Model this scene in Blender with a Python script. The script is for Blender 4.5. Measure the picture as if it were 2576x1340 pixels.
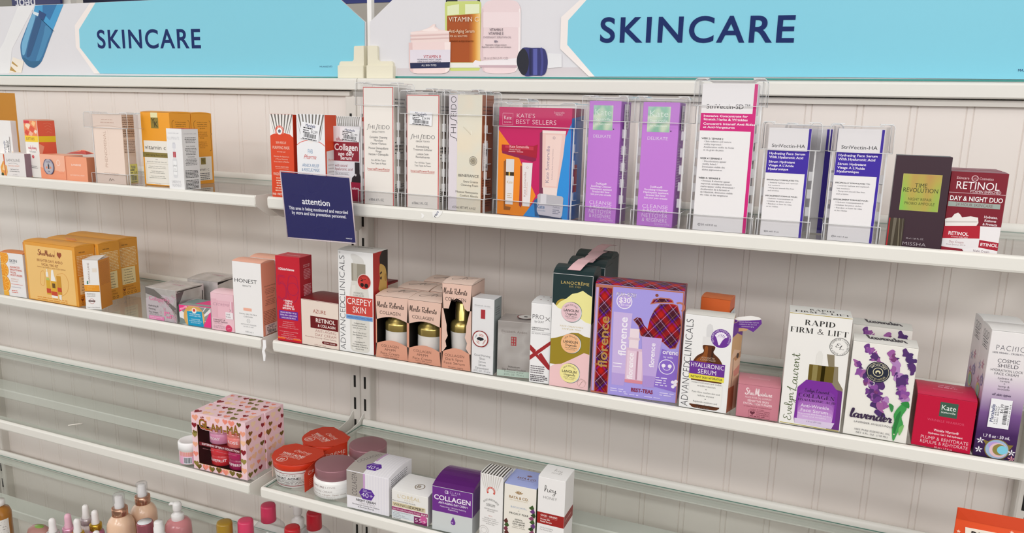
import bpy, math, random
from math import sin, cos, pi, radians, hypot, atan2
from mathutils import Matrix, Vector

SC = bpy.context.scene
COL = SC.collection
for _o in list(bpy.data.objects):
    bpy.data.objects.remove(_o)

# ------------------------------------------------------------------ camera
DATUM = 0.0055                              # carton heights were taken from a level this far under the glass
OZ = 1.15                                   # height of the measuring datum above the shop floor
cam_data = bpy.data.cameras.new('camera')
cam_data.sensor_width = 36.0
cam_data.lens = 36.0 * 1883.06 / 2576.0
cam_data.clip_start = 0.02
cam = bpy.data.objects.new('camera', cam_data)
COL.objects.link(cam)
_r = Vector((0.9252, 0.3786, 0.0265)).normalized()
_f = Vector((-0.3667, 0.9096, -0.1951))
_f = (_f - _r * _f.dot(_r)).normalized()
_d = _f.cross(_r)
_u = -_d
if _u.z < 0:
    _u = -_u
_m = Matrix(((_r.x, _u.x, -_f.x), (_r.y, _u.y, -_f.y), (_r.z, _u.z, -_f.z)))
cam.matrix_world = Matrix.Translation((0.8549, -1.2999, 0.35 + OZ)) @ _m.to_4x4()
SC.camera = cam

# ------------------------------------------------------------------ light and exposure
SC.view_settings.view_transform = 'Standard'
SC.view_settings.look = 'None'
SC.view_settings.gamma = 1.0
SC.view_settings.use_curve_mapping = False
SC.view_settings.exposure = 0.28
SC.cycles.transparent_max_bounces = 32
SC.cycles.max_bounces = 7
SC.cycles.diffuse_bounces = 4
SC.cycles.glossy_bounces = 3
SC.cycles.use_denoising = True
SC.cycles.caustics_reflective = False
SC.cycles.caustics_refractive = False
SC.cycles.sample_clamp_indirect = 4.0

world = bpy.data.worlds.new('store_interior')
SC.world = world
world.use_nodes = True
_bg = world.node_tree.nodes['Background']
_bg.inputs[0].default_value = (1.0, 1.0, 1.0, 1)
_bg.inputs[1].default_value = 1.25


def area_light(name, x, y, z, sx, sy, watts, colour=(1, 0.99, 0.985), aim=None):
    d = bpy.data.lights.new(name, 'AREA')
    d.shape = 'RECTANGLE'
    d.size = sx
    d.size_y = sy
    d.energy = watts
    d.color = colour
    o = bpy.data.objects.new(name, d)
    COL.objects.link(o)
    o.location = (x, y, z)
    if aim is not None:
        o.rotation_euler = (Vector(aim) - Vector((x, y, z))).to_track_quat('-Z', 'Y').to_euler()
    return o


for _y, _w in ((-1.5, 5), (-3.3, 22), (-4.8, 40)):        # rows of ceiling troffers, the farthest added to brighten under the shelves
    for _i in range(3):
        area_light('troffer_and_fill', -0.7 + 2.2 * _i, _y, 3.3, 1.2, 0.6, _w)

# ------------------------------------------------------------------ materials
_mats = {}


def srgb(hx):
    hx = hx.lstrip('#')
    if len(hx) == 3:
        hx = ''.join(c + c for c in hx)
    out = []
    for i in (0, 2, 4):
        c = int(hx[i:i + 2], 16) / 255.0
        out.append(c / 12.92 if c <= 0.04045 else ((c + 0.055) / 1.055) ** 2.4)
    return out + [1.0]


def M(hx, rough=0.42, metal=0.0, spec=0.4, emit=0, vary=0.02):
    """plain printed / painted / moulded surface; roughness varies slightly with a noise"""
    key = (hx, rough, metal, spec, emit)
    if key in _mats:
        return _mats[key]
    m = bpy.data.materials.new('paint_' + hx.strip('#'))
    m.use_nodes = True
    nt = m.node_tree
    b = nt.nodes['Principled BSDF']
    b.inputs['Base Color'].default_value = srgb(hx)
    b.inputs['Metallic'].default_value = metal
    b.inputs['Specular IOR Level'].default_value = spec
    n = nt.nodes.new('ShaderNodeTexNoise')
    n.inputs['Scale'].default_value = 25
    n.inputs['Detail'].default_value = 0
    tc = nt.nodes.new('ShaderNodeTexCoord')
    nt.links.new(tc.outputs['Object'], n.inputs['Vector'])
    r = nt.nodes.new('ShaderNodeMapRange')
    r.inputs['To Min'].default_value = max(0.02, rough - vary)
    r.inputs['To Max'].default_value = rough + vary
    nt.links.new(n.outputs['Fac'], r.inputs['Value'])
    nt.links.new(r.outputs['Result'], b.inputs['Roughness'])
    _mats[key] = m
    return m


def foil(name, stops, rough=0.28, scale=9.0, metal=0.85, stretch=(1, 1, 1)):
    """metallised film whose tint drifts across the sheet"""
    if name in _mats:
        return _mats[name]
    m = bpy.data.materials.new(name)
    m.use_nodes = True
    nt = m.node_tree
    b = nt.nodes['Principled BSDF']
    tc = nt.nodes.new('ShaderNodeTexCoord')
    mp = nt.nodes.new('ShaderNodeMapping')
    mp.inputs['Scale'].default_value = stretch
    n = nt.nodes.new('ShaderNodeTexNoise')
    n.inputs['Scale'].default_value = scale
    n.inputs['Detail'].default_value = 2
    cr = nt.nodes.new('ShaderNodeValToRGB')
    cr.color_ramp.elements.remove(cr.color_ramp.elements[0])
    for k, (p, c) in enumerate(stops):
        e = cr.color_ramp.elements[0] if k == 0 else cr.color_ramp.elements.new(p)
        e.position = p
        e.color = srgb(c)
    nt.links.new(tc.outputs['Object'], mp.inputs['Vector'])
    nt.links.new(mp.outputs['Vector'], n.inputs['Vector'])
    nt.links.new(n.outputs['Fac'], cr.inputs['Fac'])
    nt.links.new(cr.outputs['Color'], b.inputs['Base Color'])
    b.inputs['Metallic'].default_value = metal
    b.inputs['Roughness'].default_value = rough
    _mats[name] = m
    return m


def clear(name, tint=(0.97, 0.97, 0.97), rough=0.03, ior=1.45, milk=0.0, milkcol='#F4F4F6'):
    """clear sheet: straight transmission with a fresnel reflection, optionally slightly milky"""
    if name in _mats:
        return _mats[name]
    m = bpy.data.materials.new(name)
    m.use_nodes = True
    nt = m.node_tree
    for n in list(nt.nodes):
        if n.type != 'OUTPUT_MATERIAL':
            nt.nodes.remove(n)
    out = [n for n in nt.nodes if n.type == 'OUTPUT_MATERIAL'][0]
    t = nt.nodes.new('ShaderNodeBsdfTransparent')
    t.inputs[0].default_value = (*tint, 1)
    g = nt.nodes.new('ShaderNodeBsdfGlossy')
    g.inputs['Roughness'].default_value = rough
    # schlick reflectance from the facing angle, the same on both sides of the sheet
    ge = nt.nodes.new('ShaderNodeNewGeometry')
    dp = nt.nodes.new('ShaderNodeVectorMath')
    dp.operation = 'DOT_PRODUCT'
    nt.links.new(ge.outputs['Normal'], dp.inputs[0])
    nt.links.new(ge.outputs['Incoming'], dp.inputs[1])
    prev = dp.outputs['Value']
    f0 = ((ior - 1) / (ior + 1)) ** 2
    for op, v0, v1 in (('ABSOLUTE', None, 0), ('SUBTRACT', 1.0, None), ('POWER', None, 5.0), ('MULTIPLY', None, 1 - f0), ('ADD', None, f0)):
        mn = nt.nodes.new('ShaderNodeMath')
        mn.operation = op
        mn.use_clamp = True
        for k, v in ((0, v0), (1, v1)):
            if v is None:
                nt.links.new(prev, mn.inputs[k])
            else:
                mn.inputs[k].default_value = v
        prev = mn.outputs[0]
    fr = mn
    mx = nt.nodes.new('ShaderNodeMixShader')
    nt.links.new(fr.outputs[0], mx.inputs[0])
    if milk > 0:
        d = nt.nodes.new('ShaderNodeBsdfDiffuse')
        d.inputs[0].default_value = srgb(milkcol)
        m2 = nt.nodes.new('ShaderNodeMixShader')
        m2.inputs[0].default_value = milk
        nt.links.new(t.outputs[0], m2.inputs[1])
        nt.links.new(d.outputs[0], m2.inputs[2])
        nt.links.new(m2.outputs[0], mx.inputs[1])
    else:
        nt.links.new(t.outputs[0], mx.inputs[1])
    nt.links.new(g.outputs[0], mx.inputs[2])
    nt.links.new(mx.outputs[0], out.inputs[0])
    _mats[name] = m
    return m


def plaid():
    if 'plaid' in _mats:
        return _mats['plaid']
    m = bpy.data.materials.new('plaid_print')
    m.use_nodes = True
    nt = m.node_tree
    N, Lk = nt.nodes, nt.links
    b = N['Principled BSDF']
    b.inputs['Roughness'].default_value = 0.4
    tc = N.new('ShaderNodeTexCoord')
    sx = N.new('ShaderNodeSeparateXYZ')
    Lk.new(tc.outputs['Object'], sx.inputs[0])

    def ma(op, a, bb):
        n = N.new('ShaderNodeMath')
        n.operation = op
        for k, v in ((0, a), (1, bb)):
            if isinstance(v, (int, float)):
                n.inputs[k].default_value = v
            else:
                Lk.new(v, n.inputs[k])
        return n.outputs[0]
    zy = ma('ADD', sx.outputs['Z'], sx.outputs['Y'])
    ramps = []
    for s in (1, -1):
        c = ma('ADD', zy, ma('MULTIPLY', sx.outputs['X'], 1.15 * s))
        fr = ma('FRACT', ma('MULTIPLY', c, 27.0), 0)
        cr = N.new('ShaderNodeValToRGB')
        cr.color_ramp.interpolation = 'CONSTANT'
        st = [(0, '#4A1626'), (.16, '#C9B9DD'), (.19, '#5A1A2A'), (.30, '#B5251F'), (.55, '#7A1E28'),
              (.66, '#5B3F9A'), (.74, '#3A1428'), (.84, '#D9B49A'), (.855, '#3A1428')]
        e = cr.color_ramp.elements
        e.remove(e[0])
        for k, (p, q) in enumerate(st):
            x = e[0] if k == 0 else e.new(p)
            x.position = p
            x.color = srgb(q)
        Lk.new(fr, cr.inputs[0])
        ramps.append(cr.outputs[0])
    mx = N.new('ShaderNodeMix')
    mx.data_type = 'RGBA'
    mx.inputs[0].default_value = 0.5
    Lk.new(ramps[0], mx.inputs[6])
    Lk.new(ramps[1], mx.inputs[7])
    hs = N.new('ShaderNodeHueSaturation')
    hs.inputs['Saturation'].default_value = 1.35
    hs.inputs['Value'].default_value = 1.05
    Lk.new(mx.outputs[2], hs.inputs['Color'])
    Lk.new(hs.outputs[0], b.inputs['Base Color'])
    _mats['plaid'] = m
    return m


# ------------------------------------------------------------------ lettering
_gl = {}


def _raw(s, wt, res):
    cu = bpy.data.curves.new('g', 'FONT')
    cu.body = s
    cu.size = 1
    cu.resolution_u = res
    cu.offset = {0: 0.0, 1: 0.017, 2: 0.034, -1: -0.012, -2: -0.019}[wt]
    ob = bpy.data.objects.new('g', cu)
    me = ob.to_mesh()
    vs = [(v.co.x, v.co.y) for v in me.vertices]
    fs = [tuple(p.vertices) for p in me.polygons]
    ob.to_mesh_clear()
    bpy.data.objects.remove(ob)
    bpy.data.curves.remove(cu)
    return vs, fs


def glyph(ch, wt, res=3):
    k = (ch, wt, res)
    if k not in _gl:
        if ch == ' ':
            _gl[k] = ([], [], 0.30)
        else:
            if ch == 'M' and wt > 0:             # emboldened by overlapping copies
                v0, f0 = _raw(ch, 0, res)
                vs, fs = [], []
                for dx in (-.015 * wt, 0, .015 * wt):
                    n = len(vs)
                    vs += [(p[0] + dx, p[1]) for p in v0]
                    fs += [tuple(i + n for i in q) for q in f0]
            else:
                vs, fs = _raw(ch, wt, res)
            w2 = [v[0] for v in _raw('I' + ch + 'I', 0, 1)[0]]
            w1 = [v[0] for v in _raw('II', 0, 1)[0]]
            _gl[k] = (vs, fs, (max(w2) - min(w2)) - (max(w1) - min(w1)))
    return _gl[k]


CAP = 0.682


def sans(s, wt, track=0.0, res=3):
    """verts in cap-height units, faces, length"""
    V, Fc, x = [], [], 0.0
    for ch in s:
        v, f, a = glyph(ch, wt, res)
        n = len(V)
        V += [((p[0] + x) / CAP, p[1] / CAP) for p in v]
        Fc += [tuple(i + n for i in q) for q in f]
        x += a + track
    return V, Fc


def ribbon(pts, w, taper=None):
    """a stroke of width w (number or list) along points -> verts, faces"""
    n = len(pts)
    V, Fc = [], []
    for i, p in enumerate(pts):
        a = pts[max(0, i - 1)]
        b = pts[min(n - 1, i + 1)]
        dx, dy = b[0] - a[0], b[1] - a[1]
        l = hypot(dx, dy) or 1e-9
        ww = (w[i] if isinstance(w, list) else w) / 2
        V += [(p[0] - dy / l * ww, p[1] + dx / l * ww), (p[0] + dy / l * ww, p[1] - dx / l * ww)]
    for i in range(n - 1):
        Fc.append((2 * i, 2 * i + 1, 2 * i + 3, 2 * i + 2))
    return V, Fc


def crom(P, k=5):
    out = []
    n = len(P)
    for i in range(n - 1):
        p0, p1, p2, p3 = P[max(0, i - 1)], P[i], P[i + 1], P[min(n - 1, i + 2)]
        for j in range(k):
            t = j / k
            out.append(tuple(0.5 * ((2 * p1[c]) + (-p0[c] + p2[c]) * t + (2 * p0[c] - 5 * p1[c] + 4 * p2[c] - p3[c]) * t * t
                                    + (-p0[c] + 3 * p1[c] - 3 * p2[c] + p3[c]) * t ** 3) for c in (0, 1)))
    out.append(P[-1])
    return out


SCRIPT = {
    'a': [[(.4, .42), (.22, .5), (.05, .28), (.12, .02), (.3, .1), (.41, .46), (.4, .1), (.48, 0), (.56, .12)], .55],
    'b': [[(0, .1), (.16, .6), (.2, .95), (.1, 1), (.06, .4), (.1, .05), (.25, .02), (.34, .25), (.26, .44), (.2, .4), (.42, .42)], .42],
    'c': [[(.3, .4), (.2, .5), (.05, .28), (.12, .02), (.36, .12)], .36],
    'd': [[(.38, .42), (.2, .5), (.05, .28), (.12, .02), (.3, .1), (.46, 1), (.42, .5), (.42, .08), (.5, 0), (.58, .12)], .57],
    'e': [[(0, .12), (.22, .26), (.3, .42), (.17, .5), (.06, .28), (.15, .02), (.38, .12)], .37],
    'g': [[(.36, .42), (.2, .5), (.05, .28), (.12, .04), (.3, .12), (.38, .46), (.34, -.1), (.22, -.42), (.06, -.36), (.3, -.05), (.5, .12)], .48],
    'h': [[(0, .1), (.18, .6), (.2, .95), (.1, 1), (.06, .5), (.05, 0), (.1, .3), (.25, .5), (.35, .4), (.36, .1), (.44, 0), (.54, .12)], .53],
    'i': [[(0, .1), (.12, .48), (.1, .1), (.18, 0), (.3, .12)], .29],
    'l': [[(0, .1), (.2, .6), (.22, .95), (.12, 1), (.08, .6), (.1, .1), (.2, 0), (.32, .12)], .31],
    'n': [[(0, .3), (.08, .48), (.1, 0), (.14, .3), (.28, .5), (.36, .4), (.38, .08), (.46, 0), (.56, .12)], .55],
    'o': [[(.2, .5), (.05, .3), (.1, .02), (.28, .05), (.33, .35), (.2, .5), (.3, .42), (.45, .44)], .44],
    'r': [[(0, .2), (.1, .52), (.2, .44), (.28, .42), (.26, .1), (.34, 0), (.44, .12)], .43],
    's': [[(0, .1), (.2, .52), (.26, .25), (.18, .02), (.05, .04), (.2, .0), (.36, .12)], .35],
    't': [[(0, .1), (.16, .5), (.2, .85), (.16, .3), (.18, .03), (.28, .02), (.36, .12)], .35],
    'u': [[(0, .3), (.06, .48), (.06, .12), (.16, 0), (.32, .2), (.36, .48), (.36, .1), (.44, 0), (.54, .12)], .53],
    'v': [[(0, .35), (.08, .48), (.15, .1), (.22, 0), (.36, .2), (.36, .5), (.48, .42)], .47],
    'w': [[(0, .35), (.06, .48), (.1, .08), (.2, .02), (.28, .4), (.3, .08), (.42, .04), (.48, .5), (.6, .42)], .58],
    'y': [[(0, .3), (.06, .48), (.08, .15), (.2, .08), (.34, .46), (.3, -.1), (.2, -.42), (.05, -.4), (.2, -.1), (.46, .12)], .45],
    'E': [[(.5, .85), (.32, 1), (.14, .8), (.32, .55), (.1, .42), (.02, .15), (.2, 0), (.52, .2)], .52],
    'L': [[(0, .6), (.3, .9), (.28, 1), (.16, .5), (.05, .04), (.2, .08), (.5, 0), (.62, .12)], .6],
    'M': [[(0, 0), (.1, .85), (.16, 1), (.28, .15), (.46, 1), (.52, .85), (.5, .1), (.6, 0), (.7, .1)], .7],
    'O': [[(.4, .95), (.15, .9), (.02, .4), (.2, .02), (.5, .2), (.55, .7), (.35, .97), (.5, .85)], .66],
    'R': [[(.12, 0), (.16, .95), (.02, .85), (.4, 1), (.52, .78), (.38, .55), (.15, .5), (.4, .12), (.6, .02)], .6],
    'S': [[(.5, .88), (.32, 1), (.15, .8), (.35, .5), (.42, .2), (.2, 0), (0, .15), (.16, .24)], .52],
    ' ': [[], .3],
}


def script(s, w=.07, thick=.0):
    V, Fc, x = [], [], 0.0
    for ch in s:
        P, a = SCRIPT.get(ch, SCRIPT['n'])
        runs = [P] if P else []
        if ch == 'i':
            runs.append([(.16, .66), (.2, .74)])
        if ch == 't':
            runs.append([(.03, .62), (.34, .66)])
        for R_ in runs:
            q = crom([(p[0] + x, p[1]) for p in R_], 5)
            ws = []
            for i in range(len(q)):
                a0, b0 = q[max(0, i - 1)], q[min(len(q) - 1, i + 1)]
                dy = (a0[1] - b0[1]) / (hypot(b0[0] - a0[0], b0[1] - a0[1]) or 1)
                ws.append(w + thick * max(0, dy))
            v, f = ribbon(q, ws)
            n = len(V)
            V += v
            Fc += [tuple(i + n for i in g) for g in f]
        x += a
    return V, Fc


_TK, _TN = .17, .045
# didone capitals: list of strokes (points, width); serifs are thin horizontals
DIDONE = {
    'A': ([([(.06, 0), (.38, 1)], _TN), ([(.36, 1), (.70, 0)], _TK), ([(.16, .32), (.58, .32)], _TN), ([(-.04, .02), (.18, .02)], .04), ([(.52, .02), (.86, .02)], .04)], .86),
    'C': ([('c', .38, .5, .38, .5, 50, 310, 1)], .80),
    'D': ([([(.14, 0), (.14, 1)], _TK), ('c', .22, .5, .5, .48, -90, 90, 2), ([(0, .02), (.25, .02)], .04), ([(0, .98), (.25, .98)], .04)], .82),
    'E': ([([(.14, 0), (.14, 1)], _TK), ([(0, .02), (.6, .02)], .04), ([(0, .98), (.58, .98)], .04), ([(.14, .52), (.42, .52)], .04), ([(.58, 0), (.6, .25)], .04), ([(.56, 1), (.58, .78)], .04), ([(.42, .42), (.42, .62)], .035)], .70),
    'F': ([([(.14, 0), (.14, 1)], _TK), ([(0, .02), (.3, .02)], .04), ([(0, .98), (.58, .98)], .04), ([(.14, .5), (.42, .5)], .04), ([(.56, 1), (.58, .75)], .04), ([(.42, .4), (.42, .6)], .035)], .66),
    'G': ([('c', .38, .5, .38, .5, 50, 330, 1), ([(.68, .0), (.68, .42)], .13), ([(.5, .42), (.8, .42)], .04)], .86),
    'H': ([([(.14, 0), (.14, 1)], _TK), ([(.66, 0), (.66, 1)], _TK), ([(.14, .5), (.66, .5)], .04)] + [([(a, b), (a + .28, b)], .04) for a in (0, .52) for b in (.02, .98)], .84),
    'I': ([([(.14, 0), (.14, 1)], _TK), ([(0, .02), (.28, .02)], .04), ([(0, .98), (.28, .98)], .04)], .34),
    'L': ([([(.14, 0), (.14, 1)], _TK), ([(0, .02), (.58, .02)], .04), ([(0, .98), (.28, .98)], .04), ([(.56, 0), (.58, .28)], .04)], .66),
    'M': ([([(.1, 0), (.1, 1)], _TN), ([(.12, 1), (.42, .05)], _TK), ([(.42, .03), (.72, 1)], _TN), ([(.80, 0), (.80, 1)], _TK), ([(-.02, .02), (.22, .02)], .04), ([(.66, .02), (.94, .02)], .04), ([(0, .98), (.15, .98)], .04), ([(.7, .98), (.94, .98)], .04)], 1.0),
    'N': ([([(.1, 0), (.1, 1)], _TN), ([(.12, 1), (.64, .02)], _TK), ([(.66, 0), (.66, 1)], _TN), ([(-.02, .02), (.22, .02)], .04), ([(0, .98), (.15, .98)], .04), ([(.54, .98), (.78, .98)], .04)], .84),
    'O': ([('c', .40, .5, .40, .5, 0, 360, 3)], .86),
    'P': ([([(.14, 0), (.14, 1)], _TK), ('c', .22, .735, .38, .25, -90, 90, 2), ([(0, .02), (.3, .02)], .04), ([(0, .98), (.25, .98)], .04)], .66),
    'R': ([([(.14, 0), (.14, 1)], _TK), ('c', .22, .745, .36, .24, -90, 90, 2), ([(.36, .5), (.60, .05)], _TK * .9), ([(.56, .02), (.76, .02)], .04), ([(0, .02), (.28, .02)], .04), ([(0, .98), (.25, .98)], .04)], .78),
    'S': ([('s',)], .62),
    'T': ([([(.35, 0), (.35, 1)], _TK), ([(.2, .02), (.5, .02)], .04), ([(0, .98), (.7, .98)], .04), ([(0, .98), (.02, .74)], .04), ([(.7, .98), (.68, .74)], .04)], .74),
    'U': ([([(.14, .3), (.14, 1)], _TK), ('c', .40, .32, .26, .3, 180, 360, 0), ([(.66, .3), (.66, 1)], _TN), ([(0, .98), (.28, .98)], .04), ([(.54, .98), (.78, .98)], .04)], .82),
    'V': ([([(.1, 1), (.38, 0)], _TK), ([(.38, 0), (.66, 1)], _TN), ([(-.04, .98), (.24, .98)], .04), ([(.54, .98), (.78, .98)], .04)], .76),
    'Y': ([([(.1, 1), (.38, .48)], _TK), ([(.38, .48), (.64, 1)], _TN), ([(.38, 0), (.38, .5)], _TK), ([(.24, .02), (.52, .02)], .04), ([(-.04, .98), (.24, .98)], .04), ([(.52, .98), (.76, .98)], .04)], .76),
    'Z': ([([(.04, .02), (.56, .98)], _TK), ([(0, .98), (.6, .98)], .04), ([(0, .02), (.62, .02)], .04), ([(.62, 0), (.62, .25)], .04), ([(.02, 1), (0, .75)], .04)], .7),
    '&': ([([(.7, .5), (.5, .1), (.3, .0), (.08, .12), (.06, .32), (.3, .55), (.46, .75), (.4, .95), (.26, .97), (.2, .8), (.34, .5), (.8, .02)], .09)], .86),
    ' ': ([], .36),
}


def didone(s):
    V, Fc, x = [], [], 0.0
    for ch in s:
        st, adv = DIDONE.get(ch, DIDONE['I'])
        for t in st:
            if t[0] == 'c':
                _, cx, cy, rx, ry, a0, a1, md = t
                pts, ws = [], []
                for i in range(17):
                    a = radians(a0 + (a1 - a0) * i / 16)
                    w = _TN + (_TK - _TN) * abs(cos(a)) ** 1.4
                    if md == 1 and cos(a) > 0:
                        w = _TN
                    pts.append((cx + (rx - _TK / 3 * abs(cos(a))) * cos(a), cy + (ry - .02) * sin(a)))
                    ws.append(w)
                v, f = ribbon(pts, ws)
            elif t[0] == 's':
                pts = crom([(.5, .76), (.46, .94), (.28, .98), (.1, .84), (.14, .64), (.38, .42), (.5, .22), (.36, .03), (.14, .04), (.04, .24)], 4)
                ws = [_TN + .11 * max(0, 1 - abs(p[1] - .53) / .32) for p in pts]
                v, f = ribbon(pts, ws)
            else:
                v, f = ribbon(t[0], t[1])
            n = len(V)
            V += [(p[0] + x, p[1]) for p in v]
            Fc += [tuple(i + n for i in g) for g in f]
        x += adv + .06
    return V, Fc


def blob(P, k=4):
    """closed smooth outline through points"""
    n = len(P)
    out = []
    for i in range(n):
        p0, p1, p2, p3 = P[i - 1], P[i], P[(i + 1) % n], P[(i + 2) % n]
        for j in range(k):
            t = j / k
            out.append(tuple(0.5 * ((2 * p1[c]) + (-p0[c] + p2[c]) * t + (2 * p0[c] - 5 * p1[c] + 4 * p2[c] - p3[c]) * t * t
                                    + (-p0[c] + 3 * p1[c] - 3 * p2[c] + p3[c]) * t ** 3) for c in (0, 1)))
    return out


# ------------------------------------------------------------------ mesh builder
class MB:
    def __init__(self):
        self.v, self.f, self.mi, self.sm, self.mats = [], [], [], [], []

    def mat(self, m):
        if isinstance(m, str):
            m = M(m)
        if m not in self.mats:
            self.mats.append(m)
        return self.mats.index(m)

    def add(self, vs, fs, m, smooth=False):
        n = len(self.v)
        k = self.mat(m)
        self.v += [tuple(p) for p in vs]
        for q in fs:
            self.f.append(tuple(i + n for i in q))
            self.mi.append(k)
            self.sm.append(smooth)

    def box(self, x0, x1, y0, y1, z0, z1, m, ch=0.0, mm=None):
        """chamfered box; mm maps face letters F R L T B K to materials"""
        mm = mm or {}
        c = min(ch, (x1 - x0) * .45, (y1 - y0) * .45, (z1 - z0) * .45)
        X, Y, Z = (x0, x1), (y0, y1), (z0, z1)
        P = {}
        vs = []
        for i in (0, 1):
            for j in (0, 1):
                for k in (0, 1):
                    sx, sy, sz = (1 - 2 * i) * c, (1 - 2 * j) * c, (1 - 2 * k) * c
                    b = (X[i], Y[j], Z[k])
                    P[i, j, k] = len(vs)
                    vs += [(b[0], b[1] + sy, b[2] + sz), (b[0] + sx, b[1], b[2] + sz), (b[0] + sx, b[1] + sy, b[2])]
        g = lambda i, j, k, a: P[i, j, k] + a
        fc = {'L': [g(0, 0, 0, 0), g(0, 0, 1, 0), g(0, 1, 1, 0), g(0, 1, 0, 0)],
              'R': [g(1, 0, 0, 0), g(1, 1, 0, 0), g(1, 1, 1, 0), g(1, 0, 1, 0)],
              'F': [g(0, 0, 0, 1), g(1, 0, 0, 1), g(1, 0, 1, 1), g(0, 0, 1, 1)],
              'K': [g(0, 1, 0, 1), g(0, 1, 1, 1), g(1, 1, 1, 1), g(1, 1, 0, 1)],
              'B': [g(0, 0, 0, 2), g(0, 1, 0, 2), g(1, 1, 0, 2), g(1, 0, 0, 2)],
              'T': [g(0, 0, 1, 2), g(1, 0, 1, 2), g(1, 1, 1, 2), g(0, 1, 1, 2)]}
        n = len(self.v)
        self.v += vs

        def put(idx, mt):
            self.f.append(tuple(i + n for i in idx))
            self.mi.append(self.mat(mt))
            self.sm.append(False)
        for k, q in fc.items():
            put(q, mm.get(k, m))
        if c > 0:
            for i in (0, 1):
                for j in (0, 1):
                    put([g(i, j, 0, 0), g(i, j, 0, 1), g(i, j, 1, 1), g(i, j, 1, 0)], mm.get('F' if j == 0 else 'K', m))
                for k in (0, 1):
                    put([g(i, 0, k, 0), g(i, 1, k, 0), g(i, 1, k, 2), g(i, 0, k, 2)], mm.get('T' if k else 'B', m))
            for j in (0, 1):
                for k in (0, 1):
                    put([g(0, j, k, 1), g(0, j, k, 2), g(1, j, k, 2), g(1, j, k, 1)], mm.get('F' if j == 0 else 'K', m))
            for i in (0, 1):
                for j in (0, 1):
                    for k in (0, 1):
                        put([g(i, j, k, 0), g(i, j, k, 1), g(i, j, k, 2)], mm.get('F' if j == 0 else 'K', m))

    def lathe(self, prof, m, cx=0, cy=0, seg=36, smooth=True, cap=True, sx=1.0, sy=1.0):
        vs, fs = [], []
        for r, z in prof:
            for i in range(seg):
                a = 2 * pi * i / seg
                vs.append((cx + r * cos(a) * sx, cy + r * sin(a) * sy, z))
        for j in range(len(prof) - 1):
            for i in range(seg):
                i2 = (i + 1) % seg
                fs.append((j * seg + i, j * seg + i2, (j + 1) * seg + i2, (j + 1) * seg + i))
        self.add(vs, fs, m, smooth)
        if cap:
            n = len(prof) - 1
            if prof[0][0] > 1e-5:
                self.add(vs[:seg], [tuple(range(seg - 1, -1, -1))], m)
            if prof[n][0] > 1e-5:
                self.add(vs[n * seg:], [tuple(range(seg))], m)

    def extrude(self, poly, axis, a, b, m, smooth=False):
        """poly of 2D points, extruded along axis ('x': (y,z); 'y': (x,z); 'z': (x,y)) from a to b"""
        def P3(p, t):
            return {'x': (t, p[0], p[1]), 'y': (p[0], t, p[1]), 'z': (p[0], p[1], t)}[axis]
        n = len(poly)
        vs = [P3(p, a) for p in poly] + [P3(p, b) for p in poly]
        fs = [(i, (i + 1) % n, n + (i + 1) % n, n + i) for i in range(n)]
        self.add(vs, fs, m, smooth)
        self.add(vs[:n], [tuple(range(n))], m)
        self.add(vs[n:], [tuple(range(n))], m)

    def tube(self, pts, r, m, seg=8):
        pts = [Vector(p) for p in pts]
        vs, fs = [], []
        n = len(pts)
        for i, p in enumerate(pts):
            t = (pts[min(n - 1, i + 1)] - pts[max(0, i - 1)]).normalized()
            a = t.orthogonal().normalized() if i == 0 else (a - t * a.dot(t)).normalized()
            b = t.cross(a)
            rr = r[i] if isinstance(r, list) else r
            for k in range(seg):
                q = 2 * pi * k / seg
                vs.append(p + (a * cos(q) + b * sin(q)) * rr)
        for i in range(n - 1):
            for k in range(seg):
                k2 = (k + 1) % seg
                fs.append((i * seg + k, i * seg + k2, (i + 1) * seg + k2, (i + 1) * seg + k))
        fs += [tuple(range(seg - 1, -1, -1)), tuple(range((n - 1) * seg, n * seg))]
        self.add(vs, fs, m, True)

    def build(self, name, parent=None, loc=(0, 0, 0), rz=0.0):
        me = bpy.data.meshes.new(name)
        me.from_pydata(self.v, [], self.f)
        for m in self.mats:
            me.materials.append(m)
        me.polygons.foreach_set('material_index', self.mi)
        me.polygons.foreach_set('use_smooth', self.sm)
        me.update()
        o = bpy.data.objects.new(name, me)
        COL.objects.link(o)
        o.location = loc
        o.rotation_euler = (0, 0, rz)
        if parent is not None:
            o.parent = parent
        return o


def tag(o, label, cat, group=None, kind=None):
    o['label'] = label
    o['category'] = cat
    if group:
        o['group'] = group
    if kind:
        o['kind'] = kind
    return o


def empty(name, loc, rz=0.0):
    o = bpy.data.objects.new(name, None)
    o.empty_display_size = 0.02
    COL.objects.link(o)
    o.location = loc
    o.rotation_euler = (0, 0, rz)
    return o


def dup(root, loc, rz, label, group=None):
    """a copy of a thing and of each of its parts and sub-parts"""
    r = root.copy()
    COL.objects.link(r)
    r.location = loc
    r.rotation_euler = (0, 0, rz)
    r['label'] = label
    if group:
        r['group'] = group
    for ch in list(root.children):
        c = ch.copy()
        COL.objects.link(c)
        c.parent = r
        for g in list(ch.children):
            d = g.copy()
            COL.objects.link(d)
            d.parent = c
    return r


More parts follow.
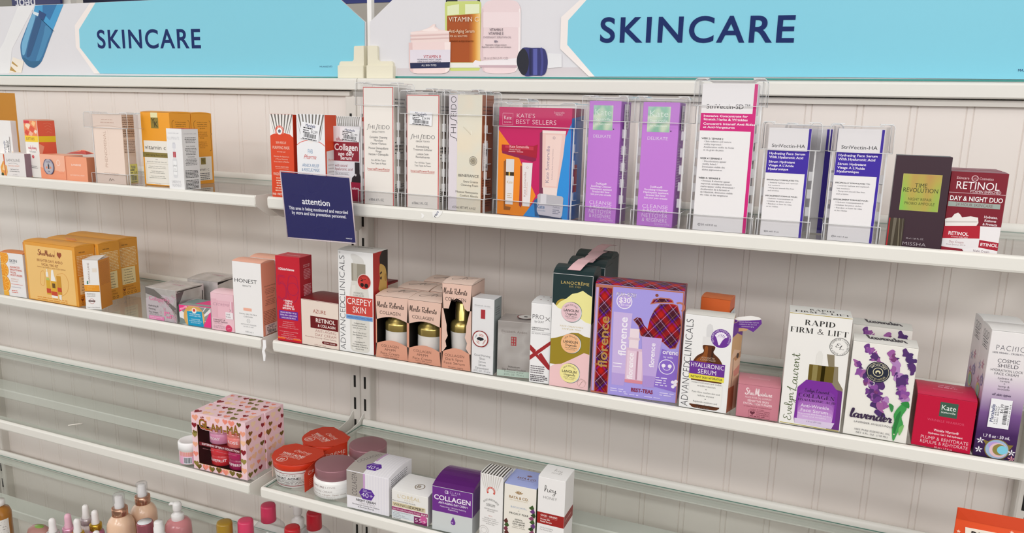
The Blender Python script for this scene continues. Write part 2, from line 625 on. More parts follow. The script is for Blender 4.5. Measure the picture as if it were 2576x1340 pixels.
# ------------------------------------------------------------------ printed faces
class Canvas:
    """print on a surface: fn(u, v, lift) -> point, u left to right, v top to bottom, both 0..1"""
    def __init__(self, mb, fn, w, h, nu=1, nv=1, lift=0.00005):
        self.mb, self.fn, self.w, self.h, self.nu, self.nv, self.o = mb, fn, w, h, nu, nv, lift

    def _up(self):
        self.o += 0.000012
        return self.o

    def _put(self, uv, fs, col):
        o = self._up()
        self.mb.add([self.fn(p[0], p[1], o) for p in uv], fs, col)

    def r(self, u0, v0, u1, v1, col):
        nu = max(1, int(math.ceil(self.nu * abs(u1 - u0)))) if self.nu > 1 else 1
        nv = max(1, int(math.ceil(self.nv * abs(v1 - v0)))) if self.nv > 1 else 1
        eu, ev = .0004 / self.w, .0004 / self.h
        u0, u1 = min(1 - eu, max(eu, u0)), min(1 - eu, max(eu, u1))
        v0, v1 = min(1 - ev, max(ev, v0)), min(1 - ev, max(ev, v1))
        P, Fq = [], []
        for j in range(nv + 1):
            for i in range(nu + 1):
                P.append((u0 + (u1 - u0) * i / nu, v0 + (v1 - v0) * j / nv))
        for j in range(nv):
            for i in range(nu):
                a = j * (nu + 1) + i
                Fq.append((a, a + nu + 1, a + nu + 2, a + 1))
        self._put(P, Fq, col)

    def p(self, pts, col):
        pts = [(min(.997, max(.003, a)), min(.998, max(.002, b))) for a, b in pts]
        k, ax = (self.nv, 1) if self.nv > 1 else (self.nu, 0)
        if k < 2:
            self._put(pts, [tuple(range(len(pts)))], col)
            return
        V, Fq = [], []                       # on a curved face the outline is cut into strips that follow it
        for i in range(k):
            q = pts
            for s, c in ((1, i / k), (-1, (i + 1) / k)):
                out = []
                for j, a in enumerate(q):
                    b = q[(j + 1) % len(q)]
                    fa, fb = s * (a[ax] - c), s * (b[ax] - c)
                    if fa >= 0:
                        out.append(a)
                    if (fa >= 0) != (fb >= 0):
                        t = fa / (fa - fb)
                        out.append((a[0] + (b[0] - a[0]) * t, a[1] + (b[1] - a[1]) * t))
                q = out
                if len(q) < 3:
                    break
            if len(q) > 2:
                n = len(V)
                V += q
                Fq.append(tuple(range(n, n + len(q))))
        if V:
            self._put(V, Fq, col)

    def e(self, u, v, r, col, rv=None, n=28, a0=0, a1=360):
        """ellipse, r as a share of the face width"""
        R = r * self.w
        RV = (rv if rv is not None else r) * self.w
        k = [(u + R * cos(radians(a0 + (a1 - a0) * i / n)) / self.w, v - RV * sin(radians(a0 + (a1 - a0) * i / n)) / self.h)
             for i in range(n + (1 if a1 - a0 < 360 else 0))]
        self.p(k, col)

    def ring(self, u, v, r, t, col, n=32, a0=0, a1=360):
        P, Fq = [], []
        for i in range(n + 1):
            a = radians(a0 + (a1 - a0) * i / n)
            for q in (r - t / 2, r + t / 2):
                P.append((u + q * cos(a), v - q * sin(a) * self.w / self.h))
        for i in range(n):
            Fq.append((2 * i, 2 * i + 1, 2 * i + 3, 2 * i + 2))
        self._put(P, Fq, col)

    def s(self, pts, wd, col, smooth=True):
        """stroke through points, width as a share of the face width"""
        q = [(a * self.w, -b * self.h) for a, b in pts]
        q = crom(q, 6) if smooth and len(q) > 2 else q
        V, Fq = ribbon(q, wd * self.w)
        self._put([(a / self.w, -b / self.h) for a, b in V], Fq, col)

    def t(self, txt, u, v, wf, hf, col, wt=0, rot=0, font='sans', track=0.0, sh=0.0, al='c', res=None, arg=None):
        """lettering centred (al l / r: anchored) at u,v; wf, hf: length and cap height as shares of the face
        (of height and width when it runs up the face)"""
        vert = abs(rot) == 90
        H = hf * (self.w if vert else self.h)
        if res is None:
            res = 2 if H < .0035 else 3
        if font == 'script':
            V, Fq = script(txt, *(arg or (.07, .05)))
        elif font == 'didone':
            V, Fq = didone(txt)
        else:
            V, Fq = sans(txt, wt, track, res)
        if not V:
            return
        x0 = min(p[0] for p in V)
        x1 = max(p[0] for p in V)
        L0 = max(1e-6, x1 - x0)
        Lm = wf * (self.h if vert else self.w) if wf else L0 * H * .9
        k = Lm / L0
        off = {'c': .5, 'l': 0, 'r': 1}[al]
        ca, sa = cos(radians(rot)), sin(radians(rot))
        out = []
        for px, py in V:
            X = (px - x0) * k - Lm * off + (py - .5) * H * sh
            Y = (py - .5) * H
            out.append((u + (X * ca - Y * sa) / self.w, v - (X * sa + Y * ca) / self.h))
        self._put(out, Fq, col)

    def ts(self, lines, u, v, dv, hf, col, wf=None, **k):
        for i, l in enumerate(lines):
            if l:
                self.t(l, u, v + i * dv, (wf[i] if isinstance(wf, list) else wf), hf, col, **k)

    def arc(self, txt, u, v, r, hf, col, mid=90, span=None, wt=0, inner=False):
        """lettering round a circle of radius r (share of width), hf cap height as a share of width"""
        adv = [glyph(c, wt, 2)[2] / CAP * hf for c in txt]
        tot = sum(adv)
        k = radians(span) * r / tot if span else 1.0
        s = -tot * k / 2
        V, Fq = [], []
        for c, a in zip(txt, adv):
            vs, fs, _ = glyph(c, wt, 2)
            n = len(V)
            for px, py in vs:
                X = s + px / CAP * hf * k
                rr = r + (py / CAP - .5) * hf * (-1 if inner else 1)
                th = radians(mid) + (X / r if inner else -X / r)
                V.append((u + rr * cos(th), v - rr * sin(th) * self.w / self.h))
            Fq += [tuple(i + n for i in q) for q in fs]
            s += a * k
        self._put(V, Fq, col)

    def g(self, u0, u1, v, n, dv, hf, col, al='l', seed=1, fill=.75):
        """rows of print too small to read: word-long dashes"""
        rnd = random.Random(seed)
        P, Fq = [], []
        for i in range(n):
            words, tot = [], 0
            lim = (u1 - u0) * rnd.uniform(fill, 1.0)
            while tot < lim:
                w = min(rnd.uniform(.03, .11) * max(1, (u1 - u0) / .6), lim - tot)
                words.append(w)
                tot += w + .018
            tot -= .018
            a = u0 if al == 'l' else (u1 - tot if al == 'r' else (u0 + u1 - tot) / 2)
            y = v + i * dv
            for w in words:
                k = len(P)
                P += [(a, y - hf / 2), (a, y + hf / 2), (a + w, y + hf / 2), (a + w, y - hf / 2)]
                Fq.append((k, k + 1, k + 2, k + 3))
                a += w + .018
        self._put(P, Fq, col)

    def bars(self, u0, v0, u1, v1, col, n=22, vert=False, seed=3):
        rnd = random.Random(seed)
        P, Fq, x = [], [], 0.0
        ws = [rnd.choice((1, 1, 2, 3)) for _ in range(2 * n)]
        T = sum(ws)
        for i, w in enumerate(ws):
            if i % 2 == 0:
                k = len(P)
                a, b = x / T, (x + w) / T
                if vert:
                    P += [(u0, v0 + (v1 - v0) * a), (u0, v0 + (v1 - v0) * b), (u1, v0 + (v1 - v0) * b), (u1, v0 + (v1 - v0) * a)]
                else:
                    P += [(u0 + (u1 - u0) * a, v0), (u0 + (u1 - u0) * a, v1), (u0 + (u1 - u0) * b, v1), (u0 + (u1 - u0) * b, v0)]
                Fq.append((k, k + 1, k + 2, k + 3))
            x += w
        self._put(P, Fq, col)

    def price(self, price, vert=False, base='#EFEFF2', ink='#1B1B22'):
        """a shop price sticker filling this canvas"""
        self.r(0, 0, 1, 1, base)
        nv = '#20306B'
        if not vert:
            self.t('Marshalls', .5, .16, .5, .16, nv, wt=1, sh=.15)
            self.g(.14, .62, .32, 1, .1, .07, ink, seed=2, fill=.95)
            self.t(price, .72, .48, .34, .17, ink)
            self.g(.14, .5, .46, 2, .12, .06, ink, seed=4)
            self.bars(.2, .62, .84, .86, ink)
            self.g(.14, .9, .94, 1, .1, .05, ink, seed=5, fill=.95)
        else:
            self.t('Marshalls', .16, .5, .6, .16, nv, wt=1, rot=90, sh=.15)
            self.t(price, .56, .32, .3, .15, ink, rot=90)
            for i, x in enumerate((.31, .42)):
                self.t('1201 84767', x, .55, .6, .07, ink, rot=90)
            self.bars(.66, .2, .84, .84, ink, vert=True)
            self.t('0027 2142 014', .92, .5, .7, .06, ink, rot=90)


class Carton:
    """a folded card box standing on a shelf; its base front-centre is the origin"""
    def __init__(self, name, label, cat, x, y, z, w, d, h, rz=0.0, col='#EEEEEE', R=None, L=None, T=None, bulge=0.0, group=None, ch=0.0005, rough=0.42):
        self.mb = MB()
        self.a = (name, label, cat, group, (x, y, z), rz)
        self.w, self.d, self.h, self.bulge = w, d, h, bulge
        h -= DATUM
        self.h = h
        mk = lambda c: c if not isinstance(c, str) else M(c, rough)
        col, R, L, T = mk(col), mk(R or col), mk(L or R or col), mk(T or col)
        self.col, self.Tm = col, T
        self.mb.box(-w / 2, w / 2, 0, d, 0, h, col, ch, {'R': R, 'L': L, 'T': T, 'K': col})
        self.kids = []
        self.flap = None
        if bulge:
            self.flap = MB()
            n = 8
            e = .0004
            vs, fs = [], []
            for i in range(n + 1):
                t = i / n
                z = h + e + bulge * (sin(pi * t) ** .8 if 0 < t < 1 else 0)
                vs += [(-w / 2, d * t, z), (w / 2, d * t, z), (-w / 2, d * t, h), (w / 2, d * t, h)]
            for i in range(n):
                a = 4 * i
                fs += [(a, a + 1, a + 5, a + 4), (a, a + 4, a + 6, a + 2), (a + 1, a + 3, a + 7, a + 5)]
            self.flap.add(vs, fs, T)
        self.F = Canvas(self.mb, lambda u, v, o: (-w / 2 + u * w, -o, h * (1 - v)), w, h)
        self.R = Canvas(self.mb, lambda u, v, o: (w / 2 + o, u * d, h * (1 - v)), d, h)
        self.L = Canvas(self.mb, lambda u, v, o: (-w / 2 - o, d - u * d, h * (1 - v)), d, h)
        if bulge:
            self.T = Canvas(self.flap, lambda u, v, o: (-w / 2 + u * w, d * (1 - v), h + .0004 + bulge * max(0, sin(pi * min(1, max(0, 1 - v)))) ** .8 + o), w, d, 1, 12, lift=.0001)
        else:
            self.T = Canvas(self.mb, lambda u, v, o: (-w / 2 + u * w, d * (1 - v), h + o), w, d)

    def sub(self, face, u0, v0, u1, v1, rot=0, name='price_sticker', lift=.0014):
        """a separate stuck-on piece on a face; returns its canvas"""
        f = getattr(self, face)
        mb = MB()
        W, H = abs(u1 - u0) * f.w, abs(v1 - v0) * f.h
        ca, sa = cos(radians(rot)), sin(radians(rot))
        uc, vc = (u0 + u1) / 2, (v0 + v1) / 2

        def fn(u, v, o):
            X, Y = (u - .5) * W, (.5 - v) * H
            return f.fn(uc + (X * ca - Y * sa) / f.w, vc - (X * sa + Y * ca) / f.h, o)
        c = Canvas(mb, fn, W, H, 1, 1, lift)
        self.kids.append((name, mb))
        return c

    def part(self, name, label=None):
        mb = MB()
        self.kids.append((name, mb, label))
        return mb

    def done(self):
        name, label, cat, group, loc, rz = self.a
        o = tag(self.mb.build(name, None, loc, rz), label, cat, group)
        if self.flap:
            self.flap.build('top_flap', o)
        for k in self.kids:
            c = k[1].build(k[0], o)
            if len(k) > 2 and k[2]:
                c['label'] = k[2]
        self.obj = o
        return o


# ================================================================== the gondola fixture
WHITE = M('#E6E4DD', .38)
PANEL = M('#E8E0DA', .33, spec=.45)
GREYW = M('#DAD5CE', .4)
DARK = M('#14130F', .7)
GLASS = clear('shelf_glass', (.965, .985, .975), .015, 1.5)
GEDGE = M('#4E8474', .15)
P = 0.0743                                   # spacing of the panel beads
G0 = 0.0874                                  # first bead from the bay seam
BAY = 1.2084
ZTOP, ZBOT = OZ + .384, OZ - .95


def bead_panel(name, x_in, sgn, label):
    """beadboard back panel with paired v-grooves"""
    mb = MB()
    prof = [(x_in, 0.0), (x_in + sgn * .0115, 0.0), (x_in + sgn * .0122, .0012), (x_in + sgn * .0129, 0.0)]
    for i in range(15):
        c = sgn * (G0 + i * P)
        for s in (-.0047, .0047):
            prof += [(c + sgn * s - sgn * .0012, 0.0), (c + sgn * s, .0014), (c + sgn * s + sgn * .0012, 0.0)]
    xo = sgn * (BAY - .0199)
    prof += [(xo - sgn * .0129, 0), (xo - sgn * .0122, .0012), (xo - sgn * .0115, 0), (xo, 0)]
    poly = prof + [(xo, .012), (x_in, .012)]
    vs = [(a, b, ZBOT) for a, b in poly] + [(a, b, ZTOP) for a, b in poly]
    n = len(poly)
    mb.add(vs, [(i, (i + 1) % n, n + (i + 1) % n, n + i) for i in range(n)], PANEL)
    o = mb.build(name)
    o['label'] = label
    o['category'] = 'panel'
    o['kind'] = 'structure'
    return o


bead_panel('wall_right', .0199, 1, 'off-white beadboard back panel behind the right bay of shelves')
bead_panel('wall_left', -.0199, -1, 'off-white beadboard back panel behind the left bay of shelves')


def upright(x0, x1, label, slot_x):
    """slotted upright half: shallow channel with dark slots"""
    mb = MB()
    yf = -.0225
    r = .004
    prof = [(x0, .01), (x0, yf + r), (x0 + r * .3, yf + r * .3), (x0 + r, yf), (x1 - r, yf), (x1 - r * .3, yf + r * .3), (x1, yf + r), (x1, .01)]
    mb.extrude(prof, 'z', ZBOT, OZ + .382, GREYW)
    z = OZ + .3232
    while z > OZ - .9:
        mb.box(slot_x - .0025, slot_x + .0025, yf - .0004, yf + .003, z, z + .0262, DARK)
        z -= .0494
    return tag(mb.build('upright_post'), label, 'post')


upright(-.0262, -.0004, 'slotted white upright ending the left bay beside the seam', -.0125)
upright(.0004, .0245, 'slotted white upright starting the right bay beside the seam', .0125)
upright(BAY - .0245, BAY - .0004, 'slotted white upright at the far right end of the shelves', BAY - .0125)
upright(-BAY + .0004, -BAY + .0262, 'slotted white upright at the far left end of the shelves', -BAY + .0125)


def header(name, x0, x1, label):
    mb = MB()
    z0, z1 = OZ + .3945, OZ + .4175
    r = .004
    prof = [(-.0185, z0 + .002), (-.0185, z1 - r), (-.0173, z1 - r * .3), (-.0145, z1), (.07, z1), (.07, z0), (-.0165, z0)]
    mb.extrude(prof, 'x', x0, x1, WHITE)
    o = tag(mb.build(name), label, 'rail')
    t = MB()
    t.extrude([(-.0075, OZ + .3835), (-.0075, OZ + .3925), (.004, OZ + .3945), (.004, OZ + .3835)], 'x', x0 + .024, x1 - .024, GREYW)
    t.build('cover_strip', o)
    return o


header('header_rail', -BAY, -.0009, 'white metal header rail under the left sign')
header('header_rail', .0009, BAY, 'white metal header rail under the right sign')

# ------------------------------------------------------------------ shelves
SH = {1: dict(z=.202, y=-.300), 2: dict(z=-.0475, y=-.300), 3: dict(z=-.3018, y=-.345), 4: dict(z=-.612, y=-.42)}
ZS = {k: OZ + v['z'] + DATUM for k, v in SH.items()}


def shelf(n, x0, x1, label):
    zg = ZS[n]
    yl = SH[n]['y']
    LT = .008 - DATUM                        # lip above the glass
    root = tag(empty('glass_shelf', ((x0 + x1) / 2, yl, zg)), label, 'shelf', 'white framed glass shelves')
    ox, oy = (x0 + x1) / 2, yl
    a, b = x0 - ox, x1 - ox
    D = -.0225 - yl                          # depth to the upright face
    # front lip
    mb = MB()
    h = .0205
    r = .0035
    prof = [(0, LT - r), (.001, LT - .001), (r, LT), (.006 - .001, LT), (.006, LT - .001), (.006, -.0065), (.006, LT - h), (r, LT - h), (.001, LT - h + .001), (0, LT - h + r)]
    mb.extrude(prof, 'x', a + .0015, b - .0015, WHITE)
    mb.extrude([(.006, -.0065), (.031, -.0065), (.031, -.009), (.006, -.009)], 'x', a + .004, b - .004, WHITE)
    mb.build('front_lip', root)
    # back rail with its ledge
    mb = MB()
    q = [(D - .0125 + .006 * (1 - cos(t)), .001 + .0105 * sin(t)) for t in [i * pi / 10 for i in range(11)]]
    mb.extrude([(D - .0125, -.006)] + q + [(D - .0005, -.006)], 'x', a + .005, b - .005, WHITE, True)
    mb.extrude([(D - .0125, -.0065), (D - .034, -.0065), (D - .034, -.009), (D - .0125, -.009)], 'x', a + .005, b - .005, WHITE)
    mb.build('back_rail', root)
    if n > 2:                                # the deeper shelves carry a stiffening channel under the glass
        yc = -.21 - yl
        mb = MB()
        mb.box(a + .004, b - .004, yc, yc + .045, -.028, -.0066, WHITE, .002)
        mb.build('centre_channel', root)
    # side brackets
    for s, xa in ((0, a), (1, b - .0016)):
        mb = MB()
        pts = [(.0005, LT - .003), (.003, LT)]
        pts += [(D - .05, LT), (D - .02, .008), (D - .002, .022), (D - .002, -.085), (D - .014, -.090), (D - .030, -.082), (D - .032, -.052), (D - .045, -.041)]
        pts += [(.10, -.0375), (.05, -.0370), (.038, -.0360), (.028, -.0325), (.018, -.0265), (.009, -.0205), (.003, -.0165), (.0005, -.012)]
        mb.extrude(pts, 'x', xa, xa + .0016, WHITE)
        mb.build('side_bracket', root)
    # glass
    mb = MB()
    g0, g1 = a + .003, b - .003
    vs = [(g0, .0065, 0), (g1, .0065, 0), (g1, D - .013, 0), (g0, D - .013, 0), (g0, .0065, -.006), (g1, .0065, -.006), (g1, D - .013, -.006), (g0, D - .013, -.006)]
    mb.add(vs, [(0, 1, 2, 3), (7, 6, 5, 4)], GLASS)
    ve = [(a_, b_, c_ if c_ == 0 else -.0018) for a_, b_, c_ in vs]
    mb.add(ve, [(0, 4, 5, 1), (1, 5, 6, 2), (2, 6, 7, 3), (3, 7, 4, 0)], GEDGE)
    mb.build('glass_pane', root)
    return root


_nm = {1: 'topmost', 2: 'second', 3: 'third', 4: 'lowest'}
for _n in (1, 2, 3, 4):
    shelf(_n, .0085, BAY - .0165, '%s glass shelf of the right bay, white metal frame' % _nm[_n])
    shelf(_n, -BAY + .0085, -.0165, '%s glass shelf of the left bay, white metal frame' % _nm[_n])

# ------------------------------------------------------------------ signs on the header
TEAL = M('#7FCDE2', .3)
SGREY = M('#DEDDE1', .3)
SEDGE = clear('acrylic_edge', (.35, .75, .72), .1, 1.5, milk=.55, milkcol='#2FA7A0')
LS= [('p', [(-0.9998, 0.5864),(-0.9403, 0.5859),(-1.0374, 0.4845),(-1.0559, 0.4252),(-1.1699, 0.4248),(-1.1063, 0.4801),(-1.0826, 0.4848),(-1.0647, 0.5019)], '#E9E9EA'),('p', [(-0.9405, 0.5848),(-0.8425, 0.5854),(-0.8867, 0.5259),(-0.948, 0.5696)], '#3B9BD0'),('p', [(-0.9138, 0.5852),(-0.8649, 0.5854),(-0.8941, 0.5495),(-0.9161, 0.5688)], '#1F6FA8'),('p', [(-0.9496, 0.5709),(-0.95, 0.5727),(-0.952, 0.5741),(-0.9524, 0.5737),(-0.9479, 0.5701),(-0.9353, 0.561),(-0.9171, 0.5479),(-0.8991, 0.5349),(-0.8867, 0.5259),(-0.882, 0.523),(-0.8818, 0.5238),(-0.8839, 0.5253),(-0.8862, 0.5247),(-0.8884, 0.5213),(-0.8917, 0.5167),(-0.8957, 0.5111),(-0.9001, 0.5048),(-0.9052, 0.4971),(-0.9111, 0.4881),(-0.9171, 0.4792),(-0.9223, 0.4715),(-0.9265, 0.4655),(-0.9301, 0.4606),(-0.9336, 0.4562),(-0.9375, 0.4523),(-0.9423, 0.4486),(-0.9474, 0.4454),(-0.9526, 0.4427),(-0.9573, 0.4407),(-0.9613, 0.4394),(-0.9649, 0.4388),(-0.9684, 0.4388),(-0.972, 0.4392),(-0.9759, 0.4399),(-0.9798, 0.441),(-0.9837, 0.4427),(-0.9877, 0.4451),(-0.992, 0.4483),(-0.9965, 0.4522),(-1.0006, 0.4566),(-1.0038, 0.461),(-1.0056, 0.4654),(-1.0066, 0.47),(-1.007, 0.4746),(-1.007, 0.4793),(-1.0068, 0.4839),(-1.0064, 0.4884),(-1.0053, 0.4932),(-1.003, 0.4988),(-0.9992, 0.5053),(-0.9941, 0.5125),(-0.9885, 0.52),(-0.983, 0.5275),(-0.9773, 0.5351),(-0.9712, 0.5431),(-0.9655, 0.5506),(-0.9606, 0.5569),(-0.9569, 0.5618),(-0.9538, 0.5658),(-0.9515, 0.5688)], '#2A6E9F'),('p', [(-0.953, 0.565),(-0.9481, 0.568),(-0.9439, 0.5682),(-0.9416, 0.5656),(-0.9422, 0.56),(-0.9473, 0.55),(-0.9558, 0.536),(-0.9653, 0.521),(-0.9731, 0.5081),(-0.9786, 0.4977),(-0.9832, 0.4883),(-0.9872, 0.4803),(-0.9908, 0.4744),(-0.994, 0.4706),(-0.9967, 0.4689),(-0.999, 0.4687),(-1.0007, 0.4695),(-1.0017, 0.4718),(-1.0022, 0.4757),(-1.0023, 0.4801),(-1.0022, 0.4842),(-1.002, 0.4875),(-1.0018, 0.4907),(-1.0009, 0.4943),(-0.9989, 0.4987),(-0.9958, 0.5042),(-0.9918, 0.5103),(-0.987, 0.5172),(-0.9815, 0.525),(-0.9747, 0.5352),(-0.9668, 0.5471),(-0.9591, 0.5579)], '#6FAFD4'),('p', [(-0.939, 0.5576),(-0.9341, 0.5586),(-0.9285, 0.5579),(-0.9238, 0.5554),(-0.9221, 0.5513),(-0.9241, 0.545),(-0.9288, 0.5366),(-0.9349, 0.527),(-0.9411, 0.5172),(-0.9478, 0.5064),(-0.9555, 0.4943),(-0.9629, 0.4829),(-0.9688, 0.4742),(-0.9728, 0.4691),(-0.9754, 0.4664),(-0.9773, 0.4652),(-0.9794, 0.4646),(-0.982, 0.4639),(-0.9848, 0.4639),(-0.9868, 0.4651),(-0.9872, 0.4683),(-0.9857, 0.4738),(-0.9827, 0.4812),(-0.9788, 0.4897),(-0.9745, 0.4985),(-0.9695, 0.5078),(-0.9636, 0.5181),(-0.9578, 0.528),(-0.9527, 0.5365),(-0.9488, 0.5436),(-0.9456, 0.5498),(-0.9425, 0.5546)], '#174F80'),('p', [(-0.9097, 0.5381),(-0.9051, 0.5374),(-0.8993, 0.5341),(-0.8944, 0.5295),(-0.8921, 0.5248),(-0.8935, 0.5201),(-0.8973, 0.5149),(-0.9024, 0.509),(-0.9075, 0.5025),(-0.9127, 0.4945),(-0.9186, 0.4854),(-0.9245, 0.4764),(-0.9298, 0.4692),(-0.9345, 0.4639),(-0.9387, 0.46),(-0.9426, 0.4571),(-0.9462, 0.4547),(-0.9501, 0.4525),(-0.954, 0.4507),(-0.9569, 0.4503),(-0.9574, 0.4523),(-0.9548, 0.4578),(-0.9499, 0.4658),(-0.944, 0.4749),(-0.9386, 0.4837),(-0.9337, 0.4921),(-0.9286, 0.5009),(-0.9238, 0.5094),(-0.9197, 0.5169),(-0.9168, 0.5238),(-0.9146, 0.5304),(-0.9125, 0.5355)], '#3E86B4'),('p', [(-1.0014, 0.4647),(-0.9974, 0.4637),(-0.991, 0.4607),(-0.9833, 0.4572),(-0.9753, 0.4548),(-0.9656, 0.4544),(-0.9542, 0.455),(-0.9443, 0.4554),(-0.939, 0.4547),(-0.9401, 0.4521),(-0.9456, 0.4481),(-0.9528, 0.4442),(-0.959, 0.4414),(-0.9637, 0.44),(-0.9684, 0.4393),(-0.9729, 0.4394),(-0.9774, 0.4402),(-0.9819, 0.4417),(-0.9866, 0.4441),(-0.9908, 0.4469),(-0.9943, 0.45),(-0.9976, 0.4539),(-1.0006, 0.4585),(-1.0022, 0.4626)], '#1C6088'),('p', [(-0.9278, 0.5738),(-0.9044, 0.5638),(-0.9153, 0.5488),(-0.9317, 0.5586)], '#123F78'),('p', [(-0.9477, 0.572),(-0.9288, 0.5668),(-0.9333, 0.5598),(-0.9503, 0.5661)], '#D9E6EE'),('p', [(-1.0576, 0.4265),(-1.0366, 0.4648),(-0.9991, 0.4549),(-1.0107, 0.4266)], '#EFE6D8'),('p', [(-1.0528, 0.4327),(-1.0475, 0.4426),(-1.029, 0.429),(-1.0346, 0.4288)], '#B99248'),('p', [(-1.0434, 0.45),(-1.0404, 0.455),(-1.0213, 0.4426),(-1.0252, 0.4414)], '#B99248'),('p', [(-0.7533, 0.5862),(-0.8102, 0.5362),(-0.8127, 0.4873),(-0.7584, 0.4257),(-0.74, 0.4258),(-0.7993, 0.4858),(-0.7971, 0.5267),(-0.7352, 0.5857)], '#F3EBE7'),('p', [(-0.7351, 0.5868),(-0.7971, 0.5267),(-0.7993, 0.4858),(-0.74, 0.4258),(-0.2627, 0.4243),(-0.0513, 0.4212),(-0.0064, 0.4214),(-0.005, 0.5275),(-0.0584, 0.5704),(-0.0576, 0.6089),(-0.6958, 0.6345)], 'TEAL'),('t', [(-0.7401, 0.4841),(-0.4267, 0.4814),(-0.5745, 0.5222)], 'SKINCARE','#1E2F66', 1),('t', [(-0.1141, 0.4401),(-0.0836, 0.4402),(-0.0987, 0.4434)], 'MA.AN027.073','#1E2F66', 0)]
